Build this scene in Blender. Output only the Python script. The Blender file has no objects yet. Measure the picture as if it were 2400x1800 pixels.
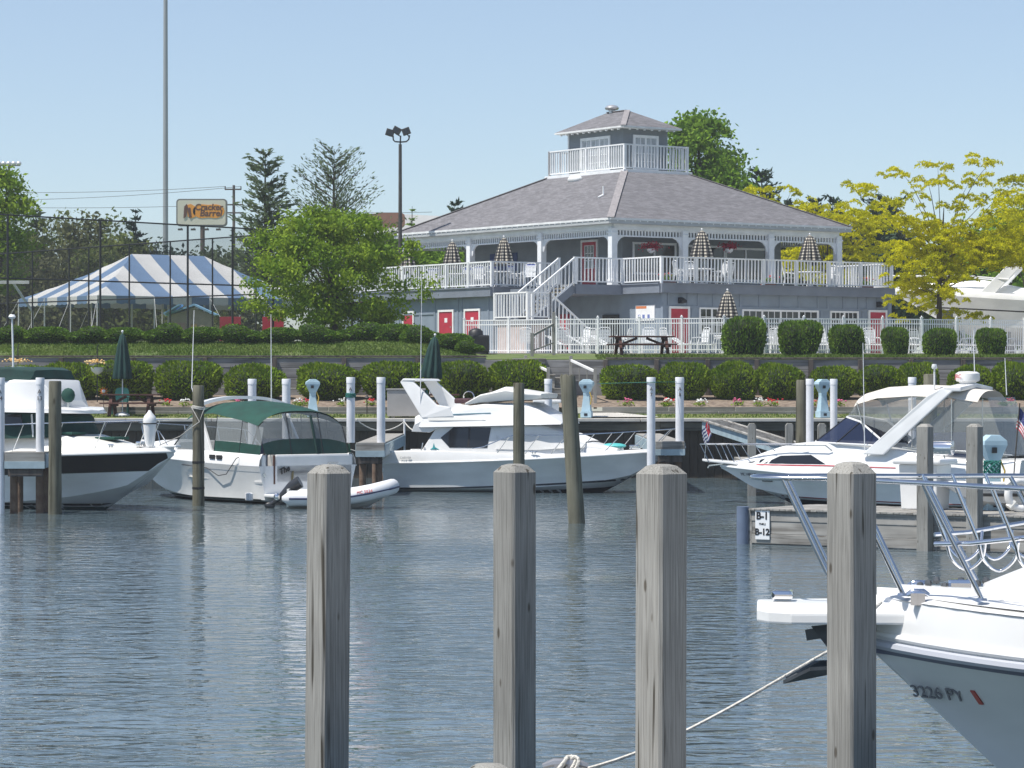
import bpy, bmesh, math, random
import numpy as np
from mathutils import Vector, Matrix
R = math.radians
random.seed(7)
RNG = np.random.default_rng(11)
sc = bpy.context.scene
COL = sc.collection

# ---------------------------------------------------------------- camera, sky, sun, exposure
CAM_H = 3.3          # eye height above the water, metres
FPX = 7000.0         # focal length in photograph pixels (2400 wide)
cam_d = bpy.data.cameras.new('camera')
cam = bpy.data.objects.new('camera', cam_d)
COL.objects.link(cam)
cam.location = (0, 0, CAM_H)
cam.rotation_euler = (R(90), 0, 0)
cam_d.sensor_width = 36.0
cam_d.lens = 36.0 * FPX / 2400.0
cam_d.clip_start = 0.2
cam_d.clip_end = 6000
sc.camera = cam

SUN_AZ = math.atan2(-0.82, -0.40)      # from +Y towards +X
SUN_EL = R(64)
w = bpy.data.worlds.new('World')
sc.world = w
w.use_nodes = True
nt = w.node_tree
bg = nt.nodes['Background']
sky = nt.nodes.new('ShaderNodeTexSky')
sky.sky_type = 'NISHITA'
sky.sun_disc = False
sky.sun_elevation = SUN_EL
sky.sun_rotation = SUN_AZ
sky.air_density = 0.85
sky.dust_density = 0.35
sky.ozone_density = 4.0
tint = nt.nodes.new('ShaderNodeHueSaturation')      # one even tint for the whole sky
tint.inputs['Saturation'].default_value = 0.86
tint.inputs['Hue'].default_value = 0.498
nt.links.new(sky.outputs[0], tint.inputs['Color'])
nt.links.new(tint.outputs[0], bg.inputs[0])
bg.inputs[1].default_value = 0.112
sd = bpy.data.lights.new('sun', 'SUN')
sd.energy = 4.7
sd.angle = R(0.55)
sd.color = (1.0, 0.95, 0.87)
so = bpy.data.objects.new('sun', sd)
COL.objects.link(so)
_dir = Vector((math.sin(SUN_AZ) * math.cos(SUN_EL), math.cos(SUN_AZ) * math.cos(SUN_EL), math.sin(SUN_EL)))
so.rotation_euler = _dir.to_track_quat('Z', 'Y').to_euler()
so.location = (-40, 0, 60)
sc.view_settings.view_transform = 'Standard'
sc.view_settings.look = 'None'
sc.view_settings.exposure = 0.36
sc.view_settings.gamma = 1.0
sc.cycles.use_denoising = True
sc.cycles.max_bounces = 6
sc.cycles.transparent_max_bounces = 16
sc.cycles.caustics_reflective = False
sc.cycles.caustics_refractive = False

# ---------------------------------------------------------------- helpers: places
def X_at(px, Y):
    """world x of a sight line at depth Y"""
    return (px - 1200.0) / FPX * Y
def Z_at(py, Y):
    return CAM_H + (900.0 - py) / FPX * Y
def P(px, py, Y):
    return (X_at(px, Y), Y, Z_at(py, Y))

# ---------------------------------------------------------------- helpers: materials
MATS = {}
def mat(name, col, rough=0.6, var=0.0, vscale=4.0, bump=0.0, bscale=20.0, metal=0.0, stretch=(1, 1, 1),
        coat=0.0, spec=0.5, col2=None, lo=0.35, hi=0.65, alpha=None, detail=4.0, trans=None, rndisl=0.0):
    if name in MATS:
        return MATS[name]
    m = bpy.data.materials.new(name)
    m.use_nodes = True
    t = m.node_tree
    b = t.nodes['Principled BSDF']
    b.inputs['Roughness'].default_value = rough
    b.inputs['Metallic'].default_value = metal
    b.inputs['Specular IOR Level'].default_value = spec
    b.inputs['Coat Weight'].default_value = coat
    b.inputs['Coat Roughness'].default_value = 0.12
    c = tuple(col) + (1.0,)
    b.inputs['Base Color'].default_value = c
    tc = t.nodes.new('ShaderNodeTexCoord')
    mp = t.nodes.new('ShaderNodeMapping')
    mp.inputs['Scale'].default_value = stretch
    t.links.new(tc.outputs['Object'], mp.inputs[0])
    colout = None
    if var or col2:
        n = t.nodes.new('ShaderNodeTexNoise')
        n.inputs['Scale'].default_value = vscale
        n.inputs['Detail'].default_value = detail
        t.links.new(mp.outputs[0], n.inputs['Vector'])
        r = t.nodes.new('ShaderNodeValToRGB')
        a = tuple(max(0.0, x * (1 - var)) for x in col) + (1,)
        e = (tuple(col2) if col2 else tuple(min(1.0, x * (1 + var)) for x in col)) + (1,)
        r.color_ramp.elements[0].position = lo
        r.color_ramp.elements[0].color = a
        r.color_ramp.elements[1].position = hi
        r.color_ramp.elements[1].color = e
        t.links.new(n.outputs['Fac'], r.inputs[0])
        colout = r.outputs[0]
    if rndisl:
        g = t.nodes.new('ShaderNodeNewGeometry')
        hs = t.nodes.new('ShaderNodeHueSaturation')
        mr = t.nodes.new('ShaderNodeMapRange')
        mr.inputs['To Min'].default_value = 1 - rndisl
        mr.inputs['To Max'].default_value = 1 + rndisl
        t.links.new(g.outputs['Random Per Island'], mr.inputs[0])
        t.links.new(mr.outputs[0], hs.inputs['Value'])
        hs.inputs['Color'].default_value = c
        if colout:
            t.links.new(colout, hs.inputs['Color'])
        colout = hs.outputs[0]
    if colout:
        t.links.new(colout, b.inputs['Base Color'])
    if bump:
        n2 = t.nodes.new('ShaderNodeTexNoise')
        n2.inputs['Scale'].default_value = bscale
        n2.inputs['Detail'].default_value = 3
        t.links.new(mp.outputs[0], n2.inputs['Vector'])
        bp = t.nodes.new('ShaderNodeBump')
        bp.inputs['Strength'].default_value = bump
        bp.inputs['Distance'].default_value = 0.02
        t.links.new(n2.outputs['Fac'], bp.inputs['Height'])
        t.links.new(bp.outputs[0], b.inputs['Normal'])
    if trans:
        # thin leaf: part of the light goes through
        tr = t.nodes.new('ShaderNodeBsdfTranslucent')
        mx = t.nodes.new('ShaderNodeMixShader')
        mx.inputs[0].default_value = trans
        if colout:
            t.links.new(colout, tr.inputs[0])
        else:
            tr.inputs[0].default_value = c
        o = t.nodes['Material Output']
        t.links.new(b.outputs[0], mx.inputs[1])
        t.links.new(tr.outputs[0], mx.inputs[2])
        t.links.new(mx.outputs[0], o.inputs[0])
    if alpha is not None:
        b.inputs['Alpha'].default_value = alpha
    MATS[name] = m
    return m

def wood(name, col, dark, scale=3.0, axis='Z', rough=0.85, bump=0.5, knots=True, fine=False):
    """weathered timber, grain along one axis, with knots and dark checks"""
    if name in MATS:
        return MATS[name]
    m = bpy.data.materials.new(name)
    m.use_nodes = True
    t = m.node_tree
    b = t.nodes['Principled BSDF']
    b.inputs['Roughness'].default_value = rough
    b.inputs['Specular IOR Level'].default_value = 0.25
    tc = t.nodes.new('ShaderNodeTexCoord')
    oi = t.nodes.new('ShaderNodeObjectInfo')
    ad = t.nodes.new('ShaderNodeVectorMath'); ad.operation = 'ADD'
    ml = t.nodes.new('ShaderNodeMath'); ml.operation = 'MULTIPLY'; ml.inputs[1].default_value = 37.0
    t.links.new(oi.outputs['Random'], ml.inputs[0])
    t.links.new(tc.outputs['Object'], ad.inputs[0])
    t.links.new(ml.outputs[0], ad.inputs[1])
    mp = t.nodes.new('ShaderNodeMapping')
    s = {'X': (0.06, 1, 1), 'Y': (1, 0.06, 1), 'Z': (1, 1, 0.06)}[axis]
    mp.inputs['Scale'].default_value = s
    t.links.new(ad.outputs[0], mp.inputs[0])
    n = t.nodes.new('ShaderNodeTexNoise'); n.inputs['Scale'].default_value = scale * 6; n.inputs['Detail'].default_value = 6; n.inputs['Distortion'].default_value = 0.6
    t.links.new(mp.outputs[0], n.inputs['Vector'])
    r = t.nodes.new('ShaderNodeValToRGB')
    r.color_ramp.elements[0].position = 0.33; r.color_ramp.elements[0].color = tuple(dark) + (1,)
    r.color_ramp.elements[1].position = 0.5; r.color_ramp.elements[1].color = tuple(col) + (1,)
    e = r.color_ramp.elements.new(0.72); e.color = tuple(min(1, c * 1.22) for c in col) + (1,)
    t.links.new(n.outputs['Fac'], r.inputs[0])
    n3 = t.nodes.new('ShaderNodeTexNoise'); n3.inputs['Scale'].default_value = 1.3; n3.inputs['Detail'].default_value = 3
    t.links.new(ad.outputs[0], n3.inputs['Vector'])
    hs = t.nodes.new('ShaderNodeHueSaturation')
    mr = t.nodes.new('ShaderNodeMapRange'); mr.inputs['From Min'].default_value = 0.3; mr.inputs['From Max'].default_value = 0.7
    mr.inputs['To Min'].default_value = 0.78; mr.inputs['To Max'].default_value = 1.18
    t.links.new(n3.outputs['Fac'], mr.inputs[0]); t.links.new(mr.outputs[0], hs.inputs['Value'])
    t.links.new(r.outputs[0], hs.inputs['Color'])
    out = hs.outputs[0]
    if knots:
        v = t.nodes.new('ShaderNodeTexVoronoi'); v.inputs['Scale'].default_value = scale * 1.1
        mp2 = t.nodes.new('ShaderNodeMapping')
        s2 = {'X': (0.55, 1.6, 1.6), 'Y': (1.6, 0.55, 1.6), 'Z': (1.6, 1.6, 0.55)}[axis]
        mp2.inputs['Scale'].default_value = s2
        t.links.new(ad.outputs[0], mp2.inputs[0]); t.links.new(mp2.outputs[0], v.inputs['Vector'])
        r2 = t.nodes.new('ShaderNodeValToRGB')
        r2.color_ramp.elements[0].position = 0.075; r2.color_ramp.elements[0].color = (0.42, 0.38, 0.34, 1)
        r2.color_ramp.elements[1].position = 0.125; r2.color_ramp.elements[1].color = (1, 1, 1, 1)
        t.links.new(v.outputs['Distance'], r2.inputs[0])
        mm = t.nodes.new('ShaderNodeMix'); mm.data_type = 'RGBA'; mm.blend_type = 'MULTIPLY'; mm.inputs[0].default_value = 1.0
        t.links.new(out, mm.inputs[6]); t.links.new(r2.outputs[0], mm.inputs[7])
        out = mm.outputs[2]
    if fine:
        # close grain, and a few long dark drying checks
        mp.inputs['Scale'].default_value = {'X': (0.02, 1, 1), 'Y': (1, 0.02, 1), 'Z': (1, 1, 0.02)}[axis]
        n.inputs['Scale'].default_value = 150; n.inputs['Detail'].default_value = 4
        mp3 = t.nodes.new('ShaderNodeMapping'); mp3.inputs['Scale'].default_value = {'X': (0.045, 1, 1), 'Y': (1, 0.045, 1), 'Z': (1, 1, 0.045)}[axis]
        t.links.new(ad.outputs[0], mp3.inputs[0])
        n4 = t.nodes.new('ShaderNodeTexNoise'); n4.inputs['Scale'].default_value = 26; n4.inputs['Detail'].default_value = 2; n4.inputs['Distortion'].default_value = 0.35
        t.links.new(mp3.outputs[0], n4.inputs['Vector'])
        r4 = t.nodes.new('ShaderNodeValToRGB')
        r4.color_ramp.elements[0].position = 0.305; r4.color_ramp.elements[0].color = (0.28, 0.26, 0.23, 1)
        r4.color_ramp.elements[1].position = 0.36; r4.color_ramp.elements[1].color = (1, 1, 1, 1)
        t.links.new(n4.outputs['Fac'], r4.inputs[0])
        m4 = t.nodes.new('ShaderNodeMix'); m4.data_type = 'RGBA'; m4.blend_type = 'MULTIPLY'; m4.inputs[0].default_value = 1.0
        t.links.new(out, m4.inputs[6]); t.links.new(r4.outputs[0], m4.inputs[7]); out = m4.outputs[2]
    t.links.new(out, b.inputs['Base Color'])
    bp = t.nodes.new('ShaderNodeBump'); bp.inputs['Strength'].default_value = bump; bp.inputs['Distance'].default_value = 0.006
    t.links.new(n.outputs['Fac'], bp.inputs['Height']); t.links.new(bp.outputs[0], b.inputs['Normal'])
    MATS[name] = m
    return m

def glassy(name, col, alpha, rough=0.05):
    """see-through sheet (vinyl or tinted glass): part transparent, part glossy"""
    if name in MATS:
        return MATS[name]
    m = bpy.data.materials.new(name)
    m.use_nodes = True
    t = m.node_tree
    b = t.nodes['Principled BSDF']
    b.inputs['Base Color'].default_value = tuple(col) + (1,)
    b.inputs['Roughness'].default_value = rough
    tr = t.nodes.new('ShaderNodeBsdfTransparent')
    mx = t.nodes.new('ShaderNodeMixShader')
    mx.inputs[0].default_value = alpha
    t.links.new(tr.outputs[0], mx.inputs[1])
    t.links.new(b.outputs[0], mx.inputs[2])
    t.links.new(mx.outputs[0], t.nodes['Material Output'].inputs[0])
    MATS[name] = m
    return m

# ---------------------------------------------------------------- helpers: mesh building
class MB:
    def __init__(s):
        s.v = []; s.f = []; s.m = []; s.cur = 0
    def _add(s, vs, fs):
        o = len(s.v)
        s.v += [tuple(p) for p in vs]
        for f in fs:
            s.f.append(tuple(i + o for i in f)); s.m.append(s.cur)
        return s
    def box(s, x0, x1, y0, y1, z0, z1):
        vs = [(x0, y0, z0), (x1, y0, z0), (x1, y1, z0), (x0, y1, z0), (x0, y0, z1), (x1, y0, z1), (x1, y1, z1), (x0, y1, z1)]
        return s._add(vs, [(3, 2, 1, 0), (4, 5, 6, 7), (0, 1, 5, 4), (1, 2, 6, 5), (2, 3, 7, 6), (3, 0, 4, 7)])
    def bar(s, p, q, w=0.05, h=None, up=(0, 0, 1)):
        """rectangular bar from p to q; w across, h along 'up'"""
        h = w if h is None else h
        p = Vector(p); q = Vector(q); d = (q - p).normalized()
        u = Vector(up)
        if abs(d.dot(u)) > 0.98:
            u = Vector((0, 1, 0))
        a = d.cross(u).normalized(); b = a.cross(d).normalized()
        a *= w / 2; b *= h / 2
        vs = [p - a - b, p + a - b, p + a + b, p - a + b, q - a - b, q + a - b, q + a + b, q - a + b]
        return s._add(vs, [(3, 2, 1, 0), (4, 5, 6, 7), (0, 1, 5, 4), (1, 2, 6, 5), (2, 3, 7, 6), (3, 0, 4, 7)])
    def tube(s, pts, r, n=7, cap=True):
        pts = [Vector(p) for p in pts]
        k = len(pts)
        rr = r if isinstance(r, (list, tuple)) else [r] * k
        ref = None; rings = []
        for i in range(k):
            d = (pts[min(i + 1, k - 1)] - pts[max(i - 1, 0)]).normalized()
            if ref is None:
                ref = Vector((0, 0, 1)) if abs(d.z) < 0.9 else Vector((1, 0, 0))
            a = (ref - d * ref.dot(d)).normalized(); b = d.cross(a); ref = a
            rings.append([pts[i] + (a * math.cos(2 * math.pi * j / n) + b * math.sin(2 * math.pi * j / n)) * rr[i] for j in range(n)])
        return s.loft(rings, True, cap)
    def loft(s, rings, closed=True, cap=False):
        n = len(rings[0]); vs = [p for r in rings for p in r]; fs = []
        for i in range(len(rings) - 1):
            for j in range(n if closed else n - 1):
                j2 = (j + 1) % n
                fs.append((i * n + j, i * n + j2, (i + 1) * n + j2, (i + 1) * n + j))
        if cap:
            fs.append(tuple(range(n - 1, -1, -1)))
            fs.append(tuple((len(rings) - 1) * n + j for j in range(n)))
        return s._add(vs, fs)
    def lathe(s, prof, n=16, c=(0, 0, 0)):
        rings = [[(c[0] + r * math.cos(2 * math.pi * j / n), c[1] + r * math.sin(2 * math.pi * j / n), c[2] + z) for j in range(n)] for r, z in prof]
        return s.loft(rings, True, True)
    def ext(s, poly, vec):
        """extrude a planar 3D polygon by a vector"""
        n = len(poly); v = Vector(vec)
        a = [Vector(p) for p in poly]; vs = a + [p + v for p in a]
        fs = [tuple(range(n - 1, -1, -1)), tuple(range(n, 2 * n))]
        for j in range(n):
            k = (j + 1) % n
            fs.append((j, k, n + k, n + j))
        return s._add(vs, fs)
    def ball(s, c, r, n=10, sc_=(1, 1, 1)):
        k = max(4, n // 2)
        prof = [(max(1e-3, r * math.sin(math.pi * i / k)), -r * math.cos(math.pi * i / k)) for i in range(k + 1)]
        rings = [[(c[0] + a * math.cos(2 * math.pi * j / n) * sc_[0], c[1] + a * math.sin(2 * math.pi * j / n) * sc_[1], c[2] + z * sc_[2]) for j in range(n)] for a, z in prof]
        return s.loft(rings, True, True)
    def mesh(s, name, mats, smooth=None, bevel=0.0, origin=None, fix=True):
        me = bpy.data.meshes.new(name)
        v = s.v
        if origin is not None:
            o = origin
            v = [(p[0] - o[0], p[1] - o[1], p[2] - o[2]) for p in v]
        me.from_pydata(v, [], s.f)
        for m in mats:
            me.materials.append(m)
        if len(mats) > 1:
            me.polygons.foreach_set('material_index', s.m)
        if fix or bevel:
            bm = bmesh.new(); bm.from_mesh(me)
            bmesh.ops.remove_doubles(bm, verts=bm.verts, dist=1e-5)
            bmesh.ops.recalc_face_normals(bm, faces=bm.faces)
            if bevel:
                es = [e for e in bm.edges if len(e.link_faces) == 2 and e.calc_face_angle(0) > 0.6]
                bmesh.ops.bevel(bm, geom=es, offset=bevel, segments=2, profile=0.6, affect='EDGES', clamp_overlap=True)
            bm.to_mesh(me); bm.free()
        if smooth:
            me.polygons.foreach_set('use_smooth', [True] * len(me.polygons))
            me.set_sharp_from_angle(angle=R(smooth))
        me.update()
        return me
    def build(s, name, m, parent=None, smooth=None, bevel=0.0, label=None, cat=None, group=None, kind=None, fix=True, keep=False):
        """link the collected geometry as one object; origin at the foot of its bounding box"""
        a = np.array(s.v)
        if keep:
            o = (0.0, 0.0, 0.0)
        else:
            lo = a.min(0); hi = a.max(0); o = (float((lo[0] + hi[0]) / 2), float((lo[1] + hi[1]) / 2), float(lo[2]))
        mats = m if isinstance(m, (list, tuple)) else [m]
        me = s.mesh(name, mats, smooth, bevel, o, fix)
        return place(name, me, o, parent, label, cat, group, kind)

def tag(o, label=None, cat=None, group=None, kind=None):
    if label: o['label'] = label
    if cat: o['category'] = cat
    if group: o['group'] = group
    if kind: o['kind'] = kind
    return o
ORG = {}
def place(name, me, o=(0, 0, 0), parent=None, label=None, cat=None, group=None, kind=None, rot=None):
    ob = bpy.data.objects.new(name, me)
    COL.objects.link(ob)
    # coordinates are given in the frame of the top-level thing
    if parent is not None:
        ob.parent = parent
        po = ORG.get(parent.name, (0, 0, 0))
        ob.location = (o[0] - po[0], o[1] - po[1], o[2] - po[2])
        ORG[ob.name] = tuple(o)
    else:
        ob.location = o
        ORG[ob.name] = tuple(o)
    if rot:
        ob.rotation_euler = rot
    return tag(ob, label, cat, group, kind)
def thing(name, label, cat, loc=(0, 0, 0), rz=0.0, group=None, kind=None):
    """an Empty at the base of a thing; its parts use the thing's own frame"""
    ob = bpy.data.objects.new(name, None)
    ob.empty_display_size = 0.2
    COL.objects.link(ob)
    ob.location = loc
    ob.rotation_euler = (0, 0, rz)
    ORG[ob.name] = (0, 0, 0)
    return tag(ob, label, cat, group, kind)
def dup(o, loc=None, rz=None, label=None, group=None, parent=None, scale=None):
    c = o.copy()
    COL.objects.link(c)
    if parent is not None: c.parent = parent
    if loc is not None: c.location = loc
    if rz is not None: c.rotation_euler = (0, 0, rz)
    if scale is not None: c.scale = scale
    if label: c['label'] = label
    if group: c['group'] = group
    for ch in list(o.children):
        dup(ch, parent=c)
    return c
def text_mesh(body, size, name='lettering', align='CENTER', extrude=0.004, shear=0.0, bold=0.0, spacing=1.0):
    cu = bpy.data.curves.new(name, 'FONT')
    cu.body = body; cu.size = size; cu.align_x = align; cu.align_y = 'CENTER'
    cu.extrude = extrude; cu.shear = shear; cu.offset = bold; cu.space_character = spacing
    cu.resolution_u = 3
    ob = bpy.data.objects.new(name, cu)
    COL.objects.link(ob)
    dg = bpy.context.evaluated_depsgraph_get()
    me = bpy.data.meshes.new_from_object(ob.evaluated_get(dg))
    bpy.data.objects.remove(ob)
    return me
def lettering(body, size, loc, rot, m, parent=None, name='lettering', **k):
    me = text_mesh(body, size, name, **k)
    me.materials.clear(); me.materials.append(m)
    ob = place(name, me, loc, parent)
    ob.rotation_euler = rot
    return ob

def piece(name, me, loc, parent, rz=0.0, rot=None, scale=None):
    """a repeated piece that shares its mesh"""
    o = place(name, me, loc, parent)
    o.rotation_euler = rot if rot else (0, 0, rz)
    if scale: o.scale = scale
    return o

# ---------------------------------------------------------------- materials
GEL = mat('white_gelcoat', (0.80, 0.80, 0.79), 0.28, 0.05, 1.5, coat=0.25)
GELW = mat('cream_gelcoat', (0.76, 0.75, 0.71), 0.35, 0.05, 1.2, coat=0.2)
HULLG = mat('hull_gelcoat', (0.70, 0.71, 0.71), 0.3, 0.09, 0.9, coat=0.3, stretch=(1, 1, 2.5))
WHITE = mat('white_paint', (0.80, 0.81, 0.82), 0.5, 0.06, 3)
WHITEW = mat('aged_white_paint', (0.74, 0.75, 0.75), 0.6, 0.10, 2.2)
PVC = mat('white_pvc', (0.74, 0.75, 0.78), 0.45, 0.08, 2.5)
STEEL = mat('stainless_steel', (0.62, 0.63, 0.65), 0.16, 0.05, 6, metal=1.0)
CHROME = mat('chrome', (0.8, 0.8, 0.82), 0.05, metal=1.0)
BLACKM = mat('black_metal', (0.018, 0.019, 0.022), 0.5, 0.2, 5)
DARKB = mat('dark_bronze_metal', (0.06, 0.055, 0.05), 0.5, 0.2, 5)
RUBBER = mat('black_rubber', (0.02, 0.02, 0.022), 0.6)
TEAL = mat('green_canvas', (0.004, 0.052, 0.038), 0.85, 0.18, 3.0, bump=0.25, bscale=5)
DBLUE = mat('dock_blue_paint', (0.36, 0.46, 0.51), 0.55, 0.12, 3)
TEALD = mat('dark_green_canvas', (0.004, 0.036, 0.032), 0.85, 0.2, 3.0, bump=0.2, bscale=5)
BLUEL = mat('pale_blue_paint', (0.42, 0.58, 0.67), 0.5, 0.08, 3)
PILEW = wood('treated_pile_wood', (0.145, 0.14, 0.105), (0.06, 0.06, 0.042), 1.6, 'Z')
POSTW = wood('weathered_post_wood', (0.285, 0.28, 0.26), (0.20, 0.195, 0.18), 6.0, 'Z', bump=0.8, fine=True)
DOCKW = wood('weathered_dock_wood', (0.31, 0.30, 0.28), (0.16, 0.15, 0.135), 1.4, 'X')
DOCKWY = wood('weathered_dock_wood_long', (0.31, 0.30, 0.28), (0.16, 0.15, 0.135), 1.4, 'Y')
WALLW = wood('retaining_timber', (0.25, 0.25, 0.25), (0.13, 0.13, 0.13), 1.0, 'X')
WALLP = wood('retaining_post_wood', (0.11, 0.095, 0.085), (0.05, 0.045, 0.04), 1.0, 'Z')
REDW = wood('redwood_stain', (0.10, 0.05, 0.042), (0.045, 0.025, 0.02), 1.6, 'X', knots=False)
RUST = mat('rusty_steel', (0.10, 0.055, 0.035), 0.9, 0.0, 3.5, col2=(0.20, 0.14, 0.10), bump=0.5, bscale=14)
ROPEW = mat('white_rope', (0.62, 0.60, 0.55), 0.9, 0.15, 40, bump=0.6, bscale=90)
SMOKE = mat('smoked_glass', (0.012, 0.014, 0.018), 0.06, spec=0.6)
RED = mat('red_paint', (0.42, 0.025, 0.05), 0.5, 0.12, 2.5)
BLACKP = mat('black_lettering', (0.012, 0.012, 0.014), 0.6)
# ================================================================ THE SETTING
GRASS = mat('grass_ground', (0.075, 0.125, 0.025), 0.95, 0.0, 1.1, col2=(0.13, 0.16, 0.05), bump=0.8, bscale=25, detail=6)
LAWN = mat('lawn_grass', (0.10, 0.135, 0.03), 0.95, 0.0, 1.6, col2=(0.16, 0.165, 0.05), bump=0.8, bscale=40, detail=6)
MULCH = mat('mulch_soil', (0.14, 0.105, 0.08), 0.95, 0.0, 5, col2=(0.27, 0.215, 0.165), bump=1.0, bscale=18)
CONC = mat('pale_concrete', (0.50, 0.48, 0.44), 0.85, 0.12, 2.2, bump=0.3, bscale=30)
POOLC = mat('pool_deck_concrete', (0.48, 0.46, 0.43), 0.85, 0.12, 1.2)

def smoothstep(a, b, x):
    t = min(1.0, max(0.0, (x - a) / (b - a)))
    return t * t * (3 - 2 * t)
def lerp_prof(prof, y):
    for (a, za), (b, zb) in zip(prof, prof[1:]):
        if y <= b:
            return za + (zb - za) * max(0.0, (y - a)) / (b - a)
    return prof[-1][1]
BANK = [(112.1, 4.26), (113.6, 4.5), (116.0, 4.93), (117.5, 5.0), (6000, 5.0)]
TERR = [(112.1, 4.22), (114.0, 4.34), (117.0, 4.44), (118.0, 4.49), (6000, 4.49)]
def ground_z(x, y):
    k = smoothstep(-3.2, -1.2, x) if y < 123 else smoothstep(-6.0, -3.0, x)
    return lerp_prof(BANK, y) * (1 - k) + lerp_prof(TERR, y) * k
# ground sheet, reaching the horizon
b = MB()
ys = [112.1, 112.8, 113.6, 114.4, 115.2, 116, 117, 118, 120, 122.9, 124, 130, 160, 250, 600, 2000, 5000]
xs = [-3000, -300, -80, -40, -25, -20, -15, -10, -7, -5.5, -4.2, -3.2, -2.7, -2.2, -1.7, -1.2, 0, 3, 6, 10, 15, 20, 30, 60, 300, 3000]
b.loft([[(x, y, ground_z(x, y)) for x in xs] for y in ys], closed=False)
b.build('ground', GRASS, smooth=60, kind='structure', keep=True)
# pool deck slab
b = MB().ext([(-3.0, 118.0, 4.494), (24, 118.3, 4.494), (24, 150, 4.494), (-5.5, 150, 4.494), (-5.2, 124, 4.494)], (0, 0, 0.03))
b.build('pool_deck', POOLC, kind='structure')
# water
wm = bpy.data.materials.new('harbour_water')
wm.use_nodes = True
t = wm.node_tree
pb = t.nodes['Principled BSDF']
pb.inputs['Base Color'].default_value = (0.075, 0.108, 0.125, 1)
pb.inputs['Roughness'].default_value = 0.035
pb.inputs['IOR'].default_value = 1.33
tc = t.nodes.new('ShaderNodeTexCoord')
def wave_noise(scale, st, dist, detail=3.0, rot=0.0):
    mp = t.nodes.new('ShaderNodeMapping'); mp.inputs['Scale'].default_value = st; mp.inputs['Rotation'].default_value = (0, 0, rot)
    n = t.nodes.new('ShaderNodeTexNoise'); n.inputs['Scale'].default_value = scale; n.inputs['Detail'].default_value = detail
    n.inputs['Roughness'].default_value = 0.55; n.inputs['Distortion'].default_value = dist
    t.links.new(tc.outputs['Object'], mp.inputs[0]); t.links.new(mp.outputs[0], n.inputs['Vector'])
    return n
n1 = wave_noise(2.3, (0.6, 1.0, 1), 0.8, 1.8, 0.10)
n2 = wave_noise(7.0, (0.7, 1.0, 1), 0.3, 1.5, -0.3)
n3 = wave_noise(0.08, (0.6, 1.0, 1), 0.4, 2.0)
a1 = t.nodes.new('ShaderNodeMath'); a1.operation = 'MULTIPLY_ADD'; a1.inputs[1].default_value = 0.22
t.links.new(n2.outputs['Fac'], a1.inputs[0]); t.links.new(n1.outputs['Fac'], a1.inputs[2])
mr = t.nodes.new('ShaderNodeMapRange'); mr.inputs['From Min'].default_value = 0.38; mr.inputs['From Max'].default_value = 0.62
mr.inputs['To Min'].default_value = 0.3; mr.inputs['To Max'].default_value = 1.3
t.links.new(n3.outputs['Fac'], mr.inputs[0])
a2 = t.nodes.new('ShaderNodeMath'); a2.operation = 'MULTIPLY'
t.links.new(a1.outputs[0], a2.inputs[0]); t.links.new(mr.outputs[0], a2.inputs[1])
bp = t.nodes.new('ShaderNodeBump'); bp.inputs['Strength'].default_value = 1.0; bp.inputs['Distance'].default_value = 0.085
t.links.new(a2.outputs[0], bp.inputs['Height']); t.links.new(bp.outputs[0], pb.inputs['Normal'])
MB().loft([[(x, y, 0.0) for x in (-400, 400)] for y in (-60, 105.4)], closed=False).build('water', wm, kind='structure', keep=True)

# ---- seawall
SW = 104.6
WALE = wood('seawall_wale_wood', (0.12, 0.115, 0.09), (0.05, 0.05, 0.04), 1.0, 'X')
SHEET = mat('stained_seawall_sheet', (0.035, 0.028, 0.022), 0.9, 0.0, 1.0, col2=(0.13, 0.11, 0.085), bump=0.6, bscale=8, stretch=(1, 1, 0.35))
sw = thing('seawall', 'dark timber seawall with pale concrete cap along the harbour basin', 'seawall', (0, SW, 0))
capm = MB().box(-1.49, 1.49, -0.15, 0.42, 1.98, 2.10).mesh('cap_slab', [CONC], bevel=0.02)
walem = MB().box(-1.495, 1.495, -0.05, 0.2, 1.66, 1.96).mesh('wale_timber', [WALE], bevel=0.02)
plankm = MB().box(-0.14, 0.14, 0.26, 0.36, -0.6, 1.97).mesh('sheet_plank', [SHEET], bevel=0.015)
for i in range(-12, 14):
    piece('cap_slab', capm, (i * 3.0, 0, 0), sw)
    piece('wale_timber', walem, (i * 3.0 + 0.7, 0, 0), sw)
MB().box(-36, 40, 0.37, 0.6, -0.6, 2.05).build('backing', WALE, sw)
for i in range(-95, 110):
    piece('sheet_plank', plankm, (i * 0.29, random.uniform(-0.02, 0.02), 0), sw)
# fill behind the seawall + lawn strip + path + bed
MB().loft([[(x, y, z) for x in (-60, 60)] for y, z in ((SW + 0.4, 2.098), (SW + 0.7, 2.12), (107.9, 2.24))], closed=False).build('lawn', LAWN, kind='structure', keep=True)
xa, xb_ = X_at(1385, 105), X_at(1545, 105)
MB().loft([[(xa, y, z + 0.045), (xb_ - (y - 105) * 0.55, y, z + 0.045)] for y, z in ((SW + 0.41, 2.1), (SW + 0.7, 2.125), (107.6, 2.232))], closed=False).build('path', CONC, kind='structure', keep=True)
MB().loft([[(x, y, z) for x in (-60, -20, -10, 0, 10, 20, 60)] for y, z in ((107.55, 2.46), (109, 2.66), (110.5, 2.8), (112.3, 2.9))], closed=False).build('planting_bed', MULCH, kind='structure', keep=True)
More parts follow.
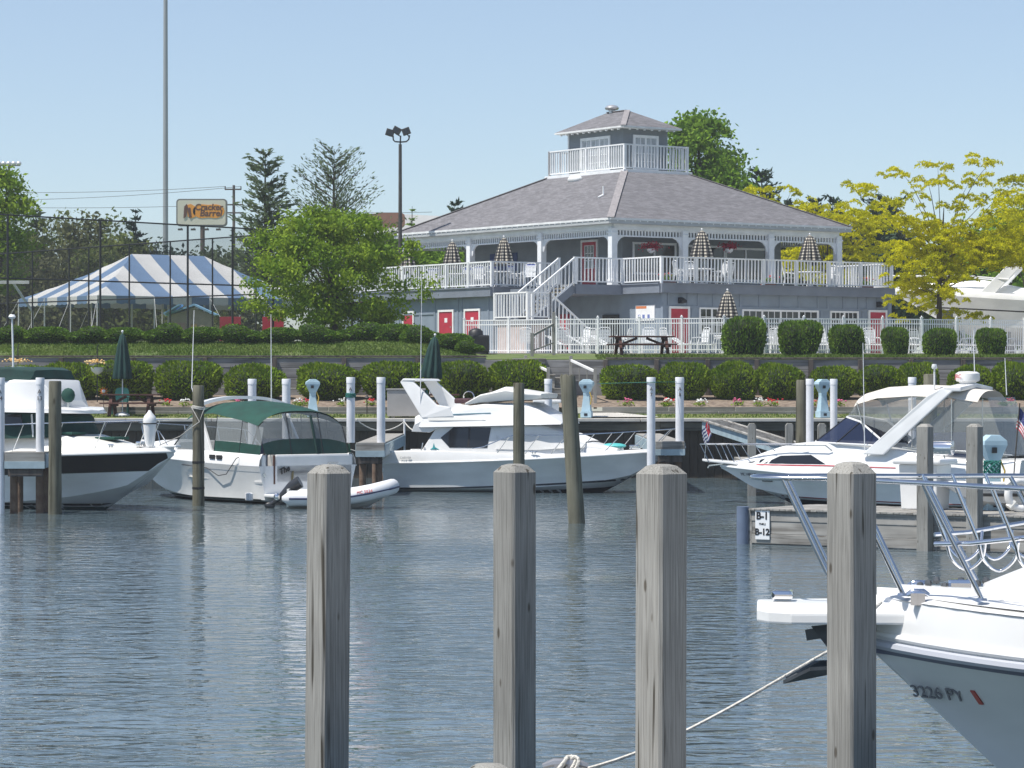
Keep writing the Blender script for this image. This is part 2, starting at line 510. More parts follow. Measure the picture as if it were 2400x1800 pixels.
# garden border timbers
BORD = wood('border_timber', (0.22, 0.215, 0.20), (0.12, 0.115, 0.10), 1.0, 'X')
def border(x0, x1, label):
    r = thing('garden_border', label, 'garden border', ((x0 + x1) / 2, 107.5, 2.2))
    n = int((x1 - x0) / 2.4)
    me = MB().box(-1.19, 1.19, -0.08, 0.10, 0.0, 0.145).mesh('timber', [BORD], bevel=0.012)
    for row in range(2):
        for i in range(n):
            piece('timber', me, (-(x1 - x0) / 2 + 2.4 * (i + 0.5) + (0.6 if row else 0), 0.012 * row, 0.15 * row - 0.02), r)
border(-24, X_at(1270, 107.5), 'low grey timber edging of the flower bed behind the green picnic umbrellas')
border(X_at(1372, 107.5), 26, 'low grey timber edging of the flower bed beside the concrete path')
# retaining walls
def retaining(x0, x1, step, label, ztop):
    r = thing('retaining_wall', label, 'retaining wall', ((x0 + x1) / 2, 112.0, 2.7))
    n = round((x1 - x0) / step)
    pm = MB().box(-step / 2 + 0.005, step / 2 - 0.005, -0.06, 0.08, 0.0, 0.37).mesh('plank', [WALLW], bevel=0.015)
    cm = MB().box(-step / 2 + 0.003, step / 2 - 0.003, -0.11, 0.12, 0.0, 0.07).mesh('cap_board', [WALLP], bevel=0.01)
    po = MB().box(-0.085, 0.085, -0.17, -0.062, 0.0, ztop - 2.7 - 0.08).mesh('post', [WALLP], bevel=0.012)
    for i in range(n):
        x = -(x1 - x0) / 2 + (i + 0.5) * step
        for k in range(4):
            piece('plank', pm, (x, random.uniform(-0.012, 0.012), ztop - 2.7 - 0.08 - 0.38 * (k + 1) + 0.004), r)
        piece('cap_board', cm, (x, 0, ztop - 2.7 - 0.07), r)
        piece('post', po, (x - step / 2 + random.uniform(-0.1, 0.1), 0, 0), r)
retaining(X_at(1140, 112) - 2.65 * 9, X_at(1140, 112), 2.65, 'grey plank retaining wall with reddish posts below the grassy hedge bank', 4.37)
retaining(X_at(1420, 112), X_at(1420, 112) + 1.9 * 12, 1.9, 'grey plank retaining wall below the picnic table and clipped square shrubs', 4.30)

# ---- garden steps between the two walls
STEPW = wood('step_timber', (0.33, 0.315, 0.285), (0.19, 0.18, 0.16), 1.2, 'X')
gs = thing('garden_steps', 'weathered timber steps with sloping white-topped handrails climbing to the pool fence', 'steps', (X_at(1290, 111), 111, 2.3))
gx, gy, gz = gs.location
def gbox(name, px0, px1, Y0, Y1, z0, z1, m=STEPW, bev=0.012):
    return MB().box(X_at(px0, Y0) - gx, X_at(px1, Y0) - gx, Y0 - gy, Y1 - gy, z0 - gz, z1 - gz).build(name, m, gs, bevel=bev)
for px0, px1, Y0, z in ((1203, 1278, 111.75, 4.26), (1190, 1268, 111.2, 4.06), (1176, 1262, 110.65, 3.86), (1168, 1300, 109.9, 3.66)):
    gbox('step', px0, px1, Y0, 112.1, z - 0.2 if z > 3.7 else 2.5, z - 0.045)
    MB().box(X_at(px0, Y0) - gx - 0.03, X_at(px1, Y0) - gx + 0.03, Y0 - gy - 0.05, Y0 - gy + 0.6, z - 0.043 - gz, z - gz).build('tread', STEPW, gs, bevel=0.01)
gbox('side_wall', 1138, 1203, 111.9, 112.09, 2.75, 4.2, WALLW)
gbox('side_wall', 1278, 1422, 111.95, 112.09, 3.92, 4.2, WALLW)
gbox('side_wall', 1262, 1424, 111.85, 112.05, 3.4, 3.91, WALLW)
gbox('side_wall', 1268, 1422, 111.75, 112.04, 2.7, 3.39, WALLW)
for i in range(6):
    z = 3.55 - i * 0.2
    gbox('step', 1292 - 2 * i, 1335 + 2 * i, 110.9 - 0.5 * i, 111.5 - 0.5 * i, z - 0.55, z - 0.045)
    gbox('tread', 1290 - 2 * i, 1337 + 2 * i, 110.85 - 0.5 * i, 111.38 - 0.5 * i, z - 0.043, z)
def gpost(px, Y, z0, z1, wd=0.12):
    x = X_at(px, Y) - gx
    MB().box(x - wd / 2, x + wd / 2, Y - gy - wd / 2, Y - gy + wd / 2, z0 - gz, z1 - gz).build('handrail_post', POSTW, gs, bevel=0.012)
def grail(p0, p1, m=WHITEW, w_=0.07, h=0.09):
    a = P(*p0); c = P(*p1)
    MB().bar((a[0] - gx, a[1] - gy, a[2] - gz), (c[0] - gx, c[1] - gy, c[2] - gz), w_, h).build('handrail', m, gs, bevel=0.01)
for px, Y, ya, yb in ((1232, 112.0, 833, 905), (1285, 108.6, 861, 960), (1338, 111.6, 834, 905), (1395, 108.6, 862, 958), (1358, 110.6, 862, 905), (1376, 109.6, 868, 925)):
    gpost(px, Y, Z_at(yb, Y), Z_at(ya, Y), 0.12 if px not in (1358, 1376) else 0.05)
grail((1233, 845, 111.95), (1283, 869, 108.7)); grail((1339, 845, 111.5), (1393, 870, 108.7))
for px, Y, ya, yb in ((1247, 114.4, 780, 842), (1298, 115.2, 732, 832)):
    gpost(px, Y, Z_at(yb, Y), Z_at(ya, Y), 0.13)
grail((1249, 786, 114.4), (1297, 760, 115.1), POSTW); grail((1249, 822, 114.4), (1297, 803, 115.1), POSTW, 0.05, 0.05)
for px, ya, yb in ((1266, 778, 815), (1282, 768, 810)):
    gpost(px, 114.8, Z_at(yb, 114.8), Z_at(ya, 114.8), 0.04)

# ---- near dock, just below the frame
nd = thing('near_dock', 'weathered plank dock in front of the moored cruiser bow', 'dock', (0, 8, 1.4))
bm_ = MB().box(-3.4, 6.4, -0.068, 0.068, 0.10, 0.15).mesh('deck_plank', [DOCKW], bevel=0.006)
for i in range(76):
    piece('deck_plank', bm_, (0, -5.4 + 0.142 * i, 0), nd)
for x in (-3.2, 1.5, 6.2):
    MB().box(x - 0.07, x + 0.07, -5.4, 5.3, -0.15, 0.098).build('joist', DOCKWY, nd)
    for y in (-4.5, 0.5, 5.0):
        MB().lathe([(0.13, -1.9), (0.13, -0.151)], 12, (x, y, 0)).build('pile', PILEW, nd, smooth=40)
# ================================================================ THE CLUBHOUSE
def lap_siding(name, col, pitch, horizontal=True):
    m = bpy.data.materials.new(name)
    m.use_nodes = True
    t = m.node_tree
    b = t.nodes['Principled BSDF']
    b.inputs['Roughness'].default_value = 0.7
    tc = t.nodes.new('ShaderNodeTexCoord')
    n = t.nodes.new('ShaderNodeTexNoise'); n.inputs['Scale'].default_value = 1.5; n.inputs['Detail'].default_value = 5
    t.links.new(tc.outputs['Object'], n.inputs['Vector'])
    r = t.nodes.new('ShaderNodeValToRGB')
    r.color_ramp.elements[0].position = 0.3; r.color_ramp.elements[0].color = tuple(c * 0.88 for c in col) + (1,)
    r.color_ramp.elements[1].position = 0.7; r.color_ramp.elements[1].color = tuple(c * 1.1 for c in col) + (1,)
    t.links.new(n.outputs['Fac'], r.inputs[0]); t.links.new(r.outputs[0], b.inputs['Base Color'])
    sx = t.nodes.new('ShaderNodeSeparateXYZ'); t.links.new(tc.outputs['Object'], sx.inputs[0])
    mo = t.nodes.new('ShaderNodeMath'); mo.operation = 'MULTIPLY'; mo.inputs[1].default_value = 1.0 / pitch
    fr = t.nodes.new('ShaderNodeMath'); fr.operation = 'FRACT'
    t.links.new(sx.outputs['Z'], mo.inputs[0]); t.links.new(mo.outputs[0], fr.inputs[0])
    bp = t.nodes.new('ShaderNodeBump'); bp.invert = True; bp.inputs['Distance'].default_value = 0.02; bp.inputs['Strength'].default_value = 0.8
    t.links.new(fr.outputs[0], bp.inputs['Height']); t.links.new(bp.outputs[0], b.inputs['Normal'])
    return m
SIDING = lap_siding('grey_lap_siding', (0.20, 0.225, 0.245), 0.12)
PANEL = mat('blue_grey_panel_paint', (0.215, 0.262, 0.325), 0.65, 0.09, 1.4)
FASCIA = mat('slate_fascia_paint', (0.18, 0.205, 0.25), 0.6, 0.10, 1.4)
# shingles
SHING = bpy.data.materials.new('asphalt_shingles'); SHING.use_nodes = True
t = SHING.node_tree; pb = t.nodes['Principled BSDF']; pb.inputs['Roughness'].default_value = 0.92; pb.inputs['Specular IOR Level'].default_value = 0.2
tc = t.nodes.new('ShaderNodeTexCoord')
br = t.nodes.new('ShaderNodeTexBrick'); br.inputs['Scale'].default_value = 3.2; br.inputs['Color1'].default_value = (0.15, 0.148, 0.158, 1); br.inputs['Color2'].default_value = (0.215, 0.212, 0.226, 1)
br.inputs['Mortar'].default_value = (0.10, 0.095, 0.105, 1); br.inputs['Mortar Size'].default_value = 0.012; br.inputs['Brick Width'].default_value = 0.9; br.inputs['Row Height'].default_value = 0.32; br.inputs['Bias'].default_value = -0.1
cb = t.nodes.new('ShaderNodeMapping')
t.links.new(tc.outputs['UV'], br.inputs['Vector'])
n = t.nodes.new('ShaderNodeTexNoise'); n.inputs['Scale'].default_value = 2.2; n.inputs['Detail'].default_value = 6
t.links.new(tc.outputs['Object'], n.inputs['Vector'])
hs = t.nodes.new('ShaderNodeHueSaturation'); mr = t.nodes.new('ShaderNodeMapRange')
mr.inputs['From Min'].default_value = 0.3; mr.inputs['From Max'].default_value = 0.7; mr.inputs['To Min'].default_value = 0.9; mr.inputs['To Max'].default_value = 1.12
t.links.new(n.outputs['Fac'], mr.inputs[0]); t.links.new(mr.outputs[0], hs.inputs['Value']); t.links.new(br.outputs['Color'], hs.inputs['Color']); t.links.new(hs.outputs[0], pb.inputs['Base Color'])
bp = t.nodes.new('ShaderNodeBump'); bp.inputs['Strength'].default_value = 0.7; bp.inputs['Distance'].default_value = 0.02
t.links.new(br.outputs['Fac'], bp.inputs['Height']); bp.invert = True; t.links.new(bp.outputs[0], pb.inputs['Normal'])
RIDGE = mat('ridge_shingles', (0.26, 0.245, 0.25), 0.9, 0.15, 6)
WINGL = mat('window_glass', (0.02, 0.026, 0.03), 0.05, spec=0.7)
CURT = mat('window_curtain', (0.42, 0.45, 0.47), 0.9, 0.2, 4)

YAW = R(35)
BX, BY, BZ = 4.27, 129.4, 4.5
CU, SU = math.cos(YAW), math.sin(YAW)
def u_of(px, v):
    k = (px - 1200.0) / FPX
    return (k * (BY + CU * v) - (BX - SU * v)) / (CU - k * SU)
def v_of(px, u):
    k = (px - 1200.0) / FPX
    return (BX + CU * u - k * (BY + SU * u)) / (SU + k * CU)
def zl(zabs):
    return zabs - BZ
def uv2w(u, v, z=0):
    return (BX + CU * u - SU * v, BY + SU * u + CU * v, BZ + z)

club = thing('clubhouse', 'grey two-storey clubhouse with white verandas, shingled hip roof and rooftop lookout', 'building', (BX, BY, BZ), YAW)
DZ = zl(7.55)          # upper deck floor
EZ = zl(10.42)         # eave underside
RU, RV = 13.9, 17.4    # roof plan

def roof_mesh(name, rects, z0, z1, parent, th=0.09):
    """hip roof frustum between an outer and inner rectangle, with UVs laid along each slope"""
    (a0, b0, a1, b1), (c0, d0, c1, d1) = rects
    o = [(a0, b0, z0), (a1, b0, z0), (a1, b1, z0), (a0, b1, z0)]
    i = [(c0, d0, z1), (c1, d0, z1), (c1, d1, z1), (c0, d1, z1)]
    me = bpy.data.meshes.new(name)
    vs = o + i + [(p[0], p[1], p[2] - th) for p in o]
    fs = [(k, (k + 1) % 4, 4 + (k + 1) % 4, 4 + k) for k in range(4)] + [(4, 5, 6, 7)] + [(8 + k, 8 + (k + 1) % 4, (k + 1) % 4, k) for k in range(4)] + [(11, 10, 9, 8)]
    me.from_pydata(vs, [], fs)
    uv = me.uv_layers.new(name='UVMap')
    for p in me.polygons:
        n = p.normal
        up = Vector((0, 0, 1)); ax = up.cross(n)
        ax = ax.normalized() if ax.length > 1e-4 else Vector((1, 0, 0))
        ay = n.cross(ax)
        for li in p.loop_indices:
            c = me.vertices[me.loops[li].vertex_index].co
            uv.data[li].uv = (c.dot(ax), c.dot(ay))
    me.materials.append(SHING); me.materials.append(WHITEW)
    for p in me.polygons:
        if p.index > 4: p.material_index = 1
    me.update()
    return place(name, me, (0, 0, 0), parent)
PU0, PU1, PV0, PV1 = 6.95 - 1.88, 6.95 + 1.88, 8.7 - 3.0, 8.7 + 3.0
PZ = zl(13.08)
roof = roof_mesh('roof', ((0, 0, RU, RV), (PU0, PV0, PU1, PV1)), zl(10.52), PZ, club)
for a, c in (((0, 0), (PU0, PV0)), ((RU, 0), (PU1, PV0)), ((0, RV), (PU0, PV1))):
    MB().bar((a[0], a[1], zl(10.53)), (c[0], c[1], PZ + 0.01), 0.32, 0.03).build('hip_cap', RIDGE, roof)
# rafter tails under the eaves
rt = MB().box(-0.025, 0.025, -0.01, 0.1, -0.075, -0.02).mesh('rafter_tail', [WHITEW])
for i in range(1, 34):
    piece('rafter_tail', rt, (i * RU / 34, 0.02, zl(10.45)), roof)
for i in range(1, 42):
    piece('rafter_tail', rt, (0.02, i * RV / 42, zl(10.45)), roof, rz=R(-90))
# soffit
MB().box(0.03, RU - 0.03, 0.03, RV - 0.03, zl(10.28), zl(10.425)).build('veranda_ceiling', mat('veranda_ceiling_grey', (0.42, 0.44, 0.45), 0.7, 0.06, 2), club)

# veranda posts, header beams, spindle friezes, brackets
pu = [0.45] + [u_of(px, 0.45) for px in (1602, 1804)] + [RU - 0.5]
pv = [0.45] + [v_of(px, 0.45) for px in (1270, 1103)] + [RV - 0.5]
colm = MB().box(-0.15, 0.15, -0.15, 0.15, DZ, zl(10.1)).box(-0.18, 0.18, -0.18, 0.18, DZ, DZ + 0.3).box(-0.18, 0.18, -0.18, 0.18, zl(9.86), zl(9.92)).mesh('column', [WHITE], bevel=0.015)
cols = [(u, 0.45) for u in pu] + [(0.45, v) for v in pv[1:]] + [(RU - 0.5, v) for v in (5.8, 11.3, RV - 0.5)] + [(u, RV - 0.5) for u in (4.9, 9.4)]
for u, v in cols:
    piece('column', colm, (u, v, 0), club)
def frieze(p, q, out):
    p = Vector(p); q = Vector(q); d = (q - p).normalized(); L = (q - p).length
    ang = math.atan2(d.y, d.x)
    hb = MB().bar((p.x, p.y, zl(10.165)), (q.x, q.y, zl(10.165)), 0.2, 0.23).build('header_beam', WHITE, club)
    MB().bar((p.x, p.y, zl(9.765)), (q.x, q.y, zl(9.765)), 0.09, 0.06).build('frieze_rail', WHITE, hb)
    MB().bar((p.x, p.y, zl(10.025)), (q.x, q.y, zl(10.025)), 0.09, 0.046).build('frieze_rail', WHITE, hb)
    n = int((L - 0.3) / 0.17)
    for i in range(n):
        c = p + d * (0.15 + (L - 0.3) * (i + 0.5) / n)
        piece('spindle', SPIN, (c.x, c.y, zl(9.797)), hb, rz=ang)
    for e, s in ((p, 1), (q, -1)):
        pts = [(0.15 * s, 0, 9.735), (0.62 * s, 0, 9.735), (0.42 * s, 0, 9.66), (0.27 * s, 0, 9.50), (0.21 * s, 0, 9.25), (0.15 * s, 0, 9.25)]
        poly = [e + d * a[0] + Vector((0, 0, 0)) for a in pts]
        poly = [(c.x - d.y * 0 , c.y, zl(a[2])) for c, a in zip(poly, pts)]
        nv = Vector((-d.y, d.x, 0)) * 0.07
        MB().ext([(c[0] - nv.x / 2, c[1] - nv.y / 2, c[2]) for c in poly], nv).build('bracket', WHITE, hb)
SPIN = MB().box(-0.034, 0.034, -0.025, 0.025, 0, 0.205).mesh('spindle', [WHITE])
for a, c in zip(pu, pu[1:]): frieze((a, 0.45, 0), (c, 0.45, 0), -1)
for a, c in zip(pv, pv[1:]): frieze((0.45, a, 0), (0.45, c, 0), -1)
for a, c in zip([0.45, 5.8, 11.3], [5.8, 11.3, RV - 0.5]): frieze((RU - 0.5, a, 0), (RU - 0.5, c, 0), -1)
for a, c in zip([0.45, 4.9, 9.4], [4.9, 9.4, RU - 0.5]): frieze((a, RV - 0.5, 0), (c, RV - 0.5, 0), -1)

# upper enclosed block: walls as one shell with openings filled by proud frames
W0u, W0v = 2.65, 2.65
W1u, W1v = 11.85, 15.2
MB().box(W0u, W1u, W0v, W1v, DZ + 0.002, zl(10.3)).build('upper_wall', SIDING, club)

def framed(name, parent, axis, plane, a0, a1, z0, z1, cols_=1, rows=1, fw=0.09, out=0.05, glass=WINGL, frame=WHITE, sill=True, cross=None):
    """window on a wall plane: axis 'u' (wall faces -v) or 'v' (wall faces -u)"""
    def bx(m, p0, p1, q0, q1, d0, d1):
        if axis == 'u': m.box(p0, p1, plane - d1, plane - d0, q0, q1)
        else: m.box(plane - d1, plane - d0, p0, p1, q0, q1)
    f = MB()
    bx(f, a0 - fw, a1 + fw, z1, z1 + fw, -0.02, out)
    bx(f, a0 - fw, a1 + fw, z0 - fw, z0, -0.02, out)
    bx(f, a0 - fw, a0, z0, z1, -0.02, out)
    bx(f, a1, a1 + fw, z0, z1, -0.02, out)
    fo = f.build(name, frame, parent)
    w_ = (a1 - a0) / cols_
    for c in range(cols_):
        g = MB(); bx(g, a0 + c * w_ + 0.004, a0 + (c + 1) * w_ - 0.004, z0 + 0.004, z1 - 0.004, -0.01, out * 0.25)
        g.build('pane', glass, fo)
        if c:
            m = MB(); bx(m, a0 + c * w_ - 0.045, a0 + c * w_ + 0.045, z0, z1, -0.005, out * 0.8); m.build('mullion', frame, fo)
        if cross:
            nc, nr = cross
            for k in range(1, nc):
                m = MB(); x = a0 + c * w_ + k * w_ / nc; bx(m, x - 0.016, x + 0.016, z0, z1, -0.006, out * 0.5); m.build('muntin', frame, fo)
            for k in range(1, nr):
                m = MB(); zz = z0 + k * (z1 - z0) / nr; bx(m, a0 + c * w_ + 0.05, a0 + (c + 1) * w_ - 0.05, zz - 0.016, zz + 0.016, -0.006, out * 0.45); m.build('muntin', frame, fo)
    return fo
def door(parent, axis, plane, a0, a1, z0, z1, glass=False, sign=False, name='door', fw=0.1):
    def bx(m, p0, p1, q0, q1, d0, d1):
        if axis == 'u': m.box(p0, p1, plane - d1, plane - d0, q0, q1)
        else: m.box(plane - d1, plane - d0, p0, p1, q0, q1)
    d = MB(); bx(d, a0, a1, z0, z1, -0.02, 0.03)
    do = d.build(name, RED, parent, label='red door')
    f = MB(); bx(f, a0 - fw, a1 + fw, z1, z1 + fw, -0.02, 0.06); bx(f, a0 - fw, a0, z0, z1, -0.02, 0.06); bx(f, a1, a1 + fw, z0, z1, -0.02, 0.06)
    f.build('door_frame', WHITEW, do)
    if glass:
        framed('door_light', do, axis, plane - 0.03, a0 + 0.2, a1 - 0.2, z0 + 0.95, z1 - 0.18, 1, 1, 0.03, 0.02, cross=(3, 3))
    if sign:
        s = MB(); c = (a0 + a1) / 2; bx(s, c - 0.11, c + 0.11, z0 + 1.22, z0 + 1.42, 0.03, 0.036); s.build('notice', WHITE, do)
    k = MB(); bx(k, a0 + 0.07, a0 + 0.13, z0 + 0.98, z0 + 1.04, 0.03, 0.09); k.build('door_handle', STEEL, do)
    return do
# upper-left face: red glazed door, blue panel
v0, v1 = v_of(1399, W0u), v_of(1366, W0u)
door(club, 'v', W0u, v0, v1, DZ + 0.05, zl(9.72), True)
BLUEP = mat('blue_board', (0.03, 0.055, 0.16), 0.6, 0.3, 3)
va, vb = v_of(1213, W0u), v_of(1150, W0u)
MB().box(W0u - 0.05, W0u - 0.0, va, vb, zl(8.6), zl(9.45)).build('notice_board', BLUEP, club)
# upper-right face windows
ua, ub = u_of(1486, W0v), u_of(1580, W0v)
framed('window', club, 'u', W0v, ua, ub, zl(8.3), zl(9.55), 2, 1, 0.1)
ua, ub = u_of(1612, W0v), u_of(1695, W0v)
framed('window', club, 'u', W0v, ua, ub, zl(7.75), zl(9.5), 2, 1, 0.1)
ua, ub = u_of(1702, W0v), u_of(1792, W0v)
framed('window', club, 'u', W0v, ua, ub, zl(8.1), zl(9.45), 2, 1, 0.1)

# decks: right deck, left deck, landing
RD0u, RD0v = -0.23, -3.87
RD1u = 12.86
LDu, LDv = -3.2, 4.45
LDend = 17.2
DECKF = mat('grey_deck_floor', (0.27, 0.28, 0.29), 0.8, 0.1, 2)
MB().box(RD0u + 0.02, RU - 0.6, RD0v + 0.02, W0v + 0.3, DZ - 0.08, DZ).build('deck_floor', DECKF, club)
MB().box(LDu + 0.02, W0u + 0.3, LDv + 0.02, LDend, DZ - 0.084, DZ - 0.004).build('deck_floor', DECKF, club)
MB().box(LDu + 3.6, W0u + 0.2, W0v + 0.3, LDv + 0.02, DZ - 0.082, DZ - 0.003).build('deck_floor', DECKF, club)
MB().box(RU - 0.6, RU - 0.05, 0.3, RV - 0.2, DZ - 0.085, DZ - 0.006).build('deck_floor', DECKF, club)
FH = 0.38
def fascia(p, q, top=DZ - 0.01, h=FH):
    f = MB().bar((p[0], p[1], top - h / 2), (q[0], q[1], top - h / 2), 0.12, h).build('fascia', FASCIA, club)
    MB().bar((p[0], p[1], top + 0.02), (q[0], q[1], top + 0.02), 0.22, 0.05).build('drip_edge', FASCIA, f)
fascia((RD0u, RD0v), (RD1u + 0.25, RD0v)); fascia((RD0u, RD0v + 0.06), (RD0u, 0.9)); fascia((RD1u + 0.25, RD0v), (RD1u + 0.25, 0.5))
fascia((LDu, LDv), (LDu, LDend)); fascia((LDu + 0.06, LDv), (0.4, LDv))
# lower storey walls
LWv = RD0v + 0.22
MB().box(RD0u + 0.25, RD1u + 0.05, LWv, 3.0, 0.0, DZ - 0.09).build('lower_wall', PANEL, club)
LWu = LDu + 0.25
MB().box(LWu, 4.0, LDv + 0.25, LDend - 0.1, 0.0, DZ - 0.09).build('lower_wall', PANEL, club)
MB().box(RD0u + 0.6, 4.0, 3.0, LDv + 0.25, 0.0, DZ - 0.09).build('lower_wall', PANEL, club)
# battens and band boards on the right lower wall
BAND = zl(6.58)
MB().box(RD0u + 0.24, RD1u + 0.06, LWv - 0.03, LWv, BAND - 0.05, BAND + 0.05).build('band_board', PANEL, club)
MB().box(RD0u + 0.22, RD0u + 0.42, LWv - 0.045, LWv + 0.1, 0, DZ - FH - 0.02).build('corner_board', PANEL, club)
MB().box(RD1u - 0.1, RD1u + 0.1, LWv - 0.045, LWv + 0.1, 0, DZ - FH - 0.02).build('corner_board', PANEL, club)
batm = MB().box(-0.05, 0.05, -0.028, 0.0, 0, DZ - FH - BAND - 0.07).mesh('batten', [PANEL])
for px in (1566, 1612, 1636, 1672, 1700, 1735, 1780, 1828, 1872, 1917, 1940, 1977, 2012, 2032, 2056, 2080):
    piece('batten', batm, (u_of(px, LWv), LWv, BAND + 0.05), club)
batl = MB().box(-0.05, 0.05, -0.028, 0.0, 0, BAND - 0.05).mesh('lower_batten', [PANEL])
for px in (1622, 1700, 1720, 1925, 2022):
    piece('lower_batten', batl, (u_of(px, LWv), LWv, 0), club)
def urange(a, c, v): return u_of(a, v), u_of(c, v)
u0, u1 = urange(1571, 1611, LWv); door(club, 'u', LWv, u0, u1, 0.05, zl(6.50))
u0, u1 = urange(2038, 2074, LWv); door(club, 'u', LWv, u0, u1, 0.05, zl(6.50))
u0, u1 = urange(1641, 1694, LWv); framed('window', club, 'u', LWv, u0, u1, zl(5.5), zl(6.5), 2, 1, 0.07, cross=(2, 3))
u0, u1 = urange(1742, 1914, LWv); framed('window', club, 'u', LWv, u0, u1, zl(5.5), zl(6.45), 4, 1, 0.08, cross=(3, 3))
u0, u1 = urange(1948, 2008, LWv); framed('window', club, 'u', LWv, u0, u1, zl(5.5), zl(6.45), 2, 1, 0.08, cross=(3, 3))
# left lower wall: red doors, battens
for pa, pb_, sg in ((1062, 1031, True), (1124, 1092, True), (969, 948, False)):
    door(club, 'v', LWu, v_of(pa, LWu), v_of(pb_, LWu), 0.35, zl(6.55), False, sg)
batv = MB().box(-0.028, 0.0, -0.05, 0.05, 0, DZ - FH).mesh('wall_batten', [PANEL])
for px in (1145, 1082, 1073, 1019, 985, 935, 905, 880, 855):
    piece('wall_batten', batv, (LWu, v_of(px, LWu), 0), club)
MB().box(LWu - 0.035, LWu, v_of(1018, LWu), v_of(850, LWu), zl(6.45), zl(6.55)).build('band_board', PANEL, club)
# recess doors under the landing
MB().box(RD0u + 0.55, RD0u + 0.6, 3.4, 4.3, 0.05, zl(6.4)).build('door', RED, club, label='red door under the stair landing')
MB().box(RD0u + 0.16, RD0u + 0.25, -0.6, 0.5, 0.05, zl(6.3)).build('door', BLACKM, club)

# railings
BAL = MB().box(-0.022, 0.022, -0.022, 0.022, 0.0, 1.0).mesh('baluster', [WHITE])
RPOST = MB().box(-0.05, 0.05, -0.05, 0.05, 0.0, 1.17).box(-0.06, 0.06, -0.06, 0.06, 1.17, 1.19).mesh('railing_post', [WHITE])
def railing(parent, pts, name='deck_railing', h=1.13, pitch=0.185, posts=None, m=WHITE, post_every=1.9, label=None):
    pts = [Vector(p) for p in pts]
    r = MB()
    for p, q in zip(pts, pts[1:]):
        r.bar((p.x, p.y, p.z + h), (q.x, q.y, q.z + h), 0.085, 0.06)
        r.bar((p.x, p.y, p.z + 0.12), (q.x, q.y, q.z + 0.12), 0.05, 0.05)
    ro = r.build(name, m, parent, label=label)
    for i, (p, q) in enumerate(zip(pts, pts[1:])):
        d = q - p; L = math.hypot(d.x, d.y); ang = math.atan2(d.y, d.x)
        npst = max(1, round(L / post_every))
        for k in range(npst + 1):
            if k == 0 and i > 0: continue
            c = p + d * (k / npst)
            piece('post', RPOST, (c.x, c.y, c.z), ro, rz=ang, scale=(1, 1, (h + 0.03) / 1.19))
        n = max(2, int(L / pitch))
        for k in range(n):
            c = p + d * ((k + 0.5) / n)
            piece('baluster', BAL, (c.x, c.y, c.z + 0.12), ro, rz=ang, scale=(1, 1, h - 0.13))
    return ro
railing(club, [(RD0u + 0.05, -1.13, DZ), (RD0u + 0.05, RD0v + 0.05, DZ), (RD1u, RD0v + 0.05, DZ), (RD1u, 0.3, DZ)])
railing(club, [(0.38, LDv + 0.05, DZ), (LDu + 0.05, LDv + 0.05, DZ), (LDu + 0.05, LDend - 0.1, DZ)])
# stair landings and flights
ML = zl(5.98)
LAu0, LAu1, LAv0, LAv1 = -2.73, -0.29, -1.13, 0.25
MB().box(LAu0, LAu1, LAv0, LAv1, DZ - 0.10, DZ - 0.005).build('landing', DECKF, club)
MB().box(LAu1 - 0.02, 0.4, LAv1, LDv, DZ - 0.101, DZ - 0.007).build('landing', DECKF, club)
MB().box(LAu0, LAu1, LAv0 - 0.06, LAv0 + 0.04, DZ - 0.42, DZ - 0.012).build('landing_fascia', FASCIA, club)
MB().box(LAu0 + 0.05, LAu1, LAv0 + 0.05, LAv1 + 3.5, DZ - 0.42, DZ - 0.102).build('landing_frame', FASCIA, club)
MLu0, MLu1 = -6.1, -4.95
MB().box(MLu0, MLu1, -2.4, 0.05, ML - 0.22, ML).build('landing', DECKF, club)
for u, v in ((MLu0 + 0.1, -2.3), (MLu1 - 0.1, -2.3), (MLu0 + 0.1, -0.05)):
    MB().box(u - 0.07, u + 0.07, v - 0.07, v + 0.07, 0, ML - 0.22).build('landing_post', PANEL, club)
MB().box(MLu0 + 0.04, MLu1 - 0.04, -2.28, -0.02, 0.02, ML - 0.23).build('landing_wall', mat('pale_pink_panel', (0.50, 0.42, 0.40), 0.8, 0.1, 2), club)
YEL = mat('yellow_nosing', (0.55, 0.38, 0.07), 0.7, 0.15, 4)
def flight(u0, z0, u1, z1, va, vb, n):
    st = MB()
    for v in (va, vb):
        st.bar((u0, v, z0 - 0.16), (u1, v, z1 - 0.16), 0.06, 0.34)
    so_ = st.build('stair_stringer', FASCIA, club)
    for i in range(1, n):
        u = u0 + (u1 - u0) * i / n; z = z0 + (z1 - z0) * i / n
        hw = abs(u1 - u0) / n * 0.55
        MB().box(u - hw, u + hw, va + 0.04, vb - 0.04, z - 0.045, z).build('tread', DECKF, so_)
        MB().box(u - hw - 0.006, u - hw + 0.05, va + 0.05, vb - 0.05, z + 0.001, z + 0.01).build('nosing', YEL, so_)
    return so_
flight(LAu0, DZ, MLu1, ML, -1.07, -0.02, 9)
flight(MLu1, ML, -3.0, 0.03, -2.34, -1.25, 8)
railing(club, [(LAu0 + 0.03, LAv0, DZ), (LAu1 + 0.1, LAv0, DZ)], 'landing_railing')
railing(club, [(LAu0, LAv0 + 0.01, DZ), (MLu1, LAv0 + 0.01, ML)], 'stair_railing', post_every=3)
railing(club, [(LAu0, 0.05, DZ), (MLu1, 0.05, ML)], 'stair_railing', post_every=3)
railing(club, [(MLu1, -2.37, ML), (MLu0 + 0.03, -2.37, ML), (MLu0 + 0.03, 0.03, ML), (MLu1, 0.06, ML)], 'landing_railing')
railing(club, [(MLu1, -2.37, ML), (-3.0, -2.37, 0.03)], 'stair_railing', post_every=3)
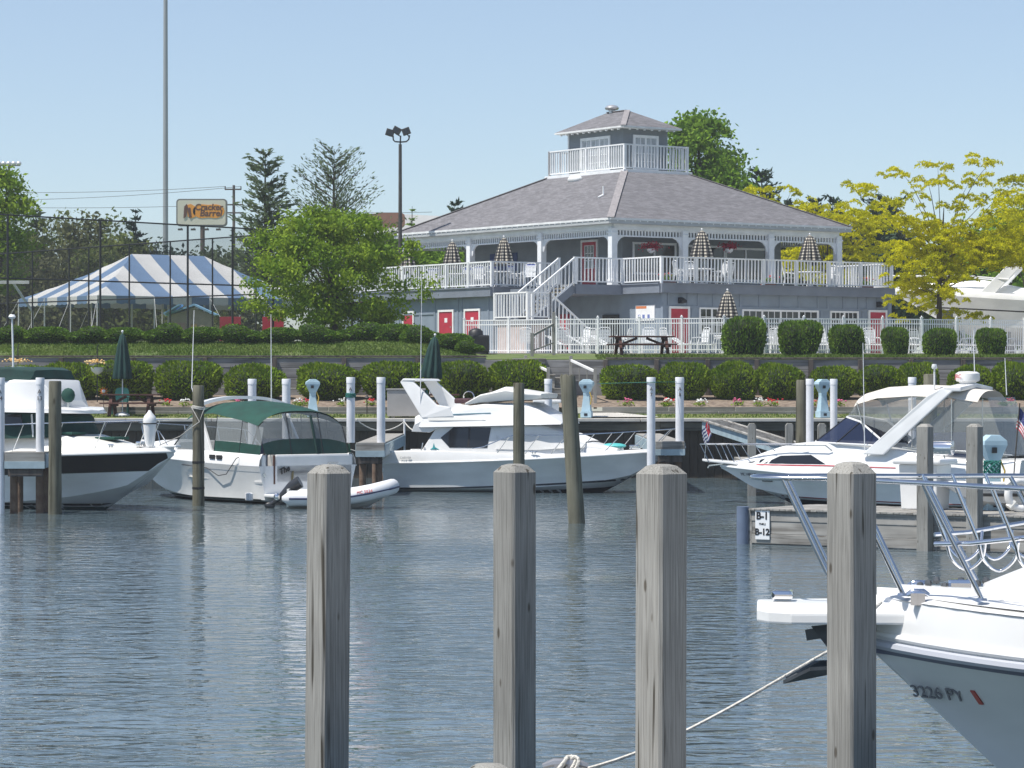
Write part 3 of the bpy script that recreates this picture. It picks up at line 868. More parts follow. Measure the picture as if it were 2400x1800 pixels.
# lamps on the wall
for px in (1594, 2058):
    u = u_of(px, LWv)
    MB().ext([(u - 0.12, LWv - 0.02, zl(6.98)), (u - 0.12, LWv - 0.3, zl(6.86)), (u - 0.12, LWv - 0.3, zl(6.76)), (u - 0.12, LWv - 0.02, zl(6.72))], (0.26, 0, 0)).build('wall_lamp', BLACKM, club)
# menu board by the corner
WS = RD0u + 0.25
mbd = MB().box(WS - 0.05, WS, v_of(1536, WS), v_of(1492, WS), zl(6.0), zl(6.66)).build('menu_board', WHITE, club)
vm = (v_of(1536, WS) + v_of(1492, WS)) / 2
MB().box(WS - 0.056, WS - 0.05, vm - 0.1, v_of(1493, WS), zl(6.52), zl(6.62)).build('heading_band', mat('orange_print', (0.6, 0.2, 0.08), 0.6), mbd)
for dv in (-0.25, 0.1, 0.4): MB().box(WS - 0.056, WS - 0.05, vm + dv - 0.08, vm + dv + 0.08, zl(6.1), zl(6.26)).build('printed_block', mat('blue_print', (0.15, 0.2, 0.45), 0.6), mbd)

# lookout on the roof
MB().box(PU0 - 0.12, PU1 + 0.12, PV0 - 0.12, PV1 + 0.12, PZ - 0.06, PZ + 0.07).build('lookout_floor', WHITE, club, bevel=0.01)
railing(club, [(PU0 + 0.05, PV1 - 0.05, PZ + 0.05), (PU0 + 0.05, PV0 + 0.05, PZ + 0.05), (PU1 - 0.05, PV0 + 0.05, PZ + 0.05), (PU1 - 0.05, PV1 - 0.05, PZ + 0.05), (PU0 + 0.05, PV1 - 0.05, PZ + 0.05)], 'lookout_railing', 1.18, 0.175, post_every=2.9)
K0u, K1u, K0v, K1v = 6.95 - 1.31, 6.95 + 1.31, 8.7 - 2.13, 8.7 + 2.13
MB().box(K0u, K1u, K0v, K1v, PZ + 0.07, zl(15.2)).build('lookout_wall', SIDING, club)
cupr = roof_mesh('lookout_roof', ((6.95 - 1.72, 8.7 - 2.7, 6.95 + 1.72, 8.7 + 2.7), (6.93, 8.7 - 0.75, 6.97, 8.7 + 0.75)), zl(15.2), zl(16.12), club, 0.08)
MB().bar((6.95 - 1.72, 8.7 - 2.7, zl(15.21)), (6.95, 8.7 - 0.75, zl(16.13)), 0.26, 0.03).build('hip_cap', RIDGE, cupr)
MB().bar((6.95, 8.7 - 0.75, zl(16.13)), (6.95, 8.7 + 0.75, zl(16.13)), 0.26, 0.03).build('hip_cap', RIDGE, cupr)
for i in range(1, 8): piece('rafter_tail', rt, (5.23 + i * 3.44 / 8, 6.02, zl(15.1)), cupr)
for i in range(1, 12): piece('rafter_tail', rt, (5.25, 6.0 + i * 5.4 / 12, zl(15.1)), cupr, rz=R(-90))
framed('window', club, 'v', K0u, 8.7 - 1.05, 8.7 + 1.0, PZ + 0.2, zl(14.72), 3, 1, 0.13, 0.05, glass=CURT, cross=(2, 4))
framed('window', club, 'u', K0v, 6.95 - 0.6, 6.95 + 0.62, PZ + 0.2, zl(14.72), 2, 1, 0.13, 0.05, glass=CURT, cross=(2, 4))
MB().box(K0u - 0.03, K0u + 0.06, K1v - 0.06, K1v + 0.03, PZ + 0.07, zl(15.1)).build('corner_board', WHITE, club)
MB().lathe([(0.15, zl(16.0)), (0.15, zl(16.2)), (0.3, zl(16.24)), (0.34, zl(16.32)), (0.25, zl(16.42)), (0.04, zl(16.47))], 16, (6.95, 8.7 + 0.45, 0)).build('roof_vent', mat('galvanised_vent', (0.6, 0.6, 0.6), 0.35, 0.1, 5, metal=0.7), club, smooth=35)
# skylight dome and pipe vent on the near roof slopes
def roof_pt(px, py):
    # point on the left slope (u from 0 to PU0): plane through eave and platform
    best = None
    for i in range(400):
        u = PU0 * i / 400
        z = zl(10.52) + (PZ - zl(10.52)) * u / PU0
        v = v_of(px, u)
        wv = uv2w(u, v, z)
        y = 900 - (wv[2] - CAM_H) * FPX / wv[1]
        if best is None or abs(y - py) < best[0]:
            best = (abs(y - py), u, v, z)
    return best[1:]
u, v, z = roof_pt(1348, 422)
MB().ball((u, v, z + 0.02), 0.36, 14, (0.75, 1.35, 0.6)).build('skylight', WHITEW, club, smooth=60)
u, v, z = roof_pt(1414, 458)
MB().tube([(u, v, z - 0.1), (u, v, z + 0.42)], 0.035, 8).tube([(u, v, z + 0.02), (u - 0.28, v, z - 0.1)], 0.05, 8).build('vent_pipe', WHITE, club)
# ================================================================ VEGETATION
def leafmat(name, col, col2, tr=0.35, rnd=0.25, vs=0.8):
    return mat(name, col, 0.75, 0.0, vs, col2=col2, trans=tr, rndisl=rnd, spec=0.12, lo=0.4, hi=0.6)
L_MAPLE = leafmat('maple_leaf', (0.15, 0.255, 0.018), (0.26, 0.36, 0.03))
L_GOLD = leafmat('golden_locust_leaf', (0.45, 0.455, 0.008), (0.64, 0.61, 0.012), 0.45, 0.22, 0.7)
L_BACK = leafmat('background_leaf', (0.125, 0.24, 0.022), (0.21, 0.335, 0.035))
L_OLIVE = leafmat('olive_leaf', (0.11, 0.155, 0.04), (0.19, 0.225, 0.065), 0.35)
L_BROWN = leafmat('bare_olive_leaf', (0.11, 0.12, 0.055), (0.16, 0.175, 0.075), 0.3)
L_SPRUCE = leafmat('spruce_needle', (0.03, 0.06, 0.04), (0.06, 0.10, 0.06), 0.15)
L_PINE = leafmat('pine_needle', (0.095, 0.14, 0.065), (0.15, 0.20, 0.10), 0.3)
L_BUSH = leafmat('yew_leaf', (0.105, 0.185, 0.010), (0.20, 0.285, 0.018), 0.25, 0.35, 2.0)
L_CLIP = leafmat('clipped_shrub_leaf', (0.08, 0.165, 0.02), (0.155, 0.25, 0.03), 0.25, 0.35, 2.0)
L_JUN = leafmat('juniper_leaf', (0.075, 0.16, 0.018), (0.14, 0.235, 0.025), 0.2, 0.35, 2.0)
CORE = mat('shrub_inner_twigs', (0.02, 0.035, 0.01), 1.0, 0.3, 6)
BARK = wood('tree_bark', (0.085, 0.07, 0.055), (0.035, 0.03, 0.025), 1.2, 'Z', knots=False)

def leaf_arrays(c, size, aspect=0.5, up=0.0, rng=RNG, axis=None):
    """rhombic leaves at the points c (N,3); returns vertex array (N*4,3)"""
    n = len(c)
    a = rng.normal(size=(n, 3))
    if axis is not None:
        a = a * 0.45 + axis
    a /= np.linalg.norm(a, axis=1, keepdims=True)
    h = rng.normal(size=(n, 3)); h[:, 2] *= (1 - up)
    b = np.cross(a, h); b /= np.linalg.norm(b, axis=1, keepdims=True) + 1e-9
    s = (size * rng.uniform(0.6, 1.35, size=(n, 1)))
    v = np.stack([c + a * s, c + b * s * aspect, c - a * s, c - b * s * aspect], axis=1)
    return v.reshape(-1, 3)
def quads_mesh(name, v, mats, extra=None):
    """mesh of separate quads from a vertex array; extra = MB with solid parts (material 1)"""
    nq = len(v) // 4
    ev = np.array(extra.v).reshape(-1, 3) if extra and extra.v else np.zeros((0, 3))
    me = bpy.data.meshes.new(name)
    allv = np.vstack([v, ev])
    fl = [len(f) for f in extra.f] if extra else []
    loops = np.concatenate([np.arange(nq * 4), np.array([i + nq * 4 for f in (extra.f if extra else []) for i in f], dtype=np.int64)]).astype(np.int32)
    tot = np.array([4] * nq + fl, dtype=np.int32)
    start = np.concatenate([[0], np.cumsum(tot)[:-1]]).astype(np.int32)
    me.vertices.add(len(allv)); me.vertices.foreach_set('co', allv.astype(np.float32).ravel())
    me.loops.add(len(loops)); me.loops.foreach_set('vertex_index', loops)
    me.polygons.add(len(tot)); me.polygons.foreach_set('loop_start', start); me.polygons.foreach_set('loop_total', tot)
    for m in mats: me.materials.append(m)
    if fl:
        me.polygons.foreach_set('material_index', np.array([0] * nq + [1] * len(fl), dtype=np.int32))
    me.update(calc_edges=True); me.validate()
    return me

def trunk_mesh(h, r, limbs, lean=(0, 0), rng=RNG):
    b = MB()
    top = (lean[0], lean[1], h)
    pts = [(0, 0, -0.15), (lean[0] * 0.15 + 0.02, lean[1] * 0.1, h * 0.25), (lean[0] * 0.4 - 0.03, lean[1] * 0.4, h * 0.5), (lean[0] * 0.7, lean[1] * 0.7, h * 0.75), top]
    b.tube(pts, [r * 1.15, r * 0.9, r * 0.7, r * 0.45, r * 0.12], 8)
    for (z0, ex, ey, ez, rr) in limbs:
        k = z0 / h
        b.tube([(lean[0] * k, lean[1] * k, z0), (lean[0] * k + ex * 0.35, lean[1] * k + ey * 0.35, z0 + (ez - z0) * 0.45), (lean[0] * k + ex * 0.7, lean[1] * k + ey * 0.7, z0 + (ez - z0) * 0.8), (lean[0] * k + ex, lean[1] * k + ey, ez)], [rr, rr * 0.7, rr * 0.45, rr * 0.15], 6)
    return b

def broadleaf(name, label, cat, loc, h, crown, leaf_m, nclump=110, nleaf=80, lsize=0.11, clump_r=0.5, flat=0.6, trunk_r=0.13, seed=1, group=None, aspect=0.5, shell=0.5, profile=None, twigs=True):
    """crown = (z0, z1, rx, ry); profile(t)-> radius factor for t in 0..1 up the crown"""
    rng = np.random.default_rng(seed)
    z0, z1, rx, ry = crown
    prof = profile or (lambda t_: math.sqrt(max(0.0, 1 - (2 * t_ - 0.85) ** 2 / 1.4)) if t_ > 0.2 else 0.75 + t_)
    tr = thing(name, label, cat, loc, 0, group)
    cs = []
    for i in range(nclump):
        t_ = rng.uniform(0.02, 1.0); a = rng.uniform(0, 2 * math.pi)
        rr = prof(t_) * (rng.uniform(shell, 1.0) if rng.random() < 0.75 else rng.uniform(0, 1)) * rng.uniform(0.78, 1.16)
        cs.append((rx * rr * math.cos(a), ry * rr * math.sin(a), z0 + (z1 - z0) * t_))
    cs = np.array(cs)
    lim = [(max(h * 0.22, z0 * 0.75) + rng.uniform(0, 0.3) * h * 0.5, c[0], c[1], c[2], trunk_r * 0.42) for c in cs[::max(1, nclump // 16)] if c[2] > h * 0.3]
    tb = trunk_mesh(h * 0.9, trunk_r, lim, rng=rng)
    tb.build('trunk', BARK, tr, smooth=50)
    pts = []; ax = []
    for c in cs:
        k = int(nleaf * rng.uniform(0.5, 1.4)); s = clump_r * rng.uniform(0.6, 1.3)
        p = rng.normal(size=(k, 3)) * np.array([s, s, s * flat]) * 0.55 + c
        pts.append(p)
    pts = np.vstack(pts)
    v = leaf_arrays(pts, lsize, aspect, 0.3, rng)
    place('crown', quads_mesh('crown', v, [leaf_m]), (0, 0, 0), tr)
    return tr

def conifer(name, label, loc, h, r, leaf_m, seed=1, group=None, levels=22, sparse=1.0, z0=0.08, up=0.15, lsize=0.16, cat='tree', droop=-0.1, power=0.9, bare=0.0):
    rng = np.random.default_rng(seed)
    tr = thing(name, label, cat, loc, 0, group)
    tb = MB().tube([(0, 0, -0.1), (0.03, 0, h * 0.4), (-0.02, 0.02, h * 0.75), (0, 0, h * 0.985)], [h * 0.016, h * 0.012, h * 0.007, 0.01], 7)
    pts = []; axs = []
    for i in range(levels):
        t_ = z0 + (1 - z0) * (i + rng.uniform(-0.3, 0.3)) / levels
        z = h * t_; L = r * max(0.04, (1 - t_)) ** power * rng.uniform(0.75, 1.15)
        nb = max(4, int((5 + 5 * (1 - t_)) * sparse))
        for k in range(nb):
            a = rng.uniform(0, 2 * math.pi); l = L * rng.uniform(0.55, 1.12)
            d = np.array([math.cos(a), math.sin(a), up + rng.uniform(-0.1, 0.1)])
            if bare or sparse < 0.9:
                tb.tube([(0, 0, z), tuple(np.array([0, 0, z]) + d * l)], [0.025, 0.006], 4)
            m = max(4, int(l * 26 * sparse * (1 - bare * rng.random())))
            s = rng.uniform(0.12, 1.0, size=m)
            q = np.outer(s * l, d) + np.array([0, 0, z]) + rng.normal(size=(m, 3)) * (0.05 + 0.1 * l) * np.array([0.6, 0.6, 0.35])
            q[:, 2] += (s ** 2) * l * (-droop)
            pts.append(q); axs.append(np.tile(d, (m, 1)))
    tb.build('trunk', BARK, tr, smooth=50)
    v = leaf_arrays(np.vstack(pts), lsize, 0.28, 0.2, rng, np.vstack(axs))
    place('crown', quads_mesh('crown', v, [leaf_m]), (0, 0, 0), tr)
    return tr

def shrub_mesh(name, leaf_m, n=2600, ls=0.055, e=2.2, taper=0.0, seed=3, rough=0.07, clumps=40):
    """unit shrub: half extents 1 x 1, height 1; superellipsoid of exponent e"""
    rng = np.random.default_rng(seed)
    d = rng.normal(size=(n, 3)); d /= np.linalg.norm(d, axis=1, keepdims=True)
    def surf(d):
        k = (np.abs(d) ** e).sum(1) ** (-1.0 / e)
        p = d * k[:, None]
        p[:, 2] = p[:, 2] * 0.5 + 0.5
        f = 1 - taper * (1 - p[:, 2])
        p[:, 0] *= f; p[:, 1] *= f
        return p
    cd = rng.normal(size=(clumps, 3)); cd /= np.linalg.norm(cd, axis=1, keepdims=True); cw = rng.normal(size=clumps)
    bumpy = lambda d: ((np.exp(-8 * (1 - d @ cd.T))) * cw).sum(1) * rough
    p = surf(d)
    ctr = np.array([0, 0, 0.5])
    p = ctr + (p - ctr) * (1.0 + bumpy(d) + rng.normal(size=n) * 0.035)[:, None]
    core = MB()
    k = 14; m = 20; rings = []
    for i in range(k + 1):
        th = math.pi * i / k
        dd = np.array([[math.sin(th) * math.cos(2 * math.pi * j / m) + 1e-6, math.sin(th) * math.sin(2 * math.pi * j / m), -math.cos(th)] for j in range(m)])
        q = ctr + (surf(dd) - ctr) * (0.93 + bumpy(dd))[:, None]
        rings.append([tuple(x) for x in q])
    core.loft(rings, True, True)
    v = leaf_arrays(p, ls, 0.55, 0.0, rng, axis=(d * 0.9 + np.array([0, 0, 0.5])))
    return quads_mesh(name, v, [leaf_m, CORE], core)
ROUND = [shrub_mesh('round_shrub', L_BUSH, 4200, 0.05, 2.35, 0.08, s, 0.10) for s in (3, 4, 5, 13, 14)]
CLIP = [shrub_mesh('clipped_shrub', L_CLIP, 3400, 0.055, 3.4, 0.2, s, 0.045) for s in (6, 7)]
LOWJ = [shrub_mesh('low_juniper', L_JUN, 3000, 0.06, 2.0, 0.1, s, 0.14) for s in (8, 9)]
def shrub(name, me, px0, px1, ytop, Y, zb, label, group, depth=0.9, cat='shrub'):
    x0, x1 = X_at(px0, Y), X_at(px1, Y)
    o = place(name, me, ((x0 + x1) / 2, Y, zb - 0.03), None, label, cat, group)
    o.scale = ((x1 - x0) / 2 * (1 if random.random() < 0.5 else -1), (x1 - x0) / 2 * depth, (Z_at(ytop, Y) - zb + 0.03))
    return o
LL = ['round green shrub behind the dark green flybridge canvas', 'round green shrub beside the hanging flower basket', 'round green shrub right behind the furled umbrella and green plastic chair', 'round green shrub beyond the picnic table end, near the rope-tied pile', 'round green shrub behind the two plain white pipes of the canvas cruiser', 'round green shrub behind the pale blue pedestal over the green canvas roof', 'round green shrub behind the grey metal locker', 'round green shrub behind the slanted white radar arch of the convertible', 'round green shrub touching the upper handrail of the garden steps']
LR = ['round green shrub next to the concrete path, behind mooring pipe A 7', 'second round shrub from the concrete path, behind mooring pipe A 8', 'third round shrub from the concrete path', 'fourth round shrub from the concrete path, beside the dark wooden pile', 'round green shrub behind the pedestal standing between two white pipes', 'round green shrub behind the front edge of the cream canvas roof', 'round green shrub behind the short white pipe above the cream canvas', 'round green shrub right behind the white radar dome', 'round green shrub beyond the radar dome, behind the stern flag']
LC = ['largest box-clipped shrub, closest to the picnic table on the terrace', 'second box-clipped shrub from the picnic table', 'third box-clipped shrub from the picnic table', 'smallest narrow box-clipped shrub before the far red pool door', 'box-clipped shrub in front of the golden tree trunk', 'box-clipped shrub farthest from the picnic table']
lower = [(-20, 110), (100, 225), (208, 358), (364, 520), (524, 672), (697, 848), (852, 1004), (1022, 1150), (1146, 1284)]
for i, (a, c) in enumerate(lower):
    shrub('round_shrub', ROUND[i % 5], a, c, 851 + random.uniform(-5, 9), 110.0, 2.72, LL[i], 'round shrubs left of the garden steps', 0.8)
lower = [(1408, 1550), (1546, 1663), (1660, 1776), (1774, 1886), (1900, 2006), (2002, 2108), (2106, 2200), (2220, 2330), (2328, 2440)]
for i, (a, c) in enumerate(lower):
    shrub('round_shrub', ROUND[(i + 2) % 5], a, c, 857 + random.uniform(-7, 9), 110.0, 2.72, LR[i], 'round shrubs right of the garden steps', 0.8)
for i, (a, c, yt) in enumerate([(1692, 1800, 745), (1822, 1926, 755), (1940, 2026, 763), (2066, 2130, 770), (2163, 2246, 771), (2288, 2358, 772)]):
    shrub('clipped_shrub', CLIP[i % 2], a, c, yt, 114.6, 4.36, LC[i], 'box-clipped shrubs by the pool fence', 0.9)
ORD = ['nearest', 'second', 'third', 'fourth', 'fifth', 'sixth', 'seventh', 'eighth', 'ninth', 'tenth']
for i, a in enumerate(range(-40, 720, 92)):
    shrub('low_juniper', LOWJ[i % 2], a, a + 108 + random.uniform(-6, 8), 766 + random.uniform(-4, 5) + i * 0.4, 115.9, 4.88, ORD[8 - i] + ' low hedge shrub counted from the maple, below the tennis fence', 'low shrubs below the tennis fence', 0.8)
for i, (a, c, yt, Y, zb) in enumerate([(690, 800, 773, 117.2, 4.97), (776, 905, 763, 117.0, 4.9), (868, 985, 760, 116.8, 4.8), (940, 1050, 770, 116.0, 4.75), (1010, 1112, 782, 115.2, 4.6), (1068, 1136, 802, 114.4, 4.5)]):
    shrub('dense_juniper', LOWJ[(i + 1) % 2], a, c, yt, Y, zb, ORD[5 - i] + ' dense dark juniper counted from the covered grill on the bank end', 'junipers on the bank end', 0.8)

# grass tufts along the wall tops and the lawn edge
def tufts(name, n, xr, yr, hfun, hh, m, seed, zfun):
    rng = np.random.default_rng(seed)
    x = rng.uniform(*xr, n); y = rng.uniform(*yr, n)
    z = np.array([zfun(a, c) for a, c in zip(x, y)])
    hgt = hh * rng.uniform(0.5, 1.4, n); wd = 0.02 * rng.uniform(0.6, 1.5, n); a = rng.uniform(0, math.pi, n)
    lean = rng.normal(size=(n, 2)) * hh * 0.4
    p = np.stack([x, y, z], 1); dx = np.stack([np.cos(a) * wd, np.sin(a) * wd, np.zeros(n)], 1)
    tip = p + np.stack([lean[:, 0], lean[:, 1], hgt], 1)
    v = np.stack([p - dx, p + dx, tip + dx * 0.3, tip - dx * 0.3], 1).reshape(-1, 3)
    place(name, quads_mesh(name, v, [m]), (0, 0, 0), None, None, None, None, 'stuff')
L_GRASS = leafmat('grass_blade', (0.10, 0.17, 0.028), (0.155, 0.215, 0.05), 0.3, 0.3, 0.5)
def fz(x, y): return ground_z(x, y) + (0.07 * math.sin(x * 1.7) * math.sin(x * 0.63 + 1) + 0.02 if y < 113.5 else 0)
tufts('grass', 26000, (-22, -1.4), (112.15, 116.0), None, 0.07, L_GRASS, 21, fz)
tufts('grass', 15000, (3.2, 22), (112.12, 114.6), None, 0.085, L_GRASS, 22, fz)
tufts('grass', 7000, (-22, 22), (105.2, 107.3), None, 0.05, L_GRASS, 23, lambda x, y: 2.1 + (y - 105) * 0.045)
bpy.data.objects['grass']['label'] = 'mown grass on the bank below the hedge'
bpy.data.objects['grass.001']['label'] = 'grass on the terrace edge above the plank wall'
bpy.data.objects['grass.002']['label'] = 'lawn grass behind the seawall cap'

# ---- trees
Yt = 121.0
mp = broadleaf('maple_tree', 'bushy bright green maple standing in front of the clubhouse deck', 'tree', (X_at(782, Yt), Yt, 5.0), 4.9, (0.75, 5.25, 3.75, 3.3), L_MAPLE, 150, 190, 0.085, 0.52, 0.62, 0.16, 31,
          profile=lambda t_: (0.62 + 1.5 * t_ if t_ < 0.22 else 0.97 - 0.12 * (t_ - 0.22)) if t_ < 0.45 else max(0.05, 0.94 * math.sqrt(max(0, 1 - ((t_ - 0.45) / 0.58) ** 2))) , shell=0.35)
Yg = 123.0
def spray_tree(name, label, loc, h, sprays, leaf_m, seed, trunk_r=0.12, nleaf=150, lsize=0.10, group=None, trunk=True):
    """open crown of flat feathery sprays: each (x, z, half length, tilt)"""
    rng = np.random.default_rng(seed)
    tr = thing(name, label, 'tree', loc, 0, group)
    pts = []; lim = []
    for (x, z, L, tilt) in sprays:
        y = rng.uniform(-1, 1) * min(2.2, 0.5 + 0.35 * (h - abs(z - h * 0.55)))
        # each spray is a handful of small drooping tufts strung along a twig
        nt_ = max(5, int(L * 11))
        for q in range(nt_):
            s = rng.uniform(-1, 1); tl_ = 0.16 + 0.16 * rng.random()
            c = np.array([x + s * L, y + rng.normal() * 0.5 * L, z + s * L * tilt + rng.normal() * 0.17 * L])
            k = int(nleaf * L / nt_ * rng.uniform(0.6, 1.5)); w_ = rng.uniform(-1, 1, k)
            pts.append(c + np.stack([w_ * tl_ + rng.normal(size=k) * 0.03, rng.normal(size=k) * 0.12, rng.normal(size=k) * 0.035 - 0.12 * w_ * w_ + w_ * 0.05 * rng.normal()], 1))
        if rng.random() < 0.45 or z > h * 0.75:
            lim.append((h * 0.28 + 0.4 * max(0, z - h * 0.3) * rng.uniform(0.6, 1.1), x, y, z, trunk_r * rng.uniform(0.14, 0.26)))
    trunk_mesh(h * 0.8, trunk_r, [l for l in lim if l[4] > 0 and l[3] > l[0] + 0.2], (0.25, 0), rng).build('trunk', BARK, tr, smooth=50)
    v = leaf_arrays(np.vstack(pts), lsize, 0.42, 0.5, rng)
    place('crown', quads_mesh('crown', v, [leaf_m]), (0, 0, 0), tr)
    return tr
def px_sprays(lst, px0, Y, zb):
    k = Y / FPX
    return [((a - px0) * k, CAM_H + (900 - c) * k - zb, L * k, tl) for a, c, L, tl in lst]
rg = random.Random(5)
top = [(2115, 395, 38, 0.1), (2190, 388, 34, -0.25), (2160, 425, 46, 0.0), (2300, 385, 40, -0.2), (2270, 420, 50, -0.1), (2350, 430, 46, 0.15), (2390, 415, 40, 0.2), (2010, 445, 40, -0.2), (2055, 435, 30, -0.3),
       (2030, 475, 55, 0.0), (2120, 470, 60, 0.05), (2240, 470, 70, 0), (2330, 480, 60, 0.1), (2000, 500, 36, 0.25), (2075, 510, 60, 0), (2160, 520, 55, 0), (2400, 460, 50, 0.2)]
body = [(px_, rg.uniform(520, 690 if px_ < 2290 else 625), rg.uniform(36, 58), rg.uniform(-0.25, 0.25)) for px_ in [rg.uniform(2132, 2430) for _ in range(74)]]
low = [(2130, 690, 50, 0.35), (2135, 722, 50, 0.25), (2160, 705, 60, 0.1), (2235, 725, 50, -0.15), (2290, 738, 40, -0.15), (2120, 640, 50, 0.3), (2130, 600, 50, 0.25), (2150, 580, 60, 0.2)]
spray_tree('golden_locust', 'golden yellow honey locust with open feathery crown beside the clubhouse deck', (X_at(2198, Yg), Yg, 4.49), 7.6, px_sprays(top + body + low, 2198, Yg, 4.49), L_GOLD, 41, 0.13, 1100, 0.056)
Y2 = 150.0
s2 = [(rg.uniform(1830, 2090), rg.uniform(500, 660), rg.uniform(35, 60), rg.uniform(-0.2, 0.25)) for _ in range(46)] + [(1880, 478, 30, 0.1), (1905, 490, 40, 0.1), (1945, 505, 40, 0.2), (1985, 520, 40, 0.2)]
spray_tree('golden_locust', 'golden yellow locust half hidden behind the veranda corner', (X_at(1930, Y2), Y2, 4.49), 8.5, px_sprays(s2, 1930, Y2, 4.49), L_GOLD, 42, 0.13, 520, 0.08)
s3 = [(rg.uniform(1740, 1850), rg.uniform(440, 560), rg.uniform(28, 44), rg.uniform(-0.2, 0.2)) for _ in range(16)]
Y3 = 158.0
spray_tree('golden_locust', 'golden locust top peeping over the right roof slope', (X_at(1790, Y3), Y3, 4.49), 9.5, px_sprays(s3, 1790, Y3, 4.49), L_GOLD, 43, 0.13, 340, 0.085)
s4 = [(rg.uniform(2345, 2470), rg.uniform(450, 630), rg.uniform(40, 60), rg.uniform(-0.2, 0.2)) for _ in range(30)]
spray_tree('golden_locust', 'golden locust standing behind the stored cruiser', (X_at(2400, 145), 145.0, 4.49), 9.5, px_sprays(s4, 2400, 145, 4.49), L_GOLD, 44, 0.13, 340, 0.08)
Yb = 168.0
broadleaf('background_tree', 'tall rounded green tree rising behind the rooftop lookout', 'tree', (X_at(1640, Yb), Yb, 4.49), 13.6, (4.5, 13.6, 2.7, 2.7), L_BACK, 150, 120, 0.15, 0.8, 0.7, 0.25, 51)
broadleaf('background_tree', 'lower green tree right of the rooftop lookout', 'tree', (X_at(1705, Yb - 2), Yb - 2, 4.49), 10.9, (4.0, 11.2, 1.5, 1.5), L_BACK, 70, 90, 0.14, 0.7, 0.7, 0.2, 52)
CONG = 'dark conifers behind the clubhouse'
for i, (px, yt, Y, r) in enumerate([(1785, 393, 176, 2.0), (1845, 463, 180, 1.6), (1912, 462, 178, 1.9), (1955, 468, 182, 1.8), (2075, 466, 172, 2.4), (1990, 540, 165, 1.9), (2040, 530, 168, 2.2), (2110, 540, 170, 2.2), (2050, 600, 160, 2.0)]):
    zt = Z_at(yt, Y) - 4.49
    conifer('spruce_tree', 'tall spruce spire rising above the right roof slope' if i == 0 else 'dark spruce standing among the golden trees', (X_at(px, Y), Y, 4.49), zt, r * 1.25, L_SPRUCE, 60 + i, None if i == 0 else CONG, 26, 1.15, 0.05, 0.6, 0.2, power=0.42)
for i, (px, yt, Y, rx) in enumerate([(2370, 500, 165, 2.6), (2300, 545, 168, 2.6), (2420, 560, 160, 2.4), (2240, 600, 170, 2.4)]):
    zt = Z_at(yt, Y) - 4.49
    broadleaf('background_tree', 'green tree behind the cruiser stored ashore', 'tree', (X_at(px, Y), Y, 4.49), zt, (1.0, zt, rx, rx), L_BACK, 90, 80, 0.15, 0.8, 0.7, 0.2, 70 + i, 'green trees behind the stored cruiser')
# left side
YL = 150.0
conifer('pine_tree', 'tall thin pine with gappy upswept branches beside the utility pole', (X_at(622, YL), YL, 5.0), Z_at(352, YL) - 5.0, 2.5, L_PINE, 81, None, 24, 1.1, 0.2, 0.42, 0.16, power=0.45, bare=0.15)
conifer('pine_tree', 'half bare wispy pine behind the green maple', (X_at(783, YL), YL, 5.0), Z_at(350, YL) - 5.0, 3.3, L_PINE, 82, None, 26, 1.1, 0.2, 0.75, 0.11, power=0.36, bare=0.5)
conifer('spruce_tree', 'small young spruce tip beside the floodlight pole', (X_at(966, 152), 152, 5.0), Z_at(478, 152) - 5.0, 1.9, L_BACK, 83, None, 18, 0.9, 0.1, 0.2, 0.14)
conifer('spruce_tree', 'dark spruce tip just above the left roof slope', (X_at(1066, 172), 172, 5.0), Z_at(468, 172) - 5.0, 2.0, L_SPRUCE, 84, None, 24, 1.1, 0.1, 0.5, 0.18, power=0.45)
conifer('spruce_tree', 'bluish dark conifer above the striped tent roof', (X_at(318, 185), 185, 5.0), Z_at(485, 185) - 5.0, 2.6, L_SPRUCE, 85, None, 24, 1.0, 0.05, 0.25, 0.2, power=0.7)
conifer('spruce_tree', 'small dark conifer on the skyline left of the tent', (X_at(85, 190), 190, 5.0), Z_at(478, 190) - 5.0, 2.6, L_PINE, 86, None, 24, 1.0, 0.05, 0.25, 0.2, power=0.7)
broadleaf('roadside_tree', 'bright yellowish green tree below the stadium lights', 'tree', (X_at(-5, 150), 150, 5.0), 8.6, (3.0, 8.9, 1.7, 1.7), L_MAPLE, 75, 90, 0.13, 0.7, 0.6, 0.15, 87)
back = [(40, 545, 188, 2.6, L_OLIVE), (120, 510, 190, 2.6, L_OLIVE), (190, 520, 186, 2.2, L_BROWN), (235, 520, 190, 2.4, L_OLIVE), (285, 560, 184, 2.4, L_OLIVE), (355, 590, 186, 2.2, L_SPRUCE),
        (60, 610, 180, 2.8, L_BROWN), (150, 590, 181, 2.6, L_BROWN), (225, 600, 180, 2.6, L_OLIVE), (410, 605, 190, 2.2, L_SPRUCE), (455, 615, 192, 2.2, L_SPRUCE), (520, 590, 188, 2.6, L_PINE), (570, 600, 185, 2.6, L_PINE), (0, 600, 178, 2.6, L_BROWN), (330, 640, 180, 2.6, L_OLIVE), (100, 660, 178, 2.8, L_BROWN), (420, 660, 180, 2.8, L_OLIVE), (500, 650, 182, 2.8, L_BROWN)]
for i, (px, yt, Y, rx, lm) in enumerate(back):
    zt = Z_at(yt, Y) - 5.0
    broadleaf('background_tree', {'olive_leaf': 'bushy olive green tree in the wood beyond the tennis fence', 'bare_olive_leaf': 'thin brownish tree in the wood beyond the tennis fence', 'spruce_needle': 'dark rounded evergreen in the wood below the roadside sign', 'pine_needle': 'grey green pine thicket below the utility pole'}[lm.name], 'tree', (X_at(px, Y), Y, 5.0), zt, (0.4, zt, rx * 1.25, rx), lm, 60, 55, 0.17, 0.85, 0.75, 0.14, 90 + i, 'trees of the wood beyond the tennis fence')
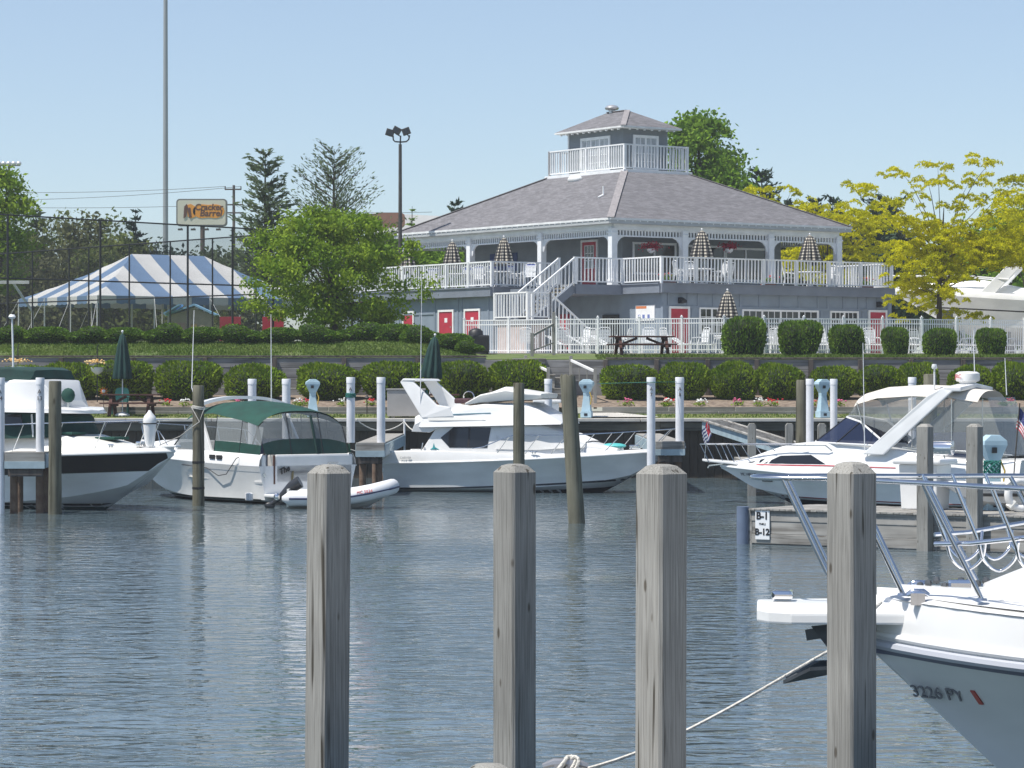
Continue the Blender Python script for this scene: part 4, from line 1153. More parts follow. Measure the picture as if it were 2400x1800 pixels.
for i, (px, yt, Y, rx) in enumerate([(985, 585, 152, 2.4), (1045, 578, 156, 2.4), (930, 560, 150, 2.2), (860, 590, 152, 2.4)]):
    zt = Z_at(yt, Y) - 5.0
    broadleaf('background_tree', 'leafy green tree seen under the left veranda roof', 'tree', (X_at(px, Y), Y, 5.0), zt, (0.5, zt, rx, rx), L_BACK, 70, 70, 0.14, 0.8, 0.7, 0.16, 120 + i, 'trees seen under the left veranda')
# flowers in the beds
FR = mat('red_petals', (0.55, 0.02, 0.03), 0.7, 0.2, 30); FW = mat('white_petals', (0.8, 0.8, 0.78), 0.7); FP = mat('pink_petals', (0.6, 0.12, 0.25), 0.7, 0.2, 30)
FO = mat('orange_petals', (0.75, 0.38, 0.08), 0.7, 0.0, 9, col2=(0.8, 0.66, 0.36))
def flower(px, Y, z, m, label, cat='flowers', n=14, r=0.16, hh=0.22, seed=0, group=None, name='bedding_flower'):
    rng = np.random.default_rng(seed)
    tr = thing(name, label, cat, (X_at(px, Y), Y, z), 0, group)
    c = rng.normal(size=(60, 3)) * np.array([r, r, 0.05]) * 0.7 + np.array([0, 0, hh * 0.4])
    place('leaves', quads_mesh('leaves', leaf_arrays(c, 0.05, 0.5, 0, rng), [L_MAPLE]), (0, 0, 0), tr)
    b = MB()
    for i in range(n):
        q = rng.normal(size=3) * np.array([r, r, 0.05]) * 0.7
        b.ball((q[0], q[1], hh + q[2]), rng.uniform(0.025, 0.045), 6, (1, 1, 0.7))
    b.build('blossoms', m, tr)
    return tr
k = 0
for px, Y, m, nm in [(1570, 108.0, FR, 'red'), (1640, 107.9, FW, 'white'), (1812, 107.9, FR, 'red'), (1730, 108.0, FP, 'pink'), (1472, 107.9, FP, 'pink'), (1905, 107.9, FR, 'red'), (1965, 107.9, FP, 'pink'), (2365, 107.9, FR, 'red'), (2350, 108.0, FW, 'white'), (1560, 107.8, FW, 'white'), (1780, 107.8, FW, 'white')]:
    flower(px, Y, 2.5, m, nm + ' bedding flowers beside the path, under the round shrubs', seed=200 + k, group=nm + ' flowers right of the steps'); k += 1
for px, Y, m, nm in [(393, 108.0, FR, 'red'), (432, 107.9, FW, 'white'), (715, 107.9, FR, 'red'), (800, 107.9, FW, 'white'), (870, 108, FR, 'red'), (560, 107.9, FP, 'pink'), (700, 107.9, FW, 'white')]:
    flower(px, Y, 2.5, m, nm + ' bedding flowers in the bed behind the picnic table', seed=200 + k, group=nm + ' flowers left of the steps'); k += 1
hb = flower(228, 106.6, Z_at(870, 106.6), FO, 'hanging basket of pale orange flowers beside the furled green umbrella', 'flower basket', 60, 0.3, 0.35, 231, name='flower_basket')
MB().lathe([(0.05, -0.12), (0.2, 0.0), (0.24, 0.14)], 14).build('pot', WHITEW, hb, smooth=40)
MB().tube([(0, 0, -1.1), (0, 0, 0.85), (0.05, 0, 0.95)], 0.018, 6).build('hook_pole', BLACKM, hb)
hb = flower(42, 106.6, Z_at(868, 106.6), FO, 'hanging basket of pale orange flowers behind the dark green flybridge canvas', 'flower basket', 60, 0.3, 0.35, 232, name='flower_basket')
MB().lathe([(0.05, -0.12), (0.2, 0.0), (0.24, 0.14)], 14).build('pot', WHITEW, hb, smooth=40)
MB().tube([(0, 0, -1.1), (0, 0, 0.85), (0.05, 0, 0.95)], 0.018, 6).build('hook_pole', BLACKM, hb)
# ================================================================ FENCES, FURNITURE, TENT, SIGNS, POLES
# ---- white pool fence
pf = thing('pool_fence', 'white metal picket fence around the pool terrace', 'fence', (4, 118, 4.5))
FPST = MB().box(-0.04, 0.04, -0.04, 0.04, 0, 1.42).box(-0.05, 0.05, -0.05, 0.05, 1.42, 1.45).ball((0, 0, 1.47), 0.035, 8).mesh('post', [WHITE])
def fence_run(pts, gap=None):
    for (pa, Ya), (pb_, Yb_) in zip(pts, pts[1:]):
        a = Vector((X_at(pa, Ya) - 4, Ya - 118, 0)); c = Vector((X_at(pb_, Yb_) - 4, Yb_ - 118, 0))
        d = c - a; L = d.length; n = max(1, round(L / 1.8))
        for k in range(n):
            p = a + d * (k / n); q = a + d * ((k + 1) / n)
            piece('post', FPST, tuple(p), pf, rz=math.atan2(d.y, d.x))
            for z in (0.14, 1.18, 1.36):
                MB().bar((p.x, p.y, z), (q.x, q.y, z), 0.035, 0.04).build('rail', WHITE, pf)
            pk = MB(); m = int((q - p).length / 0.1)
            for i in range(1, m):
                s = p + (q - p) * (i / m)
                pk.box(s.x - 0.017, s.x + 0.017, s.y - 0.012, s.y + 0.012, 0.05, 1.36)
            pk.build('pickets', WHITE, pf, kind='stuff', fix=False)
        piece('post', FPST, tuple(c), pf)
fence_run([(1088, 120.6), (1298, 118.6)])
fence_run([(1304, 118.5), (1697, 116.4)]); fence_run([(1697, 116.4), (2160, 118.4), (2480, 121.5)])

# ---- tall black tennis fence
CHAIN = glassy('chain_link_mesh', (0.03, 0.032, 0.035), 0.22, 0.7)
def tennis(label, pts, zb, h, rails, cat='fence', pr=0.045):
    """pts: (px, Y) posts; chain-link panels between posts"""
    X0, Y0 = X_at(pts[0][0], pts[0][1]), pts[0][1]
    r = thing('tennis_fence', label, cat, (X0, Y0, zb))
    for i, (px, Y) in enumerate(pts):
        x = X_at(px, Y) - X0
        MB().tube([(x, Y - Y0, -0.1), (x, Y - Y0, h(px) + 0.03)], pr, 8).build('post', BLACKM, r, smooth=40)
    for (pa, Ya), (pb_, Yb_) in zip(pts, pts[1:]):
        a = (X_at(pa, Ya) - X0, Ya - Y0); c = (X_at(pb_, Yb_) - X0, Yb_ - Y0)
        for f in rails:
            MB().tube([(a[0], a[1], h(pa) * f), (c[0], c[1], h(pb_) * f)], 0.03, 6).build('rail', BLACKM, r, smooth=40)
        MB()._add([(a[0], a[1] + 0.05, 0), (c[0], c[1] + 0.05, 0), (c[0], c[1] + 0.05, h(pb_)), (a[0], a[1] + 0.05, h(pa))], [(0, 1, 2, 3)]).build('mesh_panel', CHAIN, r)
tennis('tall black chain-link tennis fence standing closest behind the low hedge', [(-160, 118.5), (18, 119.5), (235, 121.0), (440, 122.4), (545, 123.0), (640, 123.8), (825, 125.2)], 5.0, lambda p: 3.27 + CAM_H + 0 if False else (CAM_H + (900 - (503 + 0.058 * p)) / FPX * (119.5 + 0.007 * p)) - 5.0, (0.5, 1.0))
tennis('lower chain-link fence crossing behind the striped tent front', [(-60, 134.0), (76, 133.0), (162, 132.2), (208, 131.8), (303, 131.0), (399, 130.2), (498, 129.4), (600, 128.6)], 5.0, lambda p: (CAM_H + (900 - (594 - 0.07 * p)) / FPX * (133 - 0.007 * p)) - 5.0, (0.46, 1.0), pr=0.035)

# ---- striped tent
TW = mat('white_tent_vinyl', (0.80, 0.80, 0.79), 0.5, 0.05, 1.2, trans=0.12); TB = mat('blue_tent_vinyl', (0.19, 0.30, 0.48), 0.5, 0.06, 1.2, trans=0.12)
TI = mat('tent_shade_side', (0.62, 0.55, 0.38), 0.8)
YT = 141.0; kx = YT / FPX
tent = thing('striped_tent', 'large blue and white striped party tent behind the tennis fences', 'tent', (X_at(400, YT), YT, 5.0))
def tp(px, py, dy): return ((px - 1200) / FPX * (YT + dy) - X_at(400, YT), dy, CAM_H + (900 - py) / FPX * (YT + dy) - 5.0)
# rectangular plan with hipped ends; every cloth panel runs square to its eave and is cut by the hip
PW = 1.0; nA, nB = 12, 8; LA, LBk = PW * nA, PW * nB; HD = LBk / 2
pc = Vector((X_at(228, 138) - tent.location.x, 138 - YT, 0)); ph_ = R(36)
va, vb_ = Vector((math.cos(ph_), math.sin(ph_), 0)), Vector((-math.sin(ph_), math.cos(ph_), 0))
EZt, AZt = 2.4, 4.55
def tent_face(o, a, inn, L, n, start):
    for i in range(n):
        s0, s1 = PW * i, PW * (i + 1)
        cuts = sorted(set([s0, s1] + [c for c in (HD, L - HD) if s0 < c < s1]))
        m = MB(); rings = []
        cc = []
        for a0, a1 in zip(cuts, cuts[1:]): cc += [a0 + (a1 - a0) * k / 3 for k in range(3)]
        cc.append(s1)
        for s in cc:
            dmax = max(0.02, min(HD, s, L - s))
            ring = []
            for k in range(8):
                dd = dmax * k / 7; f = dd / HD
                z = EZt + (AZt - EZt) * (0.80 * f + 0.20 * f * f) - 0.05 * math.sin(math.pi * f) * abs(math.sin(math.pi * s / PW))
                p = o + a * s + inn * dd; ring.append((p.x, p.y, z))
            rings.append(ring)
        m.loft(rings, closed=False).build('roof_stripe', (TW, TB)[(i + start) % 2], tent, smooth=60)
        v = MB(); pts = [(o + a * (s0 + PW * k_ / 4), 0.34 + (0.05 if k_ % 2 else 0)) for k_ in range(5)]
        v.loft([[(c.x, c.y, EZt) for c, h_ in pts], [(c.x, c.y, EZt - h_) for c, h_ in pts]], closed=False).build('valance', (TW, TB)[(i + start) % 2], tent)
tent_face(pc, va, vb_, LA, nA, 0)
tent_face(pc + vb_ * LBk, -vb_, va, LBk, nB, 1)
tent_face(pc + va * LA, vb_, -va, LBk, nB, 0)
tent_face(pc + va * LA + vb_ * LBk, -va, -vb_, LA, nA, 0)
poles = [pc + va * LA * f for f in (0, 0.25, 0.5, 0.75, 1)] + [pc + vb_ * LBk * f for f in (0.33, 0.66, 1)] + [pc + va * LA * f + vb_ * LBk for f in (0.33, 0.66, 1)]
mid = pc + va * LA / 2 + vb_ * LBk / 2
for p in poles:
    MB().tube([(p.x, p.y, 0), (p.x, p.y, EZt - 0.01)], 0.035, 8).build('pole', WHITE, tent, smooth=40)
    o = (p - mid).normalized()
    MB().tube([(p.x, p.y, EZt - 0.05), (p.x + o.x * 1.7 + 0.4, p.y + o.y * 1.7, 0)], 0.012, 5).build('guy_rope', WHITEW, tent)
for f in (HD, LA / 2, LA - HD):
    p = pc + va * f + vb_ * HD
    MB().tube([(p.x, p.y, 0), (p.x, p.y, AZt - 0.03)], 0.05, 8).build('centre_pole', WHITE, tent, smooth=40)
# play house and red panels under the tent
ph = thing('playhouse', 'toy playhouse with pale blue roof beside the tent', 'playhouse', (X_at(448, 132), 132, 5.0))
PHW = mat('playhouse_beige', (0.55, 0.48, 0.38), 0.6, 0.08, 2); PHB = mat('playhouse_blue', (0.30, 0.58, 0.85), 0.5, 0.06, 2)
MB().ext([(-0.85, -0.6, 0), (0.95, -0.6, 0), (0.95, -0.6, 1.35), (0.2, -0.6, 1.62), (-0.85, -0.6, 1.35)], (0, 1.2, 0)).build('wall', PHW, ph, bevel=0.02)
MB().bar((-1.05, -0.75, 1.38), (-0.35, -0.75, 1.78), 1.5, 0.06, (0, 0, 1)).build('roof_panel', PHB, ph)
MB().ext([(-1.1, -0.78, 1.36), (0.2, -0.78, 1.83), (1.2, -0.78, 1.36), (1.12, -0.78, 1.31), (0.2, -0.78, 1.74), (-1.05, -0.78, 1.3)], (0, 1.5, 0)).build('roof_panel', PHB, ph)
MB().box(0.05, 0.32, -0.63, -0.59, 0.5, 0.95).build('window', mat('playhouse_ochre', (0.35, 0.28, 0.12), 0.7), ph)
MB().box(-0.6, -0.2, -0.63, -0.59, 0.0, 1.0).build('door', mat('playhouse_pink', (0.62, 0.42, 0.38), 0.7), ph)
for px, wd in ((540, 1.0), (640, 1.0)):
    s = thing('red_screen', 'red wall panel standing upright under the tent', 'screen', (X_at(px, 140), 140, 5.0), 0, 'red panels under the tent')
    MB().box(-wd / 2, wd / 2, -0.03, 0.03, 0.05, 1.45).build('panel', RED, s, bevel=0.01)
    for x in (-wd / 2 + 0.05, wd / 2 - 0.05):
        MB().box(x - 0.03, x + 0.03, -0.3, 0.3, 0, 0.06).build('foot', BLACKM, s)
# basketball hoop left of the tent
hp = thing('basketball_hoop', 'pale backboard post with slanted arm behind the tennis fence', 'basketball hoop', (X_at(76, 136), 136, 5.0))
MB().tube([(0, 0, 0), (0, 0, 1.6), (-0.85, -0.2, 2.9)], 0.06, 8).build('post', WHITEW, hp)
MB().box(-2.2, -0.1, -0.32, -0.26, 2.85, 3.0).build('backboard', WHITEW, hp)

# ---- tall roadside sign
YS = 260.0; ks = YS / FPX
sg = thing('roadside_sign', 'roadside restaurant sign with orange lettered emblem on a steel post', 'sign', (X_at(472, YS), YS, 5.0))
def sp(px, py): return ((px - 472) * ks, CAM_H + (900 - py) * ks - 5.0)
SGW = mat('sign_face_cream', (0.62, 0.60, 0.50), 0.5, 0.05, 0.5); SGO = mat('sign_orange', (0.75, 0.30, 0.02), 0.5, 0.08, 1); SGB = mat('sign_brown', (0.10, 0.035, 0.015), 0.6)
def rrect(x0, z0, x1, z1, r, y):
    pts = []
    for cx, cz, a0 in ((x1 - r, z0 + r, -90), (x1 - r, z1 - r, 0), (x0 + r, z1 - r, 90), (x0 + r, z0 + r, 180)):
        for i in range(5):
            a = R(a0 + i * 22.5); pts.append((cx + r * math.cos(a), y, cz + r * math.sin(a)))
    return pts
x0, z1 = sp(413, 466); x1, z0 = sp(532, 530)
MB().ext(rrect(x0, z0, x1, z1, 0.3, 0.0), (0, 0.5, 0)).build('cabinet', mat('sign_grey_edge', (0.16, 0.16, 0.15), 0.5), sg)
MB().ext(rrect(x0 + 0.12, z0 + 0.12, x1 - 0.12, z1 - 0.12, 0.22, -0.02), (0, 0.03, 0)).build('face', SGW, sg)
def blob(lst): return [(sp(a, c)[0], -0.05, sp(a, c)[1]) for a, c in lst]
out = []
for i in range(40):
    a = 2 * math.pi * i / 40
    rx, rz_ = 37, 20 * (1 + 0.10 * math.cos(2 * a)) - 3.2 * math.exp(-((math.cos(a)) ** 2) * 7) * 1.0
    out.append((489 + rx * math.cos(a), 495 - rz_ * math.sin(a)))
em = MB().ext(blob(out), (0, 0.035, 0)).build('emblem', SGO, sg)
MB().ext(blob([(437, 481), (447, 478), (458, 484), (458, 508), (448, 512), (440, 507)]), (0, 0.035, 0)).build('emblem_wedge', SGO, sg)
for q in ([(432, 484), (438, 478), (441, 486), (436, 508), (430, 512)], [(440, 488), (446, 486), (449, 508), (444, 512), (441, 498)]):
    MB().ext([(a, y - 0.03, z) for a, y, z in blob(q)], (0, 0.03, 0)).build('emblem_mark', SGB, sg)
for body, px, py, s in (('Cracker', 489, 486, 0.74), ('Barrel', 494, 500, 0.78)):
    x, z = sp(px, py)
    lettering(body, s, (x, -0.06, z), (R(90), 0, 0), SGB, em, shear=0.15, bold=0.02)
xm, zz = sp(474, 530)
MB().tube([(xm, 0.25, -0.2), (xm, 0.25, zz)], 0.2, 10).build('post', mat('sign_post_brown', (0.13, 0.09, 0.075), 0.6, 0.15, 1), sg, smooth=40)
for px in (425, 455, 486, 514):
    x, z = sp(px, 541)
    MB().tube([(x, 0.1, z + 0.25), (x, -0.7, z + 0.1)], 0.04, 5).box(x - 0.2, x + 0.2, -0.9, -0.6, z, z + 0.16).build('flood_lamp', DARKB, sg)
# restaurant behind the maple
RB = thing('restaurant', 'long low grey roofed restaurant with brown sign behind the floodlight pole', 'building', (X_at(940, 215), 215, 5.0))
kb = 215 / FPX
def rp(px, py): return ((px - 940) * kb, CAM_H + (900 - py) * kb - 5.0)
x0, z1 = rp(858, 497); x1, z1b = rp(1040, 509); _, z0 = rp(900, 548)
MB().ext([(x0, 0, 0), (x1 + 2, 0, 0), (x1 + 2, 0, z0), (x0, 0, z0)], (0, 6, 0)).build('wall', mat('restaurant_brown_wall', (0.20, 0.14, 0.11), 0.8, 0.15, 0.6), RB)
MB().ext([(x0 + 0.4, -0.8, z0 - 0.1), (x1 + 2, -0.8, z0 - 0.1), (x1 + 2, 2.8, z1b), (x0 + 0.4, 2.8, z1)], (0, 0, 0.12)).build('roof', mat('metal_roof_grey', (0.36, 0.37, 0.36), 0.5, 0.08, 0.5), RB)
x2, z2 = rp(908, 517)
MB().ext(rrect(x2 - 0.9, z2 - 0.55, x2 + 1.3, z2 + 0.5, 0.3, -1.1), (0, 0.1, 0)).build('wall_sign', mat('sign_faded_brown', (0.30, 0.15, 0.11), 0.7, 0.15, 1), RB)
MB().box(x0 - 0.1, x0 + 0.9, 0.2, 1.2, 0, z1 - 0.1).build('chimney', mat('chimney_brick', (0.18, 0.13, 0.11), 0.85, 0.2, 3), RB)
# ---- poles
def lamp_pole():
    Y = 140.0
    r = thing('floodlight_pole', 'dark floodlight pole with three square lamps beside the left roof end', 'lamp', (X_at(938, Y), Y, 5.0))
    k = Y / FPX
    def q(px, py): return ((px - 938) * k, 0, CAM_H + (900 - py) * k - 5.0)
    MB().tube([(0, 0, 0), q(938, 338)], [0.11, 0.075], 10).tube([q(938, 338), q(939, 318)], 0.035, 6).build('pole', DARKB, r, smooth=40)
    MB().tube([q(921, 318), q(922, 328), q(926, 332), q(939, 333), q(952, 332), q(958, 327), q(960, 317)], 0.035, 6).build('crossarm', DARKB, r, smooth=40)
    for px, py, tl in ((914, 311, 0.3), (930, 306, 0.5), (952, 308, -0.35)):
        c = Vector(q(px, py)); a = tl
        hx = Vector((math.cos(a), 0, -math.sin(a))); hz = Vector((math.sin(a), 0, math.cos(a)))
        m = MB(); m.ext([c - hx * 0.19 - hz * 0.16 + Vector((0, -0.14, 0)), c + hx * 0.19 - hz * 0.16 + Vector((0, -0.14, 0)), c + hx * 0.19 + hz * 0.16 + Vector((0, -0.14, 0)), c - hx * 0.19 + hz * 0.16 + Vector((0, -0.14, 0))], (0, 0.28, 0))
        lo_ = m.build('lamp_head', DARKB, r, bevel=0.02)
        MB().ext([c - hx * 0.14 - hz * 0.11 + Vector((0, -0.15, 0)), c + hx * 0.14 - hz * 0.11 + Vector((0, -0.15, 0)), c + hx * 0.14 + hz * 0.11 + Vector((0, -0.15, 0)), c - hx * 0.14 + hz * 0.11 + Vector((0, -0.15, 0))], (0, 0.008, 0)).build('lens', SMOKE, lo_)
        MB().tube([c - hz * 0.15, q(px + (9 if px < 920 else 9 if px < 940 else 6), 320)], 0.03, 5).build('bracket', DARKB, lo_)
lamp_pole()
Yp = 330.0
tp_ = thing('light_mast', 'very tall grey steel mast beside the roadside sign', 'mast', (X_at(388, Yp), Yp, 5.0))
MB().tube([(0, 0, 0), (0, 0, 28), (0, 0, 62)], [0.32, 0.27, 0.16], 14).build('shaft', mat('galvanised_mast', (0.33, 0.35, 0.37), 0.45, 0.06, 0.3, metal=0.3), tp_, smooth=40)
MB().lathe([(0.6, 0), (0.6, 0.15), (0.35, 0.3)], 12).build('base', CONC, tp_)
Yu = 300.0; ku = Yu / FPX
up = thing('utility_pole', 'wooden utility pole with two crossarms beside the roadside sign', 'utility pole', (X_at(548, Yu), Yu, 5.0))
def uq(px, py, dy=0): return ((px - 548) * ku, dy, CAM_H + (900 - py) * ku - 5.0)
MB().tube([(0, 0, 0), uq(548, 434)], [0.2, 0.13], 8).build('shaft', wood('pole_wood', (0.13, 0.10, 0.085), (0.06, 0.05, 0.04), 1, 'Z', knots=False), up, smooth=40)
for a, c, y in ((527, 566, 444), (527, 571, 480), (528, 571, 499)):
    MB().bar(uq(a, y, -0.15), uq(c, y, -0.15), 0.12, 0.14).build('crossarm', BARK, up)
for px in (528, 548, 565):
    MB().tube([uq(px, 444, -0.15), uq(px, 437, -0.15)], 0.06, 6).build('insulator', DARKB, up)
wires = MB()
for px0, y0, px1, y1, sag in ((530, 437, -200, 418, 8), (565, 437, -200, 440, 10), (530, 480, -200, 455, 6), (566, 480, 1000, 470, 8)):
    a = Vector(uq(px0, y0, -0.15)); c = Vector(uq(px1, y1, 20))
    pts = []
    for i in range(17):
        s = i / 16; p = a.lerp(c, s); p.z -= sag * ku * 4 * s * (1 - s); pts.append(tuple(p))
    MB().tube(pts, 0.022, 4).build('wire', BLACKM, up)
Yst = 420.0; kst = Yst / FPX
st = thing('stadium_light', 'far stadium light pole with a row of round white lamps', 'lamp', (X_at(21, Yst), Yst, 5.0))
zt = CAM_H + (900 - 388) * kst - 5
MB().tube([(0, 0, 0), (0, 0, zt)], [0.3, 0.18], 8).build('shaft', DARKB, st, smooth=40)
MB().bar((-1.6, 0, zt), (1.6, 0, zt), 0.15, 0.15).build('crossarm', DARKB, st)
lens = MB().ball((0, 0, 0), 0.38, 10, (1, 0.7, 0.8)).mesh('lamp', [mat('lamp_shell', (0.7, 0.7, 0.72), 0.25, metal=0.4)], smooth=60)
for i in range(5): piece('lamp', lens, (-1.45 + i * 0.72, -0.2, zt + 0.28), st)
# white post-top light by the hedge, seen over the boats, belongs to the left boat: built there

# ---- garden furniture prototypes
def chair_proto(name, label, frame_m, strap_m, group):
    r = thing(name, label, 'chair', (0, 0, 0), 0, group)
    for s in (-1, 1):
        MB().tube([(s * 0.27, -0.28, 0), (s * 0.27, -0.27, 0.42), (s * 0.27, -0.2, 0.62), (s * 0.27, 0.18, 0.66), (s * 0.27, 0.27, 0.6)], 0.017, 6).build('arm_frame', frame_m, r, smooth=50)
        MB().tube([(s * 0.25, 0.30, 0), (s * 0.25, 0.22, 0.42), (s * 0.24, 0.34, 0.98)], 0.017, 6).build('back_leg', frame_m, r, smooth=50)
    MB().tube([(-0.24, 0.34, 0.98), (-0.15, 0.35, 1.04), (0.15, 0.35, 1.04), (0.24, 0.34, 0.98)], 0.017, 6).build('top_rail', frame_m, r, smooth=50)
    sl = MB().box(-0.235, 0.235, -0.02, 0.02, -0.004, 0.004).mesh('strap', [strap_m])
    for i in range(8):
        piece('strap', sl, (0, -0.26 + i * 0.066, 0.42), r)
    for i in range(9):
        piece('strap', sl, (0, 0.235 + i * 0.0125, 0.47 + i * 0.058), r, rot=(R(78), 0, 0))
    return r
def table_proto(label, group, m=WHITE):
    r = thing('patio_table', label, 'table', (0, 0, 0), 0, group)
    MB().lathe([(0.56, 0.70), (0.58, 0.715), (0.56, 0.735)], 24).build('table_top', m, r, smooth=30)
    for i in range(4):
        a = R(45 + 90 * i); c, s = math.cos(a), math.sin(a)
        MB().tube([(c * 0.42, s * 0.42, 0), (c * 0.2, s * 0.2, 0.35), (c * 0.42, s * 0.42, 0.7)], 0.018, 6).build('leg', m, r, smooth=50)
    return r
def plaid():
    m = bpy.data.materials.new('black_cream_plaid'); m.use_nodes = True
    t = m.node_tree; b = t.nodes['Principled BSDF']; b.inputs['Roughness'].default_value = 0.9
    tc = t.nodes.new('ShaderNodeTexCoord'); sx = t.nodes.new('ShaderNodeSeparateXYZ'); t.links.new(tc.outputs['UV'], sx.inputs[0])
    def band(o, f):
        a = t.nodes.new('ShaderNodeMath'); a.operation = 'MULTIPLY'; a.inputs[1].default_value = f
        c = t.nodes.new('ShaderNodeMath'); c.operation = 'FRACT'; g = t.nodes.new('ShaderNodeMath'); g.operation = 'GREATER_THAN'; g.inputs[1].default_value = 0.55
        t.links.new(sx.outputs[o], a.inputs[0]); t.links.new(a.outputs[0], c.inputs[0]); t.links.new(c.outputs[0], g.inputs[0]); return g
    g1, g2 = band('X', 16.0), band('Y', 9.0)
    ad = t.nodes.new('ShaderNodeMath'); ad.operation = 'ADD'; t.links.new(g1.outputs[0], ad.inputs[0]); t.links.new(g2.outputs[0], ad.inputs[1])
    dv = t.nodes.new('ShaderNodeMath'); dv.operation = 'MULTIPLY'; dv.inputs[1].default_value = 0.5; t.links.new(ad.outputs[0], dv.inputs[0])
    r = t.nodes.new('ShaderNodeValToRGB'); r.color_ramp.elements[0].color = (0.016, 0.016, 0.02, 1); r.color_ramp.elements[1].color = (0.62, 0.57, 0.47, 1)
    e = r.color_ramp.elements.new(0.5); e.color = (0.10, 0.095, 0.09, 1)
    t.links.new(dv.outputs[0], r.inputs[0]); t.links.new(r.outputs[0], b.inputs['Base Color'])
    return m
PLAID = plaid()
def furled(name, z0, z1, r0, m, parent, folds=9, n=54):
    """closed umbrella cloth: pleated cone"""
    prof = [(0.02, 1.0), (0.28, 0.93), (0.5, 0.75), (0.7, 0.5), (0.9, 0.2), (1.0, 0.03), (0.96, 0.0)]
    vs = []; fs = []; uvs = []
    for i, (rr, t_) in enumerate(prof):
        for j in range(n + 1):
            a = 2 * math.pi * j / n
            k = 1 - 0.30 * (0.5 + 0.5 * math.cos(folds * a)) * min(1, rr * 1.5)
            vs.append((r0 * rr * k * math.cos(a), r0 * rr * k * math.sin(a), z0 + (z1 - z0) * t_)); uvs.append((j / n, t_))
    for i in range(len(prof) - 1):
        for j in range(n):
            fs.append((i * (n + 1) + j, i * (n + 1) + j + 1, (i + 1) * (n + 1) + j + 1, (i + 1) * (n + 1) + j))
    me = bpy.data.meshes.new(name); me.from_pydata(vs, [], fs)
    uv = me.uv_layers.new(name='UVMap')
    for p in me.polygons:
        for li in p.loop_indices: uv.data[li].uv = uvs[me.loops[li].vertex_index]
    me.materials.append(m); me.polygons.foreach_set('use_smooth', [True] * len(me.polygons)); me.update()
    return place(name, me, (0, 0, 0), parent)
def umbrella(name, label, loc, zc0, zc1, r0, m, base=True, group=None, pole_m=WHITE, tilt=0.0):
    u = thing(name, label, 'umbrella', loc, 0, group)
    MB().tube([(0, 0, 0.02), (0, 0, zc1 + 0.02)], 0.02, 8).build('pole', pole_m, u, smooth=40)
    furled('canopy', zc0, zc1, r0, m, u)
    MB().ball((0, 0, zc1 + 0.05), 0.045, 8).build('finial', WHITE, u, smooth=60)
    if base:
        MB().lathe([(0.27, 0), (0.27, 0.05), (0.18, 0.1), (0.04, 0.14)], 18).build('base', WHITE, u, smooth=30)
    if tilt: u.rotation_euler = (0, tilt, 0)
    return u
def on_deck(px, v=None, u=None):
    if v is not None:
        return uv2w(u_of(px, v), v, DZ + 0.005)
    return uv2w(u, v_of(px, u), DZ + 0.005)
# right deck: two table groups
CR = chair_proto('patio_chair', 'white strap patio chair at the umbrella table on the right deck', WHITE, WHITE, 'white chairs on the right deck')
first = [True]
def put_chair(proto, loc, rz, label=None, group=None, used=set()):
    if proto.name not in used:
        used.add(proto.name); proto.location = loc; proto.rotation_euler = (0, 0, rz)
        if label: proto['label'] = label
        if group: proto['group'] = group
        return proto
    return dup(proto, loc, rz, label, group)
for px, v, rz in ((1598, -2.7, 1.9), (1618, -1.9, 2.9), (1684, -2.7, -1.2), (1700, -2.1, -2.0)):
    put_chair(CR, on_deck(px, v), rz, 'white strap patio chair at the umbrella table by the dark veranda windows')
for px, v, rz in ((1851, -2.7, 1.5), (1936, -2.6, -1.2), (1952, -2.0, -1.7)):
    put_chair(CR, on_deck(px, v), rz, 'white strap patio chair at the umbrella table by the right end of the deck')
T1 = table_proto('round white patio table under the furled plaid umbrella by the dark windows', 'round tables on the upper deck')
T1.location = on_deck(1644, -2.4)
dup(T1, on_deck(1898, -2.4), 0.3, 'round white patio table under the furled plaid umbrella at the deck end')
def zc(py, loc): return CAM_H + (900 - py) / FPX * loc[1] - loc[2]
for px, py0, py1, lab in ((1645, 600, 540, 'furled black and cream plaid umbrella on the right deck by the dark windows'), (1898, 606, 551, 'furled black and cream plaid umbrella near the right deck end')):
    l = on_deck(px, -2.4); umbrella('patio_umbrella', lab, l, zc(py0 + 8, l), zc(py1, l), 0.55, PLAID, True, 'plaid umbrellas')
for px, py1, lab in ((1181, 557, 'furled black and cream plaid umbrella on the left deck before the blue board'), (1060, 566, 'furled black and cream plaid umbrella on the left deck between veranda posts'), (955, 577, 'furled black and cream plaid umbrella partly behind the maple leaves')):
    l = on_deck(px, None, LDu + 1.5); umbrella('patio_umbrella', lab, l, zc(py1 + 66, l), zc(py1, l), 0.5, PLAID, True, 'plaid umbrellas')
BLUEF = mat('blue_trim', (0.10, 0.14, 0.45), 0.6)
CL = chair_proto('patio_chair', 'white patio chair with blue top band on the left deck', WHITE, WHITE, 'white chairs on the left deck')
MB().box(-0.2, 0.2, 0.333, 0.352, 0.9, 0.99).build('head_band', BLUEF, CL)
for px, u, rz in ((985, -2.2, 1.0), (1012, -2.5, -0.6), (1041, -2.0, 0.4), (1096, -1.8, 2.6), (1118, -2.5, -0.9), (1130, -1.5, 0.2), (1146, -1.8, 2.9), (1210, -1.6, 0.3), (1238, -2.2, -1.0)):
    put_chair(CL, on_deck(px, None, u), rz + YAW)
for px, u in ((1028, -1.6), (1080, -2.2), (1170, -2.2)):
    dup(T1, on_deck(px, None, u), 0.2, 'round white patio table among the blue-banded chairs', 'round tables on the left deck')
